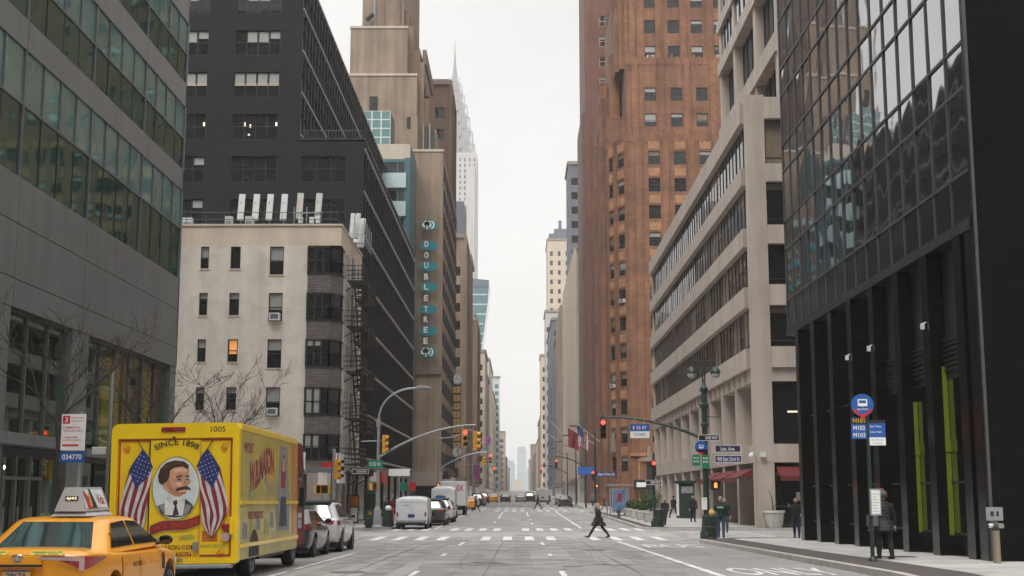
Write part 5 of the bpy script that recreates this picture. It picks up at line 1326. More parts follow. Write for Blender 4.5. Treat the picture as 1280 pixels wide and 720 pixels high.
mb=MB(); mb.box(-.17,-.10,.66,.17,-.085,.82,M['plate_tan']); text(mb,'2P67A',M['sign_navy'],lambda x,y:(x,-.104,.70+y),.26,.08,.02); mb.box(-.17,-.104,.795,.17,-.1,.815,M['sign_navy']); mb.build('licence_plate',tx)
mb=MB(); Mx=Matrix.Translation((0,-.105,.965)) @ Matrix.Rotation(R(90),4,'X'); mb.lathe([(.05,-.008),(.06,0),(.05,.008),(.045,0),(.05,-.008)],M['chrome'],seg=20,mat4=Mx @ Matrix.Diagonal((1.25,.85,1,1))); mb.lathe([(.02,-.006),(.03,0),(.02,.006)],M['chrome'],seg=14,mat4=Mx @ Matrix.Diagonal((1.0,1.5,1,1))); mb.build('badge',tx)
for x0,x1,t in ((-.52,-.15,'DRIVER CARRIES'),(.15,.56,'PASSENGERS BUCKLE UP')):
    mb=MB(); Gp=lambda x,z:(x,-.035-.17*(z-.6)-.0+.0,z)
    mb.face([(x0,-.078,1.0),(x1,-.078,1.0),(x1,-.035,1.055),(x0,-.035,1.055)],M['sticker']); 
    text(mb,t,M['print_black'],lambda x,y:((x0+x1)/2+x,-.082+.043*(.5+y/.055)*.9,1.004+.055*(.45+y/.055*.9)),(x1-x0)*.9,.022,.01); text(mb,'NYC TAXI',M['print_black'],lambda x,y:((x0+x1)/2+x,-.082+.043*(.08+y/.055)*.9,1.004+.055*(.06+y/.055*.9)),(x1-x0)*.7,.016,.01); mb.build('bumper_sticker',tx)
ad=MB(); P=[(-.17,-.52),(.17,-.52),(.17,.58),(-.17,.58)]
for (zb_,zt_,s0,s1) in ((0,.06,1.1,1.06),(.06,.36,1.0,.62)):
    vs=[(x*(s0 if zb_ else 1.25)*1.25,y*(1.0 if zb_ else 1.02),zb_) for x,y in P]+[(x*s1*1.0,y*.86,zt_) for x,y in P]; ad.raw(vs,[(3,2,1,0),(4,5,6,7),(0,1,5,4),(1,2,6,5),(2,3,7,6),(3,0,4,7)],M['roof_box'])
rs=ad.build('roof_sign',tx,loc=(.02,2.05,1.475)); rs.scale=(1.0,1.0,1.12); rs.location.x=.08; rs.location.z=1.455; ad=MB()
def sgn(y,z): t=(z-.06)/.3; return (.2125+(.1054-.2125)*t+.004, y*(1-.14*t), z)
ad.face([sgn(-.46,.10),sgn(.5,.10),sgn(.5,.33),sgn(-.46,.33)],M['print_pale'])
ad.face([tuple(a+b for a,b in zip(sgn(y,z),(.003,0,0))) for y,z in ((-.36,.09),(-.1,.09),(-.14,.2),(-.26,.24),(-.42,.33),(-.46,.3))],M['print_red']); ad.face([tuple(a+b for a,b in zip(sgn(y,z),(.004,0,0))) for y,z in ((-.22,.1),(.05,.1),(.0,.2),(-.1,.33),(-.2,.34),(-.14,.24))],M['print_black']); ad.face([tuple(a+b for a,b in zip(sgn(y,z),(.005,0,0))) for y,z in ((-.24,.12),(-.16,.11),(-.15,.22),(-.21,.3),(-.25,.25))],M['print_skin'])
text(ad,'Vida',M['print_red'],lambda x,y:tuple(a+b for a,b in zip(sgn(.28+x,.14+y),(.004,0,0))),.34,.13,.01)
ad.face([(-.08,-.495,.19),(.1,-.495,.19),(.1,-.475,.25),(-.08,-.475,.25)],M['trim_black']); text(ad,'6J42',M['lit_office'],lambda x,y:(.01+x,-.4985+(y)*.3,.198+y),.14,.042,.01); ad.build('advertisement',rs)
mb=MB()
for (y0,z0,z1,x) in ((3.15,.66,.88,0),):
    Gd=[[(B.side_x(y,z)+.012,y,z) for z in (.62,.68,.74,.80,.86)] for y in (3.3,3.36,3.42)]; mb.grid(Gd,M['trim_black'])
text(mb,'NYC TAXI',M['trim_black'],lambda x,y:(B.side_x(1.95+x,.74+y)+.014,1.95+x,.74+y),.42,.07,.015); mb.build('door_lettering',tx)
mb=MB(); mb.box(.60,1.28,1.17,.66,1.30,1.2,M['trim_black']); 
mb.face([(gh_side(SEDAN['gh'],y,z)+.002,y,z) for y,z in ((1.2,1.22),(1.27,1.2),(1.27,1.225),(1.2,1.245))][::-1],M['trim_black']); mb.build('vent',tx)
# ---------------------------------------------------------------- cars parked beyond the truck
sd,_=make_car('sedan','dark grey sedan parked between the yellow truck and the white car','car',SEDAN,'car_grey','cars parked along the left kerb'); put(sd,-7.02,39.6)
sv,B2=make_car('suv','white sport utility car with red tail lights parked at the left corner','car',SUV,'car_white','cars parked along the left kerb'); put(sv,-6.92,44.7)
mb=MB(); mb.prism([(.52,1.70),(.62,1.725),(1.9,1.745),(1.9,1.735),(.66,1.60),(.50,1.64)],'x',-.60,.60,M['trim_black']); mb.build('roof_spoiler',sv,bevel=.01)
# ---------------------------------------------------------------- panel truck with painted livery
t=thing('box_truck','yellow delivery truck with a moustached man and two flags painted on its back','truck')
W2=1.28; LB=7.5; z0=.40; z1=3.16
def rr(hw,za,zb,r,n=4):
    pts=[]
    for cx,cz,a0 in ((hw-r,zb-r,0),(-(hw-r),zb-r,90),(-(hw-r),za+.05,180),(hw-r,za+.05,270)):
        rad=r if a0<180 else .05
        cxx=cx if a0<180 else (math.copysign(hw-.05,cx))
        for k in range(n+1): a=R(a0+90*k/n); pts.append((cxx+rad*math.cos(a),cz+rad*math.sin(a)))
    return pts
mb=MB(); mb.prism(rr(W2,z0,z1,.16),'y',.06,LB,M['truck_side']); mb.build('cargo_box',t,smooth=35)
mb=MB(); o_=rr(W2+.012,z0-.03,z1+.012,.16); i_=rr(W2-.115,z0+.08,z1-.29,.05); n=len(o_)
vs=[(x,-.02,z) for x,z in o_]+[(x,-.02,z) for x,z in i_]+[(x,.20,z) for x,z in o_]+[(x,.05,z) for x,z in i_]
fs=[]
for k in range(n): k2=(k+1)%n; fs += [(k,k2,n+k2,n+k),(2*n+k2,2*n+k,k,k2)[::-1],(n+k,n+k2,3*n+k2,3*n+k)]
mb.raw(vs,fs,M['truck_yellow']); mb.build('rear_frame',t,smooth=35)
mb=MB(); mb.box(-W2+.11,.03,z0+.07,W2-.11,.06,z1-.28,M['truck_yellow']); rear=mb.build('rear_panel',t)
mb=MB(); mb.box(-.51,.0,z0+.15,.51,.028,z1-.33,M['truck_yellow'])
for x in (-.51,.51): mb.box(x-.012,-.012,z0+.15,x+.012,.0,z1-.33,M['trim_black' if x<0 else 'print_gold'])
for z in (.9,1.35,2.25): mb.box(-.498,-.002,z,.498,.0,z+.006,M['print_gold'])
door=mb.build('rear_door',t); mb=MB(); mb.box(.40,-.05,.62,.5,-.013,.8,M['steel']); mb.box(-.3,-.05,.44,.2,-.013,.48,M['steel']); mb.build('handle',door)
# red keyline round the panel
mb=MB(); e=.018
for a,b_,c,d in ((-W2+.135,-W2+.17,z0+.11,z1-.31),(W2-.17,W2-.135,z0+.11,z1-.31)): mb.box(a,.012,c,b_,.029,d,M['print_red'])
mb.box(-W2+.171,.012,z1-.345,W2-.171,.0288,z1-.31,M['print_red']); mb.box(-W2+.171,.012,z0+.11,-.53,.0288,z0+.145,M['print_maroon']); mb.box(.53,.012,z0+.11,W2-.171,.0288,z0+.145,M['print_maroon']); mb.build('border_line',rear)
Yg=-.018
def flat(mb,pts,m,dy=0): mb.face([(x,Yg-dy,z) for x,z in pts],M[m])
def oval(cx,cz,rx,rz_,n=32,a0=0,a1=360): return [(cx+rx*math.cos(R(a0+(a1-a0)*k/n)),cz+rz_*math.sin(R(a0+(a1-a0)*k/n))) for k in range(n if a1-a0==360 else n+1)]
# flags
def flag(sx):
    mb=MB(); Q=lambda zx,zy:(sx*(580-zx)/446.,3.16-(zy-86)/446.)      # outline of the hanging cloth
    mb.tube([(Q(245,240)[0],Yg,Q(245,240)[1]),(Q(300,330)[0],Yg,Q(300,330)[1])],.011,M['print_suit'],5)
    L_=[(170,490),(130,640),(90,840),(112,930),(170,1010),(235,1092)]; Rr=[(378,470),(372,620),(345,760),(330,880),(318,975),(262,1085)]
    def along(P,t):
        t=t*(len(P)-1); i=min(int(t),len(P)-2); f=t-i; return (P[i][0]+(P[i+1][0]-P[i][0])*f,P[i][1]+(P[i+1][1]-P[i][1])*f)
    n=11; K=14
    def P_(u,v):
        l,r=along(L_,v),along(Rr,v); w=.028*math.sin(v*13+u*6)*(1-abs(2*u-1))
        return (l[0]+(r[0]-l[0])*(u+w), l[1]+(r[1]-l[1])*u+14*math.sin(u*9+v*7))
    for i in range(n):
        for k in range(K):
            v0,v1=k/K,(k+1)/K; sh=lambda u,v:(u+.42*(.5-v)) 
            q=[P_(min(1,max(0,sh(i/n*1.5-.25,v0))),v0),P_(min(1,max(0,sh((i+1)/n*1.5-.25,v0))),v0),P_(min(1,max(0,sh((i+1)/n*1.5-.25,v1))),v1),P_(min(1,max(0,sh(i/n*1.5-.25,v1))),v1)]
            flat(mb,[Q(*c) for c in q],'flag_red' if i%2==0 else 'flag_white')
    can=[(290,308),(345,380),(384,470),(350,540),(300,600),(238,662),(205,590),(170,490),(225,400)]
    flat(mb,[Q(*c) for c in can],'flag_blue',.003)
    for r in range(7):
        for c in range(5):
            zx=290+ (c-2)*30+(r-3)*-22*.6; zy=400+r*34+ (c-2)*13-10
            if abs(zx-278)/112+abs(zy-485)/185>.93: continue
            x,z=Q(zx,zy); s_=.014
            flat(mb,[(x+s_*(1.25 if k%2==0 else .5)*math.sin(R(36*k)),z+s_*(1.25 if k%2==0 else .5)*math.cos(R(36*k))) for k in range(10)],'flag_white',.006)
    mb.build('painted_flag',rear)
flag(1); flag(-1)
# portrait medallion
cx=.03; cz=1.93; mb=MB(); _f=flat
flat=lambda mb,pts,m,dy=0: _f(mb,[(x,z-.06) for x,z in pts],m,dy)
flat(mb,oval(cx,cz,.485,.64),'print_olive',.001); flat(mb,oval(cx,cz,.46,.61),'print_white',.003); flat(mb,oval(cx,cz,.435,.585),'print_pale',.005)
def clip(pts): return [(x,z) for x,z in pts]
flat(mb,[(cx-.36,1.58),(cx-.24,1.62),(cx-.13,1.80),(cx-.04,1.60),(cx+.10,1.58),(cx+.2,1.72),(cx+.34,1.6),(cx+.36,1.55),(cx+.27,1.42),(cx+.12,1.36),(cx,1.35),(cx-.12,1.36),(cx-.27,1.42)],'print_suit',.007)
flat(mb,[(cx-.2,1.40),(cx+.15,1.38),(cx+.19,1.6),(cx+.19,1.78),(cx-.14,1.82),(cx-.22,1.66)],'print_white',.009)
flat(mb,[(cx-.03,1.68),(cx+.03,1.70),(cx+.045,1.64),(cx+.025,1.58),(cx+.08,1.40),(cx-.05,1.39),(cx-.01,1.58),(cx-.05,1.62)],'print_suit',.011)
flat(mb,[(cx-.16,1.86),(cx+.0,1.76),(cx+.14,1.78),(cx+.22,1.86),(cx+.25,2.0),(cx+.31,2.04),(cx+.26,2.14),(cx+.26,2.3),(cx+.2,2.40),(cx-.02,2.42),(cx-.2,2.32),(cx-.24,2.1),(cx-.22,1.95)],'print_skin',.012)
flat(mb,[(cx-.34,2.05),(cx-.24,1.98),(cx-.18,2.06),(cx-.13,2.16),(cx-.12,2.28),(cx-.03,2.34),(cx+.12,2.36),(cx+.24,2.30),(cx+.26,2.38),(cx+.16,2.46),(cx-.02,2.485),(cx-.2,2.44),(cx-.32,2.32),(cx-.36,2.18)],'print_hair',.014)
flat(mb,[(cx-.13,1.92),(cx+.0,1.80),(cx+.12,1.79),(cx+.2,1.84),(cx+.1,1.85),(cx-.02,1.88),(cx-.10,2.0),(cx-.14,2.14),(cx-.19,2.05)],'print_skin_deep',.0125); flat(mb,[(cx-.02,2.24),(cx+.12,2.27),(cx+.22,2.25),(cx+.2,2.33),(cx+.06,2.33),(cx-.04,2.30)],'print_skin_light',.0125); flat(mb,[(cx+.02,2.06),(cx+.12,2.05),(cx+.13,1.98),(cx+.05,1.96),(cx-.02,2.0)],'print_skin_light',.0128); flat(mb,[(cx-.14,1.86),(cx-.02,1.77),(cx+.1,1.76),(cx+.12,1.79),(cx+.0,1.80),(cx-.13,1.92)],'print_nose',.0127)
for k_ in range(5): flat(mb,[(cx-.30+.07*k_,2.30+.03*k_),(cx-.28+.07*k_,2.33+.03*k_),(cx-.16+.07*k_,2.42+.006*k_),(cx-.20+.07*k_,2.37+.012*k_)],'print_hair_light',.0155)
flat(mb,[(cx-.33,1.58),(cx-.22,1.61),(cx-.12,1.42),(cx-.22,1.40)],'print_grey',.0075); flat(mb,[(cx+.22,1.62),(cx+.33,1.58),(cx+.24,1.41),(cx+.14,1.40)],'print_grey',.0075)
flat(mb,[(cx-.2,1.72),(cx-.13,1.82),(cx-.02,1.66),(cx-.10,1.62)],'flag_white',.0095); flat(mb,[(cx+.06,1.66),(cx+.18,1.78),(cx+.2,1.68),(cx+.13,1.62)],'flag_white',.0095)
flat(mb,[(cx-.26,2.0),(cx-.2,2.06),(cx-.19,1.96),(cx-.23,1.9)],'print_skin',.016)
flat(mb,[(cx+.02,1.92),(cx+.12,1.95),(cx+.2,1.97),(cx+.28,1.94),(cx+.31,1.885),(cx+.24,1.905),(cx+.17,1.90),(cx+.08,1.885),(cx+.0,1.865)],'print_hair',.016)
flat(mb,[(cx+.00,2.165),(cx+.12,2.19),(cx+.13,2.165),(cx+.01,2.14)],'print_hair',.016); flat(mb,[(cx+.19,2.18),(cx+.28,2.175),(cx+.27,2.15),(cx+.19,2.155)],'print_hair',.016)
for xx in (cx+.07,cx+.225): flat(mb,oval(xx,2.10,.028,.016,10),'print_hair',.016)
for xx in (cx+.07,cx+.225):
    O_=oval(xx,2.10,.058,.045,16); I_=oval(xx,2.10,.05,.038,16)
    for k in range(16): flat(mb,[O_[k],O_[(k+1)%16],I_[(k+1)%16],I_[k]],'print_grey',.018)
flat(mb,[(cx+.16,2.1),(cx+.17,2.1),(cx+.25,1.985),(cx+.16,1.975)],'print_nose',.0155); flat(mb,[(cx+.11,1.82),(cx+.22,1.825),(cx+.2,1.845),(cx+.12,1.84)],'print_maroon',.016)
mb.build('portrait',door); flat=_f
mb=MB()                                                        # ribbon and lettering
def rib(s): return (cx-.5+1.0*s, .93+.22*s+.04*math.sin(s*6.28))
for k in range(12):
    a,b_=k/12,(k+1)/12; p,q=rib(a),rib(b_); flat(mb,[(p[0],p[1]-.02),(q[0],q[1]-.02),(q[0],q[1]+.21),(p[0],p[1]+.21)],'print_gold',.003); flat(mb,[p,q,(q[0],q[1]+.19),(p[0],p[1]+.19)],'print_maroon',.006)
text(mb,'W.B. MASON',M['print_red'],lambda x,y:((lambda p:(p[0],Yg-.009,p[1]+.035+y))(rib(.5+x/1.0))),.88,.125,.03); mb.build('ribbon',door)
mb=MB()
def arc(x,y,r=.86,zc=1.93): a=x/r; return (cx+(r+y)*math.sin(a),Yg-.004,zc-.06+(r+y)*math.cos(a))
text(mb,'SINCE 1898',M['print_black'],lambda x,y:arc(x,y),.86,.12,.012); mb.build('arched_lettering',door)
mb=MB(); text(mb,'WBMASON.COM',M['print_maroon'],lambda x,y:(-.02+x,Yg-.004,.655+y),.92,.09,.02); text(mb,'888 WBMASON',M['print_maroon'],lambda x,y:(-.04+x,Yg-.004,.52+y),.8,.09,.02)
for x0_,x1_,za in ((-.45,-.05,.82),(.1,.44,.86)): flat(mb,[(x0_,za),(x1_,za+.02),(x1_-.06,za+.09),(x0_+.05,za+.06)],'print_olive',.004)
mb.build('door_lettering',door)
mb=MB(); Yg=.024
flat(mb,[(.56,.80),(.88,.80),(.88,1.02),(.56,1.02)],'print_orange',.0)
for k,tx_ in enumerate(('WHO BUT WB MASON','OFFICE PRODUCTS','FURNITURE','PRINTING')): text(mb,tx_,M['print_maroon'],lambda x,y:(.72+x,Yg-.003,.96-.05*k+y),.28,.034,.01)
text(mb,'MASON DELIVERS',M['print_olive'],lambda x,y:(.80+x,Yg-.003,.68+y),.5,.07,.01)
mb.build('panel_lettering',rear)
for (px_,pz_) in ((-1.0,2.70),(1.0,2.70),(.95,.60)):
    mb=MB()
    for k in range(4):
        O_=oval(px_+.03*(k%2)*(-1 if px_>0 else 1),pz_-.035*k,.075-.012*k,.06-.008*k,12); I_=oval(px_+.03*(k%2)*(-1 if px_>0 else 1),pz_-.035*k,.06-.012*k,.045-.008*k,12)
        for q in range(12): flat(mb,[O_[q],O_[(q+1)%12],I_[(q+1)%12],I_[q]],'print_orange',.002)
    mb.build('scroll_ornament',rear)
mb=MB(); text(mb,'1005',M['print_black'],lambda x,y:(.86+x,-.024,2.985+y),.30,.11,.005); mb.build('fleet_number',t)
mb=MB(); mb.box(-.28,-.05,3.0,.2,-.021,3.09,M['print_maroon']); mb.box(-.16,-.07,3.02,-.02,-.05,3.08,M['tail_red']); mb.box(-.05,-.03,2.86,.0,-.02,2.9,M['trim_black']); mb.build('marker_light',t)
for x in (W2-.235,-W2+.235):
    mb=MB(); My=Matrix.Translation((x,0,1.08)) @ Matrix.Rotation(R(90),4,'X'); mb.lathe([(.085,0),(.085,.035),(.05,.05),(.0001,.055)],M['tail_red'],seg=18,mat4=My); My=Matrix.Translation((x,0,.89)) @ Matrix.Rotation(R(90),4,'X'); mb.lathe([(.085,0),(.085,.03),(.07,.035),(.06,.03),(.0001,.04)],M['tail_clear'],seg=18,mat4=My); mb.build('tail_light',t)
mb=MB(); mb.box(W2-.15,-.10,.93,W2-.07,-.02,1.28,M['truck_yellow']); mb.build('grab_handle',t,bevel=.02)
mb=MB(); mb.box(-W2+.1,-.14,.28,W2-.1,.12,.36,M['galv']); mb.build('rear_bumper',t,bevel=.02)
# flank graphics (both sides)
for sx in (1,-1):
    xs=sx*(W2+.004)
    def sp(y,z): return (xs,y,z)
    S_=lambda mb,pts,m,d=0: mb.face([(xs+sx*d,y,z) for y,z in (pts if sx>0 else pts[::-1])],M[m])
    mb=MB()
    S_(mb,[(.3,1.68),(3.4,1.68),(4.3,1.8),(4.3,2.9),(.3,2.9)],'print_olive' if False else 'truck_side',.001)
    wv=[(1.1+.26*k, 1.93+.26*math.sin(k*.52-.6)+.05*k*.6) for k in range(13)]
    for p,q in zip(wv,wv[1:]): S_(mb,[(p[0],p[1]-.14),(q[0],q[1]-.14),(q[0],q[1]-.06),(p[0],p[1]-.06)],'print_grey',.002)
    f=(lambda x,y:(xs+sx*.003,2.55+x*sx,2.02+y+.09*math.sin((x+.2)*2.2)+.12*x))
    text(mb,'W.B.MASON',M['print_maroon'],f,2.9,.62,.05); text(mb,'WHO BUT',M['print_maroon'],lambda x,y:(xs+sx*.003,1.0+x*sx,2.58+y),1.0,.22,.03); text(mb,'DELIVERS',M['print_olive'],lambda x,y:(xs+sx*.003,3.7+x*sx,1.72+y),.9,.16,.02); text(mb,'OFFICE PRODUCTS',M['print_maroon'],lambda x,y:(xs+sx*.003,1.9+x*sx,1.22+y),1.7,.16,.03)
    mb.build('side_lettering',t)
    mb=MB()
    S_(mb,[(4.5,.9),(6.2,.9),(6.3,1.5),(6.0,2.2),(5.9,2.9),(4.9,2.9),(4.7,2.2),(4.4,1.5)],'print_grey',.002); S_(mb,[(5.0,1.9),(5.6,1.9),(5.7,2.3),(5.4,2.75),(5.0,2.5)],'print_maroon',.004); S_(mb,[(5.1,2.3),(5.5,2.3),(5.45,2.6),(5.15,2.6)],'print_skin',.006); S_(mb,[(4.8,1.0),(5.9,1.0),(5.7,1.7),(5.0,1.7)],'print_suit',.004)
    mb.build('side_print',t)
    for (a,c,w_,m_) in ((.5,.82,.5,'print_grey'),(1.25,.86,.42,'print_olive'),(1.9,.98,.5,'print_grey'),(2.9,.86,.55,'print_olive'),(3.6,1.0,.5,'print_grey')): mb=MB(); S_(mb,[(a,c),(a+w_,c),(a+w_*.9,c+.3),(a+w_*.2,c+.36)],m_,.002); mb.build('side_print',t)
    for (a,c,w_,h_,m_) in ((.35,1.70,3.6,.10,'print_olive'),(3.45,2.05,.8,.7,'print_gold'),(.35,1.08,3.9,.05,'print_olive'),(4.35,.78,2.0,.06,'print_olive')): mb=MB(); S_(mb,[(a,c),(a+w_,c+.03),(a+w_,c+h_),(a,c+h_-.03)],m_,.0012); mb.build('side_print',t)
    mb=MB(); S_(mb,[(6.75,.6),(LB-.02,.6),(LB-.02,3.0),(6.6,3.0)],'truck_orange',.003); mb.build('side_band',t)
    mb=MB(); mb.box(*sorted((xs,xs+sx*.035))[:1],.2,1.53,sorted((xs,xs+sx*.035))[1],4.5,1.60,M['truck_yellow']); mb.box(sorted((xs,xs+sx*.035))[0],.2,.66,sorted((xs,xs+sx*.035))[1],LB,.74,M['truck_yellow']); mb.box(sorted((xs,xs+sx*.035))[0],5.8,1.53,sorted((xs,xs+sx*.035))[1],LB-.1,1.60,M['truck_yellow']); mb.build('rub_rail',t)
mb=MB(); mb.box(-W2+.02,.3,z1-.005,W2-.02,LB-.1,z1+.02,M['truck_yellow']); mb.box(W2-.06,.2,z1-.12,W2+.018,LB,z1-.02,M['truck_yellow']); mb.build('roof_edge',t,bevel=.01)
# cab
mb=MB(); prof=[(LB,.45),(LB+1.15,.45),(LB+1.3,.6),(LB+1.3,1.3),(LB+1.12,2.6),(LB+.98,3.02),(LB+.8,3.1),(LB,3.13)]; mb.prism(prof,'x',-W2+.004,W2-.004,M['truck_red']); mb.build('cab',t,bevel=.05)
for sg in (1,-1):
    mb=MB(); x=sg*(W2+.002); mb.face([(x,LB+.12,.9),(x,LB+.75,.9),(x,LB+.75,2.35),(x,LB+.12,2.35)][::sg],M['car_glass']); mb.build('side_window',t)
mb=MB(); mb.face([(-W2+.15,LB+1.285,1.45),(W2-.15,LB+1.285,1.45),(W2-.15,LB+1.15,2.45),(-W2+.15,LB+1.15,2.45)],M['car_glass']); mb.build('windshield',t)
mb=MB(); mb.box(W2+.0,LB+.7,1.45,W2+.06,LB+.95,1.95,M['trim_black']); mb.tube([(W2-.05,LB+.6,2.0),(W2+.03,LB+.8,1.9)],.02,M['trim_black'],5); mb.build('side_mirror',t)
for y in (1.75,7.2):
    for sg in (1,-1): wheel(t,sg*(W2-.17),y,.42,.26,'galv',8)
for sg in (1,-1):
    mb=MB(); arch=[(1.75+.55*math.cos(R(a)),.44+.56*math.sin(R(a))) for a in range(0,181,15)]; x0_,x1_=sorted((sg*(W2-.3),sg*(W2+.007))); mb.prism(arch,'x',x0_,x1_,M['trim_black']); mb.build('wheel_well',t)
mb=MB(); mb.box(-.9,.2,.3,.9,LB+.8,.55,M['trim_black']); mb.box(-W2+.05,2.6,.34,W2-.05,5.9,.52,M['trim_black']); mb.build('chassis',t)
put(t,-6.89,26.95,R(.35),R(-.9)); t.scale=(1,1,1.0)
# ---------------------------------------------------------------- vans and trucks beyond the crossing
def make_van(label,loc,hr=1.96,name='cargo_van',L=5.2,W=.97,group='vans parked beyond the crossing'):
    o=thing(name,label,'van',(0,0,0),0,group)
    B=Body([(.0,.42,hr-.42,hr-.3,W*.88,-.02),(.06,.34,hr-.2,hr-.06,W*.97,-.03),(.4,.30,hr-.16,hr,W,0),(1.5,.28,hr-.15,hr+.02,W,0),(3.0,.28,hr-.15,hr+.01,W,0),(3.6,.28,hr-.25,hr-.08,W*.99,0),(4.3,.28,1.18,1.3,W*.97,0),(4.9,.3,1.0,1.1,W*.9,0),(5.15,.4,.8,.9,W*.8,0)],3,3)
    mb=MB(); B.mesh(mb,M['van_white']); b_=mb.build('body',o,smooth=32); cut_arches(b_,(1.0,4.15),.41,W)
    for y in (1.0,4.15):
        for sg in (1,-1): wheel(o,sg*(W-.12),y,.36,.22,'galv',8)
    mb=MB(); mb.box(-W*.93,-.09,.42,W*.93,.06,.56,M['galv']); mb.box(-W*.9,-.07,.30,W*.9,.05,.42,M['trim_black']); mb.build('rear_bumper',o,bevel=.02)
    for sg in (1,-1): mb=MB(); mb.box(sg*W*.86-.05,-.05,.78,sg*W*.86+.05,.04,1.02,M['tail_red']); mb.build('tail_light',o,bevel=.015)
    mb=MB(); mb.box(-.004,-.028,.6,.004,-.01,hr-.3,M['trim_black']); mb.box(-.2,-.03,.72,.2,-.015,.9,M['sign_navy']); mb.box(-.5,-.028,1.42,-.12,-.014,1.46,M['galv']); mb.box(-.75,-.03,hr-.34,.75,-.012,hr-.33,M['galv']); mb.build('rear_door',o)
    mb=MB()
    for sg in (1,-1): mb=MB(); B.patch(mb,M['car_glass'],3.05,3.75,1.15,1.6,.01,3,3,(sg,)); mb.build('side_window',o)
    mb=MB(); mb.face([(-.75,4.22,1.32),(.75,4.22,1.32),(.7,3.68,hr-.2),(-.7,3.68,hr-.2)],M['car_glass']); mb.build('windshield',o)
    mb=MB(); mb.box(-W*.8,.2,.25,W*.8,4.9,.36,M['trim_black']); mb.build('underbody',o)
    put(o,*loc); return o
v=make_van('white cargo van with windowless rear doors standing at the left kerb beyond the crossing',(-6.40,80.4)); v.scale=(1,1,.99)
v2=dup(v,label='white van with a blue mark on its back further down the left kerb'); put(v2,-6.0,107); v2.scale=(1,1,1.32)
mb=MB(); mb.box(-.6,-.03,1.25,.2,-.022,1.4,M['sign_blue']); mb.build('marking',v2)
bt=thing('delivery_truck','white box truck with red lettering parked far down the left kerb','truck'); mb=MB(); mb.box(-1.15,0,.85,1.15,4.6,3.05,M['van_white']); mb.build('cargo_box',bt,bevel=.03); mb=MB(); mb.prism([(4.65,.6),(6.0,.6),(6.1,1.2),(5.7,1.5),(5.4,2.2),(4.65,2.3)],'x',-1.0,1.0,M['van_white']); mb.build('cab',bt,bevel=.04)
mb=MB(); text(mb,'EX',M['sign_red'],lambda x,y:(1.155,1.6+x,2.1+y),1.0,.6,.02); text(mb,'EX',M['sign_red'],lambda x,y:(.65+x,-.005,2.2+y),.6,.5,.02); mb.build('lettering',bt)
for y in (1.2,5.2):
    for sg in (1,-1): wheel(bt,sg*.95,y,.42,.25,'galv',8)
mb=MB(); mb.box(-.8,.2,.5,.8,5,.8,M['trim_black']); mb.build('chassis',bt); mb=MB(); mb.face([(.99+.02,4.8,1.5),(1.01,5.5,1.5),(1.01,5.3,2.1),(1.01,4.8,2.1)][::1],M['car_glass']); mb.build('side_window',bt)
put(bt,-5.95,122)
# cars in the distance: copies of the sedan and the white car
SW=lambda a,bm:{a:M[bm]}
def far(src,x,y,label,paint=None,rz=0,group='cars far down the avenue'):
    base='car_grey' if src is sd else 'car_white' if src is sv else 'taxi_paint'
    o=dup(src,label=label,group=group,swap={base:M[paint]} if paint else None); put(o,x,y,rz); return o
far(sv,-5.75,88.5,'black car with red tail lights just past the white cargo van','car_black',0,'cars parked along the left kerb'); far(sv,-5.6,96,'white sport utility car past the black car beyond the crossing',None,0,'cars parked along the left kerb')
fars=[(sd,-5.75,150,'taxi_paint','yellow taxi past the white box truck on the left','taxi'),(sd,-5.9,171,'car_white','white sedan beyond the yellow taxi far on the left',0),(sv,-5.6,181,'car_black','dark car behind the white sedan far on the left',0),(sd,-5.6,193,'taxi_paint','orange yellow cab far on the left by the dark car','taxi'),
 (sd,-4.4,226,'taxi_paint','yellow cab at the left of the traffic row at the far crossing','taxi'),(sd,-2.2,226,'car_black','black car right of the yellow cab in the traffic row at the far crossing',0),(sd,.4,229,'car_silver','silver car in the middle of the traffic row at the far crossing',0),(sv,2.0,232,'car_black','dark car near the cream van at the far crossing',0),(sd,4.8,236,'car_red','dark red car at the right end of the far traffic row',0),
 (sd,-6.0,206,'car_silver','silver sedan parked far down the left kerb',0),(sv,-5.6,214,'car_black','black car parked last before the far crossing on the left',0),(sd,6.2,176,'car_black','black sedan parked far down the right kerb',0),(sd,6.3,196,'car_silver','silver sedan parked far down the right kerb',0)]
for src,x,y,p,l,c in fars:
    o=far(src,x,y,l,p)
    if c: o['category']=c
v3=dup(v,label='cream high van driving away in the right lane far down the avenue',swap={'van_white':M['pot']}); put(v3,3.7,204); v3.scale=(1,1,1.25); v3['group']='vans parked beyond the crossing'
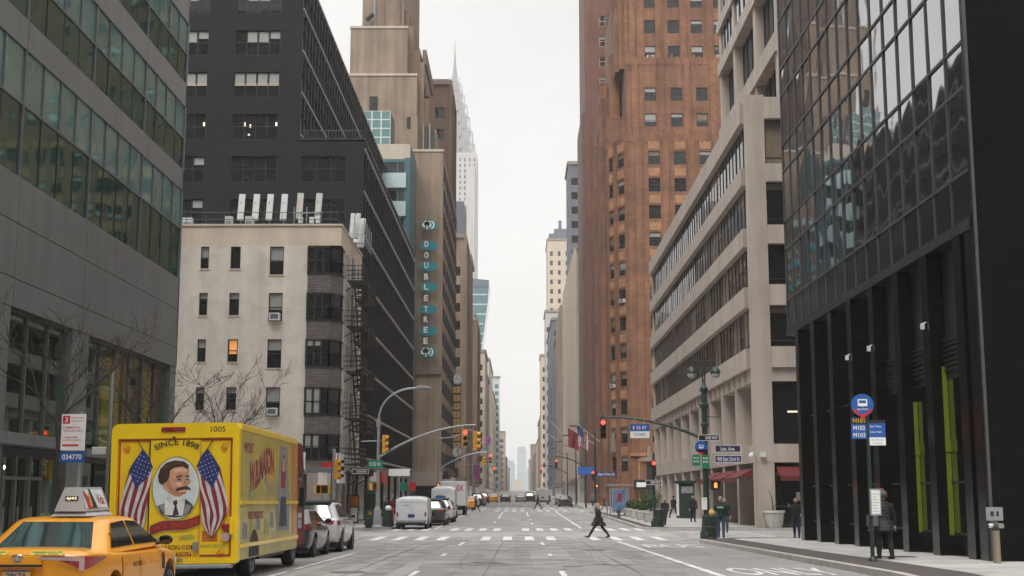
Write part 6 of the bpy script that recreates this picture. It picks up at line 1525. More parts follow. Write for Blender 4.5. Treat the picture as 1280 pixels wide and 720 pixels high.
# ================================================================ STREET FURNITURE
def signal_mb(o, housing, lit='red', n=3, y=0):
    """signal head hung with its centre at the origin, lenses towards -y"""
    mb=MB(); 
    for k in range(n):
        z=(n-1)*.165-k*.33; mb.box(-.15,-.06,z-.158,.15,.14,z+.158,M[housing])
    mb.build('housing',o,bevel=.02)
    for k in range(n):
        z=(n-1)*.165-k*.33
        v=MB(); pts=[]
        ring=[(.125*math.cos(R(a)),.125*math.sin(R(a))) for a in range(-20,201,20)]
        G=[[(x,-.06,z+zz),(x*1.0,-.26,z+zz*1.0-.01)] for x,zz in ring]; v.grid(G,M[housing]); G2=[[(x*.93,-.06,z+zz*.93),(x*.93,-.255,z+zz*.93-.01)] for x,zz in ring]; v.grid(G2,M['trim_black']); v.build('visor',o)
        l=MB(); on=(lit=='red' and k==0); l.lathe([(.0001,.03),(.07,.022),(.115,0)],M['lens_red' if on else 'lens_off'],seg=16,mat4=Matrix.Translation((0,-.062,z)) @ Matrix.Rotation(R(90),4,'X')); l.build('lens',o)
    b=MB(); b.tube([(0,.05,(n)*.165-.01),(0,.05,n*.165+.25)],.03,M['iron_dark'],6); b.build('bracket',o)
def signal(label,loc,rz=0,housing='signal_yellow',lit='red',group='traffic lights at the crossings',n=3,sc=1.):
    o=thing('traffic_light',label,'traffic light',loc,rz,group); signal_mb(o,housing,lit,n); o.scale=(sc,)*3; return o
def ped(label,loc,rz=0,housing='signal_yellow',on=True):
    o=thing('pedestrian_signal',label,'pedestrian signal',loc,rz,'pedestrian signals'); mb=MB(); mb.box(-.2,-.08,-.2,.2,.12,.2,M[housing]); mb.build('housing',o,bevel=.02)
    mb=MB(); mb.box(-.2,-.16,.18,.2,-.08,.2,M[housing]); mb.box(-.2,-.16,-.2,-.185,-.08,.18,M[housing]); mb.box(.185,-.16,-.2,.2,-.08,.18,M[housing]); mb.build('hood',o)
    mb=MB(); mb.face([(-.17,-.082,-.17),(.17,-.082,-.17),(.17,-.082,.17),(-.17,-.082,.17)],M['sign_black']); mb.build('screen',o)
    if on:
        mb=MB(); mb.box(-.06,-.09,-.1,.06,-.084,.02,M['lens_hand'])
        for k in range(4): mb.box(-.06+.032*k,-.09,.02,-.036+.032*k,-.084,.12-.02*(k in (0,3)),M['lens_hand'])
        mb.build('hand_symbol',o)
    return o
def gz(y): return zg(y)+.16
# --- left far corner: lamp pole with a long curved signal arm
Yp=76.3; xp=-8.0
o=thing('street_lamp','grey street lamp with curved lamp arm and long signal arm, far left corner','street lamp',(xp,Yp,gz(Yp)))
mb=MB(); mb.lathe([(.32,0),(.32,.12),(.24,.2),(.2,1.05),(.13,1.2),(.12,1.25)],M['galv'],seg=10); mb.build('base',o,smooth=40)
mb=MB(); mb.tube([(0,0,1.2),(0,0,6.3)],[.105,.085],M['galv'],10); mb.box(-.14,-.1,5.7,.1,.1,6.2,M['galv']); mb.build('pole',o,smooth=40)
mb=MB(); P=[(0,0,6.2)]+[(2.0-2.0*math.cos(R(a)),0,6.2+1.75*math.sin(R(a))) for a in range(10,91,10)]+[(2.4,0,7.97)]; mb.tube(P,[.06]*len(P),M['galv'],8); mb.tube([(-1.0,0,4.9),(.35,0,4.95)],.03,M['galv'],6); mb.build('lamp_arm',o,smooth=40)
mb=MB(); mb.prism([(2.0,7.9),(3.0,7.93),(2.9,8.05),(2.2,8.1)],'y',-.12,.12,M['galv']); mb.box(2.3,-.1,7.87,2.85,.1,7.92,M['lens_off']); mb.build('lamp_head',o,bevel=.02)
mb=MB(); P=[(0,0,4.0)]; P+=[(5.55*t,0,4.0+1.85*(1-(1-t)**1.9)) for t in [.1*k for k in range(1,11)]]; mb.tube(P,[.075]+[.07-.003*k for k in range(10)],M['galv'],8); mb.build('signal_arm',o,smooth=40)
b0=gz(Yp)
signal('lit red signal head facing us under the tip of the long left signal arm',(xp+4.95,Yp-.1,b0+5.08),R(8)); signal('yellow signal head turned sideways at the very tip of the left signal arm',(xp+5.6,Yp,b0+4.95),R(75),lit=None,sc=1.1)
signal('yellow signal head on the side of the grey street lamp at the far left corner',(xp+.42,Yp-.05,b0+4.75),R(60),lit=None,sc=1.05)
def sign(label,loc,w,h,m,txts,rz=0,name='street_sign',group=None,cat='sign',tm='sign_white',border=None,post=None,th=.02):
    o=thing(name,label,cat,loc,rz,group); mb=MB(); mb.box(-w/2,-th/2,-h/2,w/2,th/2,h/2,M[m]); mb.build('plate',o)
    if border: 
        mb=MB(); e=.02*max(1,h/.5)
        for a in ((-w/2,-h/2,w/2,-h/2+e),(-w/2,h/2-e,w/2,h/2),(-w/2,-h/2+e,-w/2+e,h/2-e),(w/2-e,-h/2+e,w/2,h/2-e)): mb.face([(a[0],-th/2-.002,a[1]),(a[2],-th/2-.002,a[1]),(a[2],-th/2-.002,a[3]),(a[0],-th/2-.002,a[3])],M[border])
        mb.build('border',o)
    for (t,x,z,tw,th_,mm) in txts:
        mb=MB(); text(mb,t,M[mm or tm],lambda a,b_:(x+a,-th/2-.003,z+b_),tw,th_,.012); mb.build('lettering',o)
    if post:
        mb=MB(); mb.tube([(0,.06,post[0]),(0,.06,post[1])],post[2] if len(post)>2 else .03,M['galv'],7); mb.build('post',o)
    return o
sign('green street name sign beside the far left street lamp',(xp-.15,Yp-.16,b0+3.62),.86,.44,'sign_green',[('E 52 St',0,-.1,.6,.2,None)])
sign('black and white one way sign on the bracket left of the far left street lamp',(xp-1.0,Yp-.1,b0+3.2),.95,.26,'sign_black',[('ONE WAY',.08,-.06,.6,.12,None)],name='one_way_sign',border='sign_white')
ped('yellow pedestrian signal low on the far left street lamp',(xp-.25,Yp-.2,b0+2.35),R(50),on=False)
# --- near left corner pole behind the white car
o=thing('signal_pole','grey signal post behind the white car at the near left corner','signal post',(-8.55,62,gz(60))); mb=MB(); mb.tube([(0,0,0),(0,0,4.0)],[.085,.075],M['galv'],8); mb.build('pole',o,smooth=40); mb=MB(); mb.lathe([(.2,0),(.2,.3),(.1,.5)],M['galv'],seg=10); mb.build('base',o); mb=MB(); mb.tube([(0,0,3.2),(2.4,0,3.05)],.035,M['iron_dark'],6); mb.build('sign_arm',o)
signal('yellow signal head standing above the white car at the near left corner',(-8.33,61.9,3.22),R(55),lit=None,sc=.98)
ped('yellow pedestrian signal left of the signal post above the white car',(-9.25,61.9,2.3),R(40),on=False); ped('yellow pedestrian signal on the signal post above the white car',(-8.88,61.8,2.3),R(-20),on=False)
sign('small red sign left of the yellow signal head above the white car',(-8.85,61.9,3.42),.5,.22,'sign_red',[],name='traffic_sign')
sign('white board on a post left of the yellow signal head at the near left corner',(-9.1,62.2,2.7),.42,.75,'sign_white',[],name='notice_board',post=(-2.6,.35))
# --- left side beyond the crossing
sign('long white sign board high on a post beside the grey street lamp',(-7.65,86,zg(86)+3.45),1.35,.45,'sign_white',[],name='sign_board',post=(-3.3,.2,.045))
o=thing('phone_kiosk','green street kiosk standing on the far left corner','kiosk',(-9.9,90,gz(90))); mb=MB(); mb.box(-.36,-.36,0,.36,.36,2.1,M['green_paint']); mb.build('body',o,bevel=.03); mb=MB(); mb.box(-.4,-.4,2.1,.4,.4,2.2,M['iron_dark']); mb.build('roof',o); mb=MB(); mb.box(-.3,-.37,.9,.3,-.362,1.9,M['kiosk_glass']); mb.face([(-.12,-.372,.5),(.12,-.372,.5),(.12,-.372,.75),(-.12,-.372,.75)],M['print_gold']); mb.build('panel',o)
def poster(label,loc,c):
    o=thing('sandwich_board',label,'sandwich board',loc,0,'boards on the left sidewalk'); mb=MB(); mb.prism([(-.25,0),(.25,0),(.06,1.1),(-.06,1.1)],'x',-.35,.35,M['frame_dark']); mb.build('frame',o); mb=MB(); mb.face([(-.3,-.237,.1),(.3,-.237,.1),(.3,-.08,1.02),(-.3,-.08,1.02)],M[c]); mb.build('poster',o)
poster('orange poster board in front of the left shops',(-10.9,89,gz(89)+.75),'print_orange'); poster('white poster board under the orange one by the left shops',(-10.9,88.6,gz(89)),'sign_white')
def bin_(label,loc,col='green_iron',h=1.0,r=.31,bag=False):
    o=thing('litter_bin',label,'litter bin',loc,0,'litter bins'); mb=MB()
    for k in range(20):
        a=2*math.pi*k/20; mb.box(-.035,-.008,.06,.035,.008,h-.06,M[col],Matrix.Rotation(a,4,'Z') @ Matrix.Translation((0,r,0)))
    mb.lathe([(r-.02,.03),(r-.02,h-.05)],M['trim_black'],seg=18); mb.build('basket',o)
    for z in (.03,h*.5,h-.06): mb=MB(); mb.lathe([(r+.01,z-.025),(r+.03,z),(r+.01,z+.025),(r-.02,z)],M[col],seg=18); mb.build('hoop',o)
    if bag: mb=MB(); mb.ball((0.05,0,h+.08),.2,M[bag],9,6,(1,.8,.9)); mb.build('rubbish',o)
    return o
bin_('dark litter bin with rubbish on top beside the grey street lamp',(-7.85,80.6,gz(80)),bag='sign_white'); bin_('dark green litter bin at the foot of the twin headed lamp post',(8.28,58.3,gz(58)),bag='plate_tan'); bin_('dark green litter bin by the planters on the far right corner',(8.35,80.2,gz(80)),h=1.05)
o=thing('newspaper_box','small red newspaper box beside the bin at the far left corner','newspaper box',(-7.9,83,gz(83))); mb=MB(); mb.box(-.22,-.2,.35,.22,.2,1.05,M['sign_red']); mb.build('case',o,bevel=.02); mb=MB(); mb.box(-.16,-.21,.6,.16,-.2,.95,M['kiosk_glass']); mb.build('window',o); mb=MB(); mb.box(-.2,-.18,0,.2,.18,.35,M['iron_dark']); mb.build('foot',o)
o=thing('newspaper_box','low black box on the kerb left of the grey street lamp','newspaper box',(-8.6,77.5,gz(78))); mb=MB(); mb.box(-.26,-.24,.15,.26,.24,.55,M['trim_black']); mb.build('case',o,bevel=.03); mb=MB(); mb.box(-.2,-.2,0,.2,.2,.15,M['iron_dark']); mb.build('foot',o)
# --- parking sign and pole by the truck
Y=25.; o=thing('parking_sign','white and red parking sign with a blue plate on a post above the taxi','sign',(-8.36,Y,gz(Y)),R(-6)); mb=MB(); mb.box(-.235,-.012,2.42,.235,.012,3.10,M['sign_white']); mb.build('plate',o,bevel=.004)
mb=MB(); mb.face([(-.21,-.0145,2.92),(-.07,-.0145,2.92),(-.07,-.0145,3.07),(-.21,-.0145,3.07)],M['sign_red']); text(mb,'3',M['sign_white'],lambda a,b_:(-.14+a,-.016,2.945+b_),.06,.1,.02)
for k,(t_,w_,h_) in enumerate((('HOUR METERED PARKING',.24,.022),('COMMERCIAL VEHICLES',.24,.022))): text(mb,t_,M['sign_red'],lambda a,b_:(.07+a,-.0145,3.02-.06*k+b_),w_,h_,.008)
text(mb,'COMMERCIAL',M['sign_red'],lambda a,b_:(-.03+a,-.0145,2.83+b_),.34,.038,.01); text(mb,'VEHICLES ONLY',M['sign_red'],lambda a,b_:(a,-.0145,2.77+b_),.38,.038,.01); text(mb,'7AM-7PM',M['sign_red'],lambda a,b_:(-.05+a,-.0145,2.65+b_),.26,.03,.008); text(mb,'EXCEPT SUNDAY',M['sign_red'],lambda a,b_:(a,-.0145,2.60+b_),.36,.026,.008); mb.face([(-.2,-.0145,2.5),(.12,-.0145,2.5),(.12,-.0145,2.535),(-.2,-.0145,2.535)],M['sign_red']); mb.build('lettering',o)
mb=MB(); mb.box(-.235,-.012,2.2,.235,.012,2.40,M['sign_blue']); text(mb,'034770',M['sign_white'],lambda a,b_:(a,-.0145,2.25+b_),.38,.1,.012); mb.build('number_plate',o)
mb=MB(); mb.tube([(.12,.05,0),(.12,.05,3.15)],.03,M['galv'],8); mb.build('post',o)
o=thing('slim_pole','slim blue grey pole with a pale box between the bare trees','pole',(-8.75,28.5,gz(28))); mb=MB(); mb.tube([(0,0,0),(0,0,4.3)],[.05,.04],M['steel'],8); mb.build('pole',o); mb=MB(); mb.box(-.34,-.1,2.42,-.04,.1,2.58,M['white_plastic']); mb.build('box',o,bevel=.02)
# --- right near corner: twin headed lamp post with a signal arm
Yr=58.3; xr=8.15; b1=gz(Yr)
o=thing('twin_lamp_post','dark green lamp post with two bell lamps and a signal arm','lamp post',(xr,Yr,b1))
mb=MB(); mb.lathe([(.3,0),(.3,.25),(.24,.35),(.2,.9),(.16,1.05)],M['green_iron'],seg=12); mb.build('base',o,smooth=40)
mb=MB(); mb.lathe([(.14,1.0),(.12,3.8),(.12,4.8),(.17,4.85),(.17,4.95),(.12,5.0),(.115,5.6),(.2,5.65),(.2,5.8),(.14,5.85),(.12,6.3),(.18,6.35),(.18,6.5),(.09,6.6),(.07,6.9)],M['green_iron'],seg=12); mb.tube([(-.15,0,5.25),(.65,0,5.25)],.025,M['green_iron'],6); mb.build('pole',o,smooth=40)
for sg in (-1,1):
    mb=MB(); P=[(0,0,6.5),(sg*.05,0,7.0)]+[(sg*(.28-.24*math.cos(R(a))),0,7.35+.36*math.sin(R(a))) for a in range(0,181,20)]; mb.tube(P,.035,M['green_iron'],7); mb.lathe([(.04,.05),(.02,.12),(.0001,.16)],M['green_iron'],c=(sg*.52,0,7.42),seg=8); mb.build('lamp_arm',o,smooth=40)
    mb=MB(); mb.lathe([(.05,.12),(.1,.08),(.2,-.02),(.23,-.16),(.23,-.2)],M['green_iron'],c=(sg*.52,0,7.34),seg=16); h=mb.build('lamp_head',o,smooth=50); mb=MB(); mb.lathe([(.21,-.2),(.2,-.28),(.13,-.37),(.0001,-.41)],M['pot'],c=(sg*.52,0,7.34),seg=14); mb.build('globe',h,smooth=60)
mb=MB(); P=[(0,0,4.25)]+[(-4.55*t,0,4.25+1.0*(1-(1-t)**2.2)) for t in [.1*k for k in range(1,11)]]; mb.tube(P,[.075]+[.07-.003*k for k in range(10)],M['green_iron'],8); mb.build('signal_arm',o,smooth=40)
signal('black signal head lit red at the tip of the right signal arm',(xr-4.45,Yr-.1,b1+4.72),0,'iron_dark',sc=.85)
sign('blue and white guide sign hanging from the right signal arm',(xr-2.85,Yr-.12,b1+4.62),.84,.60,'sign_white',[('52 STREET',0,-.2,.5,.1,'sign_blue')],name='guide_sign'); 
gs=[q for q in bpy.data.objects if q.name.startswith('guide_sign')][0]; mb=MB(); mb.box(-.42,-.014,.0,.42,-.011,.3,M['sign_blue']); text(mb,'E 52 ST',M['sign_white'],lambda a,b_:(a,-.016,.08+b_),.6,.14,.012); mb.tube([(-.2,0,.3),(-.2,0,.62)],.02,M['galv'],5); mb.tube([(.2,0,.3),(.2,0,.55)],.02,M['galv'],5); mb.build('panel',gs)
sign('black and white one way arrow sign high on the twin lamp post',(xr+.15,Yr-.16,b1+4.33),.92,.27,'sign_black',[('ONE WAY',.12,-.07,.55,.14,None)],name='one_way_sign',border='sign_white')
o=thing('bus_stop_disc','round blue bus sign with a red base on the twin lamp post','sign',(xr-.2,Yr-.2,b1+3.93)); mb=MB(); mb.lathe([(.0001,-.012),(.27,-.012),(.27,.012),(.0001,.012)],M['sign_blue'],seg=28,mat4=Matrix.Rotation(R(90),4,'X')); mb.build('disc',o)
mb=MB(); mb.face([(-.25,-.014,-.12),(0,-.014,-.36),(.25,-.014,-.12),(.2,-.014,-.17),(0,-.014,-.24),(-.2,-.014,-.17)],M['sign_red']); mb.box(-.1,-.02,-.06,.1,-.014,.09,M['sign_white']); mb.box(-.07,-.024,0,.07,-.0205,.06,M['sign_blue']); mb.build('symbol',o)
sign('left of two green route plates under the round bus sign',(xr-.42,Yr-.18,b1+3.36),.34,.48,'sign_green',[('M101',0,.05,.24,.09,None),('M102',0,-.1,.24,.09,None)],name='route_plate',group='route plates'); sign('right green route plate with a white foot under the round bus sign',(xr-.02,Yr-.2,b1+3.3),.34,.6,'sign_green',[('BxM1',0,.1,.24,.09,None),('BxM2',0,-.05,.24,.09,None)],name='route_plate',group='route plates')
sign('purple street name sign reading Lex Ave on the right corner',(xr+.98,Yr-.05,b1+3.86),1.12,.31,'sign_purple',[('Lex. Ave.',0,-.08,.62,.16,None)],border='sign_white'); sign('navy street name sign reading East 52nd St below the purple one',(xr+.98,Yr-.1,b1+3.42),1.16,.31,'sign_navy',[('400 East 52nd St',0,-.08,.98,.16,None)],border='sign_white')
ped('pedestrian signal with a lit red hand on the twin lamp post',(xr+.38,Yr-.2,b1+2.28),0,'iron_dark')
sign('white notice in a frame low on the twin lamp post',(xr-.12,Yr-.22,b1+1.5),.24,.52,'sign_white',[('BUS SCHEDULE',0,.14,.18,.05,'print_grey')],name='schedule_panel')
# --- right far corner signal
o=thing('signal_pole','dark signal post on the far right corner of the crossing','signal post',(8.15,80.6,gz(80))); mb=MB(); mb.tube([(0,0,0),(0,0,4.4)],[.09,.07],M['green_iron'],8); mb.build('pole',o,smooth=40); mb=MB(); mb.lathe([(.22,0),(.22,.25),(.1,.5)],M['green_iron'],seg=10); mb.build('base',o)
signal('black signal head lit red on the far right corner of the crossing',(8.12,80.3,gz(80)+3.45),0,'iron_dark',sc=.95); sign('black arrow sign under the red light on the far right corner',(8.1,80.3,gz(80)+2.62),.95,.28,'sign_black',[('ONE WAY',.1,-.07,.6,.14,None)],name='one_way_sign',border='sign_white')
# --- 51st Street: poles, arms and lights both sides
def cobra(label,x,y,s,arm=2.2,h=8.2,signal_arm=None,col='galv'):
    o=thing('street_lamp',label,'street lamp',(x,y,gz(y)),0,'street lamps along the avenue'); mb=MB(); mb.tube([(0,0,0),(0,0,h)],[.12,.07],M[col],8); mb.build('pole',o,smooth=40); mb=MB(); P=[(0,0,h-.2)]+[(s*arm*math.sin(R(a)),0,h-.2+.9*(1-math.cos(R(a)))) for a in (30,60,90)]; mb.tube(P,.045,M[col],6); mb.box(min(s*arm,s*arm+s*.7),-.12,h+.62,max(s*arm,s*arm+s*.7),.12,h+.76,M[col]); mb.build('lamp_arm',o)
    if signal_arm: mb=MB(); L,z0,z1=signal_arm; P=[(0,0,z0)]+[(s*L*t,0,z0+(z1-z0)*(1-(1-t)**2)) for t in (.2,.4,.6,.8,1)]; mb.tube(P,.07,M[col],7); mb.build('signal_arm',o)
    return o
cobra('grey street lamp with a signal arm at the second crossing on the left',-8.3,139,1,2.8,7.6,(5.2,4.2,6.0)); signal('yellow signal head on the second signal arm on the left',(-3.6,138.9,gz(139)+5.0),R(70),lit=None); signal('lit red signal head at the tip of the second signal arm on the left',(-2.9,138.8,gz(139)+5.3),0)
cobra('grey street lamp beyond the second crossing on the left',-8.2,182,1); cobra('third grey street lamp down the left side of the avenue',-8.2,219,1,2.2,8,(4.5,4.5,6)); signal('small red light far down the left side at the third crossing',(-3.9,218.8,gz(219)+5.1),0)
cobra('dark street lamp with signal arm at the second crossing on the right',8.0,139,-1,2.0,8,None,'green_iron'); cobra('dark street lamp past the second crossing on the right with a signal arm',8.0,159,-1,2,7.8,(3.6,4.6,6),'green_iron'); cobra('dark street lamp further down the right side by the flags',8.0,186,-1,2,8,None,'green_iron'); cobra('last dark street lamp down the right side at the third crossing',8.0,219,-1,2,8,(4.4,4.6,6),'green_iron')
signal('lit red light hanging over the right lane at the second crossing',(4.5,158.8,gz(159)+5.15),0,'iron_dark'); signal('lit red light on the lamp post at the second crossing on the right',(7.7,138.6,gz(139)+3.55),0,'iron_dark'); ped('lit red hand low on the lamp post at the second crossing on the right',(8.1,138.5,gz(139)+2.5),0,'iron_dark'); signal('small red light far down the right side at the third crossing',(3.7,218.8,gz(219)+5.1),0,'iron_dark')
sign('navy street name sign at the second crossing on the right',(9.1,138.6,gz(139)+3.7),2.2,.5,'sign_navy',[('East 51st St',0,-.12,1.7,.26,None)]); sign('blue sign on the lamp post by the flags on the right',(8.0,158.5,gz(159)+4.3),1.9,.9,'sign_blue',[])
for k,(x,y,l) in enumerate(((-7.9,100,'round red parking sign behind the white cargo van on the left'),(-8.0,93,'green lantern post sign behind the white cargo van'))): sign(l,(x,y,gz(y)+2.4),.5,.6,'sign_red' if k==0 else 'sign_green',[],name='traffic_sign',post=(-2.4,.35))
ped('orange pedestrian signal lit behind the white van on the left',(-8.2,137.5,gz(137)+2.6),0,'signal_yellow')
# shelter, hydrant, kiosk, planters
o=thing('bus_shelter','steel and glass bus shelter with a blue advertising panel on the right','bus shelter',(8.4,112,gz(112))); mb=MB()
for x,y in ((-.75,0),(.75,0),(.75,4),(-.75,4)): mb.box(x-.05,y-.05,0,x+.05,y+.05,2.5,M['steel'])
mb.build('frame',o); mb=MB(); mb.box(-1.0,-.2,2.5,1.2,4.3,2.62,M['steel']); mb.build('roof',o); mb=MB(); mb.box(-.62,-.09,.25,.62,.09,2.25,M['steel']); mb.build('advertising_case',o); mb=MB(); mb.face([(-.55,-.095,.4),(.55,-.095,.4),(.55,-.095,2.15),(-.55,-.095,2.15)],M['ad_blue']); mb.face([(-.2,-.098,1.2),(.25,-.098,1.1),(.2,-.098,1.8),(-.1,-.098,1.9)],M['print_maroon']); mb.build('poster',o); mb=MB(); mb.box(.73,.1,.3,.75,3.9,2.3,M['kiosk_glass']); mb.build('glass_wall',o)
o=thing('fire_hydrant','small dark red hydrant on the right kerb near the bus shelter','hydrant',(7.9,106,gz(106))); mb=MB(); mb.lathe([(.16,0),(.16,.06),(.1,.08),(.1,.5),(.14,.52),(.14,.58),(.1,.66),(.04,.72),(.03,.76)],M['iron_brown'],seg=12); mb.tube([(-.2,0,.42),(.2,0,.42)],.06,M['iron_brown'],8); mb.build('body',o,smooth=40)
o=thing('newsstand','dark green newsstand with a white edge by the concrete columns','kiosk',(12.9,104,gz(104))); mb=MB(); mb.box(-.6,-1,0,.62,1,2.65,M['green_iron']); mb.build('body',o,bevel=.03); mb=MB(); mb.box(-.72,-1.15,2.65,.75,1.15,2.85,M['green_iron']); mb.build('roof',o); mb=MB(); mb.box(-.78,-1.02,.2,-.6,-.98,2.6,M['white_plastic']); mb.build('edge_panel',o); mb=MB(); mb.box(-.4,-1.01,1.9,.5,-1.002,2.4,M['print_grey']); mb.build('panel',o)
def leaves(mb,c,r,n,m,size=.05,sc=(1,1,1),shell=.55):
    for _ in range(n):
        d=Vector((rnd.gauss(0,1),rnd.gauss(0,1),rnd.gauss(0,1))).normalized(); q=r*(shell+(1-shell)*rnd.random()**.6)*(1+.12*math.sin(d.x*7+d.z*5)); p=Vector(c)+Vector((d.x*q*sc[0],d.y*q*sc[1],d.z*q*sc[2]))
        a=Vector((rnd.gauss(0,1),rnd.gauss(0,1),rnd.gauss(0,1))).normalized(); b_=a.cross(d+Vector((.01,.02,.03))).normalized(); s=size*rnd.uniform(.6,1.3)
        mb.face([p-a*s,p-b_*s*.55,p+a*s,p+b_*s*.55],M[m])
def planter(label,x,y,rr,hh,shrub,kind):
    o=thing('planter',label,'planter',(x,y,gz(y)),0,'planters on the right sidewalk'); mb=MB(); mb.lathe([(rr*.72,0),(rr*.78,.05),(rr*.98,hh*.86),(rr*1.08,hh*.87),(rr*1.08,hh),(rr*.95,hh),(rr*.9,hh*.88)],M['pot'],seg=24); mb.lathe([(.0001,hh*.9),(rr*.92,hh*.9)],M['bark'],seg=16); mb.build('pot',o,smooth=40)
    if shrub:
        mb=MB(); zc=hh+(shrub*1.05 if kind=='ball' else shrub*.55); mb.tube([(0,0,hh*.85),(0,0,zc)],.05,M['bark'],6); mb.build('stem',o)
        mb=MB(); mb.ball((0,0,zc),shrub*.62,M['leaf_dark'],12,8,(1,1,.9)); leaves(mb,(0,0,zc),shrub,900,'leaf_dark',.06); leaves(mb,(0,0,zc),shrub*1.02,420,'leaf_mid',.055,shell=.85); mb.build('shrub',o)
    return o
planter('white planter with a large clipped ball shrub on the right kerb',9.0,91.5,.56,.72,.72,'ball')
for i,(y,l) in enumerate(((97.5,'white planter with a low shrub just past the ball shrub'),(102.5,'white planter with a low shrub in the middle of the row on the right kerb'),(107.5,'last white planter of the row before the bus shelter'))): planter(l,9.0,y,.55,.7,.42,'low')
o=planter('large empty white planter at the corner of the concrete building',14.95,78.75,.60,.98,0,'')
mb=MB()
for k in range(5): mb.tube([(.1*math.cos(k),.1*math.sin(k),.85),(.2*math.cos(k*2.),.2*math.sin(k*2.),1.6),(.45*math.cos(k*2.2),.3*math.sin(k*2.2),2.4)],[.015,.01,.004],M['bark'],4)
mb.build('bare_twigs',o)
sg_=thing('subway_sign','black and white sign box over a dark entrance by the orange tower','sign',(14.6,159.2,gz(160)+2.5)); mb=MB(); mb.box(-.9,-.12,-.45,1.0,.12,.75,M['sign_black']); mb.build('case',sg_); mb=MB(); mb.box(-.6,-.14,-.1,.5,-.121,.45,M['sign_white']); mb.build('panel',sg_)
# bus stop post in the right foreground
Y=33.7; o=thing('bus_stop_sign','round blue bus stop sign with route plates on a green post, right sidewalk','bus stop',(8.82,Y,gz(Y)))
mb=MB(); mb.tube([(0,0,0),(0,0,4.05)],[.055,.045],M['green_iron'],8); mb.lathe([(.11,0),(.11,.04),(.06,.1)],M['green_iron'],seg=10); mb.build('post',o,smooth=40)
mb=MB(); mb.lathe([(.0001,-.012),(.285,-.012),(.285,.012),(.0001,.012)],M['sign_blue'],seg=32,mat4=Matrix.Translation((-.12,-.06,3.87)) @ Matrix.Rotation(R(90),4,'X')); mb.build('disc',o)
mb=MB(); c=-.12
P=[(c+.27*math.cos(R(a)),3.87+.27*math.sin(R(a))) for a in range(200,341,10)]; P+= [(c+.17*math.cos(R(a)),3.87+.24*math.sin(R(a))) for a in range(330,209,-10)]; mb.face([(x,-.0745,z) for x,z in P],M['sign_red']); mb.face([(c-.12,-.075,3.64),(c,-.075,3.5),(c+.12,-.075,3.64)],M['sign_red'])
mb.box(c-.12,-.078,3.84,c+.12,-.0735,4.02,M['sign_white']); mb.box(c-.09,-.0815,3.92,c+.09,-.0785,3.99,M['sign_blue'])
for x in (-.08,.08): mb.lathe([(.0001,0),(.028,0)],M['sign_white'],seg=12,mat4=Matrix.Translation((c+x,-.0755,3.83)) @ Matrix.Rotation(R(90),4,'X'))
text(mb,'BUS STOP',M['sign_white'],lambda a,b_:(c+a,-.0765,3.74+b_),.26,.05,.008); mb.build('symbol',o)
mb=MB(); mb.box(-.42,-.07,3.02,-.04,-.05,3.56,M['sign_blue']); 
mb.face([(-.415,-.0715,3.39),(-.045,-.0715,3.39),(-.045,-.0715,3.555),(-.415,-.0715,3.555)],M['sign_black'])
for k,t_ in enumerate(('M101','M102','M103')): text(mb,t_,M['print_gold' if k==0 else 'sign_white'],lambda a,b_:(-.23+a,-.073,3.42-.18*k+b_),.3,.11,.012)
mb.build('route_plate',o)
mb=MB(); mb.box(.02,-.03,2.86,.44,-.01,3.5,M['sign_blue']); mb.box(.02,-.034,2.86,.44,-.0305,3.06,M['sign_white']); mb.box(.02,-.034,3.42,.44,-.0305,3.5,M['sign_black'])
for k,t_ in enumerate(('East Village','City Hall')): text(mb,t_,M['sign_white'],lambda a,b_:(.2+a,-.033,3.3-.14*k+b_),.28,.06,.008)
text(mb,'New fare box',M['print_grey'],lambda a,b_:(.23+a,-.036,2.98+b_),.3,.04,.006); text(mb,'downtown',M['print_grey'],lambda a,b_:(.23+a,-.036,2.9+b_),.24,.04,.006); mb.build('destination_plate',o)
mb=MB(); mb.box(-.02,-.14,1.12,.25,-.05,1.78,M['galv']); mb.box(.01,-.143,1.16,.22,-.141,1.74,M['sign_white'])
for k in range(7): mb.box(.03,-.1445,1.22+.07*k,.2-.03*(k%3),-.1432,1.235+.07*k,M['print_grey'])
mb.build('schedule_case',o,loc=(-.02,0,0))
o=thing('standpipe','steel standpipe connection with a blank plate in front of the black tower','standpipe',(11.42,32.3,gz(32))); mb=MB(); mb.tube([(0,0,0),(0,0,.82)],.085,M['brass'],10); mb.build('pipe',o,smooth=40); mb=MB(); mb.ball((0,0,.86),.13,M['iron_brown'],10,6); mb.tube([(0,0,.88),(-.22,-.08,.88)],.06,M['chrome'],9); mb.tube([(0,0,.88),(.12,-.16,.88)],.06,M['chrome'],9); mb.build('connection',o,smooth=40); mb=MB(); mb.box(-.2,.02,1.0,.2,.05,1.32,M['galv']); mb.box(-.1,.015,1.1,-.02,.02,1.22,M['frame_dark']); mb.box(.04,.015,1.1,.1,.02,1.22,M['frame_dark']); mb.build('plate',o)
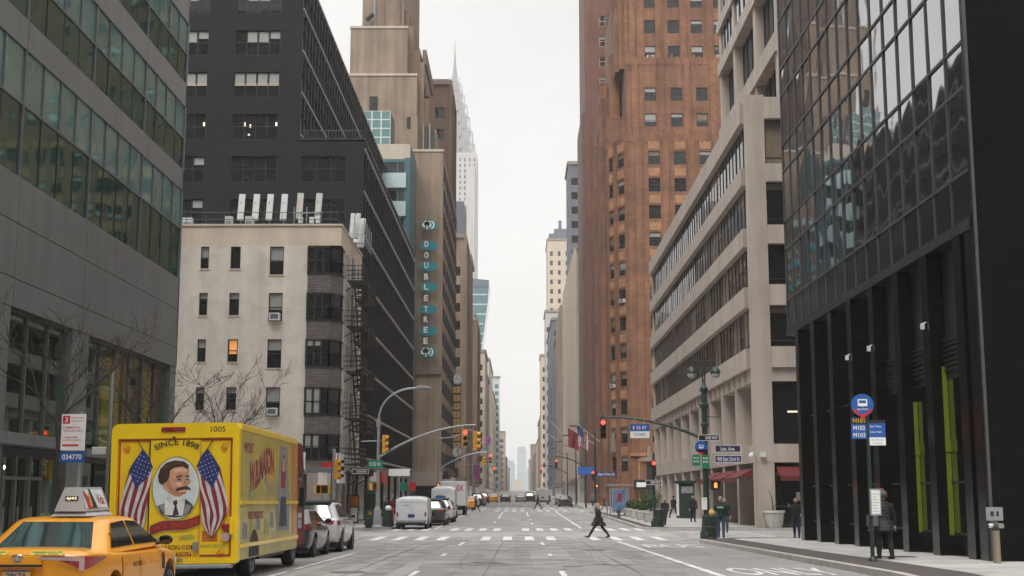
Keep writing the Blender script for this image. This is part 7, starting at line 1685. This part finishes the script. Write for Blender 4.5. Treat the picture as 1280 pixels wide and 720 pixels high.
# flags on slanting poles
def flagpole(label,base,tip,kind,drop=2.4,wide=1.7):
    o=thing('flag',label,'flag',base,0,'flags over the right sidewalk'); d=Vector(tip)-Vector(base); mb=MB(); mb.tube([(0,0,0),d],[.06,.035],M['white_paint'],7); mb.ball(d,.1,M['brass'],8,5); mb.build('pole',o)
    if kind:
        mb=MB(); u=-d.normalized(); n=13
        def P(a,v):     # a along the pole from the tip, v down
            q=d+u*(a*wide+.15); return (q.x+.10*math.sin(v*5+a*7)*v*.6+.1*v, q.y+.22*math.sin(a*9+v*3)*(.3+v), q.z-v*drop*(1-.1*a))
        for i in range(n):
            for k in range(8):
                a0,a1=i/n,(i+1)/n; v0,v1=k/8,(k+1)/8
                m='flag_red' if kind=='red' else ('flag_blue' if (v0<.42 and a0<.52) else ('flag_red' if i%2==0 else 'flag_white'))
                mb.face([P(a0,v0),P(a1,v0),P(a1,v1),P(a0,v1)],M[m])
        mb.build('cloth',o,smooth=60)
    return o
flagpole('American flag hanging from a slanting pole on the right','%s' and (11.2,176,8.6),(7.6,174,11.2),'us',2.7,2.0); flagpole('red flag hanging just left of the American flag on the right',(11.2,183,8.4),(6.6,181,11.2),'red',2.6,1.8)
flagpole('bare slanting flagpole, upper of two on the pale limestone block',(10.5,240,10.2),(5.6,238,15.2),None); flagpole('bare slanting flagpole, lower of two on the pale limestone block',(10.5,246,9.5),(5.2,244,13.2),None)
for (x,y,z,l,m) in ((-6.2,200,6.4,'magenta banner on the left side far down the avenue','flag_purple'),(-3.2,141,8.0,'pale violet balloon shaped banner above the second left signal arm','flag_purple')):
    o=thing('banner',l,'banner',(x,y,z)); mb=MB(); 
    G=[[(-.5+1.0*i/4,.1*math.sin(i*1.5+j),-j*.4) for j in range(6)] for i in range(5)]
    if y<180: G=[[(p[0]*.5,p[1],p[2]*.4) for p in r] for r in G]
    mb.grid(G,M[m]); mb.build('cloth',o,smooth=60); mb=MB(); mb.tube([(-2.0 if y>180 else 0,0,.05),(.55,0,.05)] if y>180 else [(0,0,-2.4),(0,0,.1)],.04,M['galv'],5); mb.build('pole',o)
# vertical hotel sign with amber boxes and a clock
o=thing('vertical_sign','vertical sign of amber boxes between a round emblem and a clock on the brick hotel','sign',(-8.75,189,gz(189))); mb=MB(); mb.box(-.75,.05,6.0,.6,.3,18.2,M['frame_dark']); mb.tube([(-.6,.2,8),(-1.0,.2,8)],.06,M['frame_dark'],5); mb.tube([(-.6,.2,16),(-1.0,.2,16)],.06,M['frame_dark'],5); mb.build('frame',o)
for k,yy in enumerate((487,497.5,508,518,527.5,537,557 if False else 547,557)):
    z=zpx(yy,189)-gz(189); mb=MB(); mb.box(-.55,-.05,z-.45,.5,.04,z+.45,M['amber_box']); mb.box(-.15,-.07,z-.28,.1,-.051,z+.28,M['print_grey']); mb.build('letter_box',o)
for yy,nm in ((474,'emblem'),(565,'clock')):
    z=zpx(yy,189)-gz(189); mb=MB(); disc(mb,0.0,z,.78,.78,-.1,.1,M['white_stone']); disc(mb,0,z,.6,.6,-.13,-.101,M['sign_white'],20); mb.box(-.03,-.15,z,.03,-.131,z+.45,M['frame_dark']); mb.box(-.03,-.15,z-.03,.35,-.131,z+.03,M['frame_dark']); mb.build(nm,o)
# ================================================================ BARE TREES on the left kerb
def tree(label,x,y,h,seed,lean=(0,0),dense_=1.0):
    o=thing('bare_tree',label,'tree',(x,y,gz(y)),0,'bare street trees on the left sidewalk'); rr=random.Random(seed); tr=MB(); cw=MB()
    fork=h*.48; P=[(0,0,0),(.04,.02,fork*.4),(lean[0]*.5,lean[1]*.5,fork*.75),(lean[0],lean[1],fork)]; tr.tube(P,[.10,.075,.062,.05],M['bark'],8); tr.lathe([(.17,0),(.12,.12),(.1,.3)],M['bark'],seg=8); tr.build('trunk',o,smooth=60)
    def grow(p,d,l,r,lv):
        n=4; pts=[p]; q=Vector(p); dd=Vector(d)
        for i in range(n):
            dd=(dd+Vector((rr.gauss(0,.16),rr.gauss(0,.16),rr.gauss(.05,.10)))).normalized(); q=q+dd*l/n; pts.append(q.copy())
        cw.tube(pts,[r*(1-.5*i/n) for i in range(n+1)],M['bark'],5 if lv<2 else 3,cap=False)
        if lv>=4: return
        k=(3 if lv<2 else 2)+(1 if rr.random()<.5*dense_ else 0)
        for j in range(k):
            i=rr.choice((2,3,4)) if lv else (4 if j<1 else rr.choice((1,2,3))); ax=Vector((rr.gauss(0,1),rr.gauss(0,1),rr.gauss(0,.6))).normalized()
            nd=(dd+ax*rr.uniform(.45,.95)+Vector((0,0,.1))).normalized(); grow(pts[i],nd,l*rr.uniform(.52,.74),max(r*.52,.006),lv+1)
    top=Vector(P[-1])
    for a in range(4):
        an=a*1.57+rr.random(); el=rr.uniform(.5,1.1); grow(top if a<3 else Vector(P[2]),Vector((math.cos(an)*.62,math.sin(an)*.62,el)).normalized(),h*.225,.028,0)
    cw.build('crown',o)
tree('bare tree beside the parking sign in front of the glass office block',-9.35,27.4,6.4,4,(-.15,0)); tree('bare tree with spreading twigs above the yellow truck',-9.4,33.2,6.0,9,(.2,.1)); tree('bare tree with fine twigs against the cream apartment house',-9.6,42.5,6.8,15,(.1,0),1.3)
# ================================================================ PEOPLE
def limb(mb,pts,rs,m): mb.tube(pts,rs,m,10)
def ell(mb,secs,m,seg=14):
    G=[[(cx+rx*math.cos(2*math.pi*k/seg),cy+ry*math.sin(2*math.pi*k/seg),z) for k in range(seg)] for (z,rx,ry,cx,cy) in secs]
    n=len(G); vs=[p for r in G for p in r]; fs=[]
    for i in range(n-1):
        for k in range(seg): fs.append((i*seg+k,i*seg+(k+1)%seg,(i+1)*seg+(k+1)%seg,(i+1)*seg+k))
    fs += [tuple(range(seg-1,-1,-1)),tuple(range((n-1)*seg,n*seg))]; mb.raw(vs,fs,m)
def person(label,x,y,rz,H=1.74,legs=((0,0),(0,0)),arms=((8,0,8),(8,0,8)),top='cloth_black',bottom='cloth_black',skin='skin',hair='hair_dark',hairlen=0,coat=None,hat=None,bag=None,lean=0,phone=False,voxel=.021,base=None,group='people on the street',female=False,hem=.62,bulk=1.16,back=False):
    s=H/1.74; root=thing('person',label,'person',(x,y,gz(y) if base is None else base),rz,group)
    W=.86 if female else 1.; bones=[]; mb=MB(); sk=M[skin]
    hipz=.93; feet=[]; chains=[]
    for sg,(a,k) in zip((-1,1),legs):
        hip=Vector((sg*.095,0,hipz)); kn=hip+.43*Vector((0,math.sin(R(a)),-math.cos(R(a)))); b=a-k; an=kn+.43*Vector((0,math.sin(R(b)),-math.cos(R(b)))); chains.append((sg,hip,kn,an,b))
    drop=min(c[3].z for c in chains)-.075
    for sg,hip,kn,an,b in chains:
        f=R(max(-60,min(20,b))); toe=an+Vector((0,.19*math.cos(f),-.045+.19*math.sin(f)*.6)); heel=an+Vector((0,-.05,-.045))
        limb(mb,[hip+Vector((0,0,.05)),hip+(kn-hip)*.4,kn,kn+(an-kn)*.35,an],[.095,.088,.062,.064,.046],sk); limb(mb,[heel,an+Vector((0,.05,-.035)),toe],[.042,.048,.032],sk)
        bones += [('leg',hip,kn,.09),('leg',kn,an-Vector((0,0,.02)),.06),('shoe',heel,toe,.05)]
    L=R(lean); T=lambda p: Vector((p[0],p[1]+(p[2]-hipz)*math.sin(L),p[2])) if p[2]>hipz else Vector(p)
    secs=[(.84,.13,.10),(.93,.165*(1.08 if female else 1),.118),(1.06,.145*W,.108),(1.2,.165*W,.118),(1.34,.19*W,.118),(1.42,.17*W,.095),(1.47,.075,.065)]
    ell(mb,[(z,rx,ry,0,T((0,0,z)).y) for z,rx,ry in secs],sk); bones.append(('torso',T((0,0,.95)),T((0,0,1.40)),.15))
    limb(mb,[T((0,0,1.42)),T((0,.01,1.56))],[.06,.052],sk); hc=T((0,.02,1.645)); bones.append(('head',T((0,.0,1.50)),hc,.06))
    mb.ball(hc,.105,sk,14,10,(.78,.95,1.16)); mb.ball(hc+Vector((0,.03,-.065)),.06,sk,10,8,(.9,1,.8)); mb.ball(hc+Vector((0,.105,-.01)),.018,sk,8,6,(.8,1,1.4))
    for sg in (-1,1): mb.ball(hc+Vector((sg*.083,-.005,-.01)),.024,sk,8,6,(.5,.8,1.2))
    hands=[]
    for sg,(ab,sw,eb) in zip((-1,1),arms):
        sh=T((sg*.185*W,0,1.39)); d=Vector((sg*math.sin(R(ab)),math.sin(R(sw))*math.cos(R(ab)),-math.cos(R(sw))*math.cos(R(ab)))); el=sh+d*.29
        e=R(sw+eb); d2=Vector((sg*math.sin(R(ab))*(.2 if eb<60 else -.35),math.sin(e),-math.cos(e))).normalized(); wr=el+d2*.25
        limb(mb,[T((sg*.12*W,0,1.38)),sh,sh+d*.12,el,el+d2*.1,wr],[.07,.066,.058,.047,.046,.034],sk); limb(mb,[wr,wr+d2*.09],[.034,.036],sk); bones += [('torso',sh,el,.05),('torso',el,wr-d2*.02,.04),('hand',wr,wr+d2*.1,.035)]; hands.append((sg,wr,d2))
    o=mb.build('body',root,weld=False); o.location=(0,0,-drop*s); o.scale=(s*bulk,s*bulk,s)
    md=o.modifiers.new('r','REMESH'); md.mode='VOXEL'; md.voxel_size=voxel; sm=o.modifiers.new('s','SMOOTH'); sm.factor=.5; sm.iterations=2
    dg=bpy.context.evaluated_depsgraph_get(); me=bpy.data.meshes.new_from_object(o.evaluated_get(dg)); o.modifiers.clear(); old=o.data; o.data=me; bpy.data.meshes.remove(old)
    # fingers: four of unequal length and a thumb, rooted in the palm
    hm=MB(); hm.v=[tuple(v.co) for v in me.vertices]; hm.f=[tuple(p.vertices) for p in me.polygons]; hm.m=[0]*len(hm.f); hm.mats=[M[skin]]
    nb=len(hm.f)
    for sg,wr,d2 in hands:
        side=Vector((0,1,0)).cross(d2); side=side.normalized() if side.length>.2 else Vector((1,0,0)); fw=d2.cross(side).normalized(); pal=wr+d2*.085
        for k,(off,ln) in enumerate(((-.026,.066),(-.009,.076),(.009,.071),(.025,.056))):
            r0=pal+fw*off; curl=side*(-sg)*.012; hm.tube([r0-d2*.02,r0+d2*ln*.5,r0+d2*ln*.85+curl,r0+d2*ln+curl*2.2],[.0085,.0085,.0075,.006],sk,6)
        hm.tube([wr+d2*.04+fw*.02,wr+d2*.07+fw*.05,wr+d2*.10+fw*.055],[.011,.010,.008],sk,6)
    names={'leg':bottom,'torso':top,'shoe':'shoe','head':skin,'hand':skin}
    cols={k:hm.mi(M[v]) for k,v in names.items()}
    def near(p):
        best=None
        for k,a,b,r in bones:
            ab=b-a; t=max(0,min(1,(p-a).dot(ab)/max(ab.length_squared,1e-9))); dd=(p-(a+ab*t)).length-r
            if best is None or dd<best[0]: best=(dd,k)
        return best[1]
    for i in range(nb):
        f=hm.f[i]; c=Vector((0,0,0))
        for q in f: c+=Vector(hm.v[q])
        hm.m[i]=cols[near(c/len(f))]
    o.data=hm.mesh('body',60); bpy.data.meshes.remove(me)
    def part(nm,b,sm_=60): q=b.build(nm,root,smooth=sm_); q.location=(0,0,-drop*s); q.scale=(s*bulk,s*bulk,s); return q
    fc=MB()                                          # face: eyes, brows and mouth
    for sg in (-1,1): fc.ball(hc+Vector((sg*.034,.083,.012)),.012,M['hair_dark'],7,5,(1.2,.6,.7)); fc.tube([hc+Vector((sg*.018,.094,.034)),hc+Vector((sg*.05,.084,.036))],.005,M['hair_dark'],4)
    fc.tube([hc+Vector((-.022,.092,-.055)),hc+Vector((.022,.092,-.055))],.005,M['print_maroon'],4); part('face',fc)
    if hair:
        hb=MB(); secs=[]
        G=[]
        for i in range(9):
            z=1.155*(.105)*math.sin(R(-15+i*13.1)); rr_=.112*math.cos(R(-15+i*13.1)) if i<8 else .004
            G.append([(hc.x+rr_*.80*math.cos(2*math.pi*k/16),hc.y-.012+rr_*.97*math.sin(2*math.pi*k/16)*(1 if math.sin(2*math.pi*k/16)<.2 or i>3 else .35),hc.z+z+.012) for k in range(16)])
        vs=[p for r in G for p in r]; fs=[(i*16+k,i*16+(k+1)%16,(i+1)*16+(k+1)%16,(i+1)*16+k) for i in range(8) for k in range(16)]; hb.raw(vs,fs,M[hair])
        if hairlen: ell(hb,[(hc.z-hairlen,.09,.05,0,hc.y-.055),(hc.z-hairlen*.5,.115,.07,0,hc.y-.05),(hc.z,.10,.085,0,hc.y-.03),(hc.z+.06,.09,.08,0,hc.y-.02)],M[hair])
        part('hair',hb)
    if coat:
        cb=MB(); kz=1.0
        a0=math.sin(R(legs[0][0])); a1=math.sin(R(legs[1][0])); sp=max(abs(a0),abs(a1))*.35
        ell(cb,[(hem,.20,.16+sp,0,.0),(hem+.15,.20,.15+sp*.8,0,0),(.93,.185,.14,0,0),(1.06,.165*W,.125,0,T((0,0,1.06)).y),(1.2,.18*W,.132,0,T((0,0,1.2)).y),(1.34,.205*W,.132,0,T((0,0,1.34)).y),(1.43,.16*W,.10,0,T((0,0,1.43)).y),(1.50,.085,.085,0,T((0,0,1.5)).y)],M[coat],18)
        part('coat',cb)
    if hat:
        hb=MB(); ell(hb,[(hc.z+.01,.094,.112,0,hc.y-.012),(hc.z+.05,.096,.112,0,hc.y-.012),(hc.z+.10,.08,.095,0,hc.y-.012),(hc.z+.135,.045,.05,0,hc.y-.012)],M[hat],16); hb.ball((0,hc.y-.02,hc.z+.155),.035,M['pom'],9,6); part('knit_hat',hb)
    if bag:
        sd_,bm_,bz=bag; bb=MB(); cx=sd_*.24; bb.box(cx-.06,-.17,bz-.15,cx+.06,.15,bz+.13,M[bm_]); bb.tube([(cx,-.1,bz+.1),(sd_*.19,-.06,1.40),(sd_*.1,.02,1.46),(sd_*.2,.08,1.3),(cx,.1,bz+.1)],.014,M[bm_],5); q=part('bag',bb,30)
    if back:
        bb=MB(); G=[[(-.12+.24*i/6,-.128+.10*((-.12+.24*i/6)/.19)**2-.012+.0,1.27+.035*j) for j in range(3)] for i in range(7)]; bb.grid(G,M['flag_white']); part('back_print',bb,0)
    if phone:
        sg,wr,d2=hands[1]; pb=MB(); c=wr+d2*.11; pb.box(c.x-.04,c.y-.006,c.z-.06,c.x+.04,c.y+.006,c.z+.1,M['trim_black']); q=part('phone',pb,0)
    return root
WALK=((26,6),(-20,16)); 
person('woman in a long dark coat with blond hair striding over the crosswalk',3.88,65.2,R(90),1.72,((30,2),(-27,8)),((6,-14,12),(6,14,12)),'cloth_coat','cloth_black',hair='hair_blond',hairlen=.26,coat='cloth_coat',female=True,base=zg(65)+.01,bag=(-1,'cloth_black',.95),lean=3,hem=.66)
person('man in green hooded top and jeans standing beside the litter bin',9.05,60.2,R(-14),1.78,((4,2),(-6,2)),((12,8,20),(12,5,22)),'cloth_green','cloth_jean',hair='hair_grey',back=True)
person('person in a black jacket holding up a phone at the corner of the black tower',12.42,60.2,R(160),1.74,((3,0),(-5,4)),((10,10,60),(14,40,100)),'cloth_black','cloth_navy',hair='hair_dark',hairlen=.12,phone=True)
person('woman in black quilted coat and red topped knit hat by the bus stop',9.5,35.1,R(8),1.72,((4,2),(-7,6)),((14,2,14),(14,-4,12)),'cloth_black','cloth_black',hair='hair_dark',hairlen=.08,coat='cloth_quilt',hat='cloth_grey',bag=(-1,'cloth_grey',1.0),female=True,voxel=.018,hem=.72,bulk=1.3)
person('man in dark clothes walking behind the man in green',10.5,68.5,R(170),1.78,WALK,((8,-18,20),(8,18,20)),'cloth_black','cloth_navy')
person('white haired person in black by the bin at the far right corner',9.25,85,R(160),1.72,WALK,((8,12,20),(8,-12,20)),'cloth_black','cloth_black',hair='hair_grey')
person('person in black with a pale bag walking past the concrete columns',12.0,104,R(30),1.75,WALK,((8,-16,20),(8,16,20)),'cloth_black','cloth_navy',bag=(1,'print_white',.95))
person('person in black standing next to the green newsstand',12.0,92.5,R(190),1.76,((3,0),(-4,3)),((8,4,12),(8,2,14)),'cloth_black','cloth_black')
person('person in a dark red jacket on the left sidewalk beside the white cargo van',-9.1,97,R(175),1.74,WALK,((8,14,20),(8,-14,20)),'cloth_red','cloth_black')
person('person in dark blue standing behind the bin at the far left corner',-8.35,84.5,R(100),1.72,((4,2),(-5,3)),((8,8,40),(8,4,20)),'cloth_navy','cloth_black')
person('person in dark clothes crossing by the distant yellow taxi on the left',-4.5,142,R(-80),1.74,WALK,((8,-14,20),(8,14,20)),'cloth_navy','cloth_black',base=zg(142)+.01)
person('distant person in black crossing in front of the cream van',2.3,158,R(90),1.76,WALK,((8,-14,20),(8,14,20)),'cloth_black','cloth_black',base=zg(158)+.01)
for i,(xx,yy,l,c) in enumerate(((10.0,126,'distant person in black near the bus shelter','cloth_black'),(9.3,168,'distant person in grey on the right sidewalk by the flags','cloth_grey'),(-9.0,120,'distant person in black on the left sidewalk behind the white vans','cloth_black'),(9.6,150,'distant person in dark red crossing at the second street on the right','cloth_red'))):
    person(l,xx,yy,R(20+150*i),1.72,WALK,((8,-14,20),(8,14,20)),c,'cloth_navy',voxel=.03,base=None if yy!=150 else zg(150)+.01)
# ---------------------------------------------------------------- camera, light, air
cam=bpy.data.cameras.new('camera'); co=bpy.data.objects.new('camera',cam); COL.objects.link(co)
cam.sensor_width=36; cam.lens=1658/1280*36; cam.clip_end=9000; cam.clip_start=.1
co.location=(0,0,CAMZ); co.rotation_euler=(R(90)+math.atan(258/1658.),0,math.atan(8/(1658/math.cos(math.atan(258/1658.)))))
SC.camera=co
w=bpy.data.worlds.new('World'); SC.world=w; w.use_nodes=True; t=NT(w)
bg=t.n['Background']
sky=t.add('ShaderNodeTexSky'); sky.sky_type='NISHITA'; sky.sun_disc=False; sky.sun_elevation=R(54); sky.sun_rotation=R(200); sky.air_density=1.5; sky.dust_density=6
hsv=t.add('ShaderNodeHueSaturation'); hsv.inputs['Saturation'].default_value=.12; t.l.new(sky.outputs[0],hsv.inputs['Color'])
# overcast: an even bright cloud layer over the sky, brightest overhead, with faint cloud structure
tc=t.add('ShaderNodeTexCoord'); no=t.add('ShaderNodeTexNoise'); no.inputs['Scale'].default_value=3.4; no.inputs['Detail'].default_value=5
mp=t.add('ShaderNodeMapping'); mp.inputs['Scale'].default_value=(1,1,2.2); t.l.new(tc.outputs['Generated'],mp.inputs[0]); t.l.new(mp.outputs[0],no.inputs[0])
mr=t.add('ShaderNodeMapRange'); mr.inputs[1].default_value=.25; mr.inputs[2].default_value=.75; mr.inputs[3].default_value=SKY_LO; mr.inputs[4].default_value=SKY_HI
t.l.new(no.outputs[0],mr.inputs[0]); cc=t.add('ShaderNodeCombineColor')
for i,g in enumerate((1.0,.993,.98)):
    mu=t.add('ShaderNodeMath',operation='MULTIPLY'); mu.inputs[1].default_value=g; t.l.new(mr.outputs[0],mu.inputs[0]); t.l.new(mu.outputs[0],cc.inputs[i])
mx=t.add('ShaderNodeMix',data_type='RGBA'); mx.inputs[0].default_value=.9; t.l.new(hsv.outputs[0],mx.inputs[6]); t.l.new(cc.outputs[0],mx.inputs[7])
sz=t.add('ShaderNodeSeparateXYZ'); t.l.new(tc.outputs['Generated'],sz.inputs[0])
zr=t.add('ShaderNodeMapRange'); zr.inputs[1].default_value=.5; zr.inputs[2].default_value=1.; zr.inputs[3].default_value=1.; zr.inputs[4].default_value=ZEN; t.l.new(sz.outputs[2],zr.inputs[0])
cz=t.add('ShaderNodeCombineColor')
for i in range(3): t.l.new(zr.outputs[0],cz.inputs[i])
mz=t.add('ShaderNodeMix',data_type='RGBA',blend_type='MULTIPLY'); mz.inputs[0].default_value=1; t.l.new(mx.outputs[2],mz.inputs[6]); t.l.new(cz.outputs[0],mz.inputs[7])
t.l.new(mz.outputs[2],bg.inputs[0]); bg.inputs[1].default_value=.1
sun=bpy.data.lights.new('sun','SUN'); so=bpy.data.objects.new('sun',sun); COL.objects.link(so)
sun.energy=SUN_E; sun.angle=R(32); sun.color=(1,.985,.96)
d=Vector((math.sin(R(200))*math.cos(R(54)),math.cos(R(200))*math.cos(R(54)),math.sin(R(54))))
so.rotation_euler=d.to_track_quat('Z','Y').to_euler()
vs=SC.view_settings; vs.view_transform='Standard'; vs.look='None'; vs.gamma=1; vs.use_curve_mapping=False; vs.exposure=EXPO
SC.display_settings.display_device='sRGB'
if HAZE:
    hm=bpy.data.materials.new('haze'); hm.use_nodes=True; ht=NT(hm); ht.n.remove(ht.n['Principled BSDF'])
    pv=ht.add('ShaderNodeVolumePrincipled'); pv.inputs['Color'].default_value=(.97,.97,.97,1); pv.inputs['Density'].default_value=HAZE; pv.inputs['Anisotropy'].default_value=.2
    ht.l.new(pv.outputs[0],ht.n['Material Output'].inputs['Volume'])
    mb=MB(); mb.box(-2600,-300,-1.5,2600,4100,420,hm); ho=mb.build('haze',kind='stuff')
c=SC.cycles; c.use_denoising=True; c.max_bounces=8; c.transparent_max_bounces=12; c.volume_bounces=2; c.caustics_reflective=False; c.caustics_refractive=False
c.sample_clamp_indirect=6
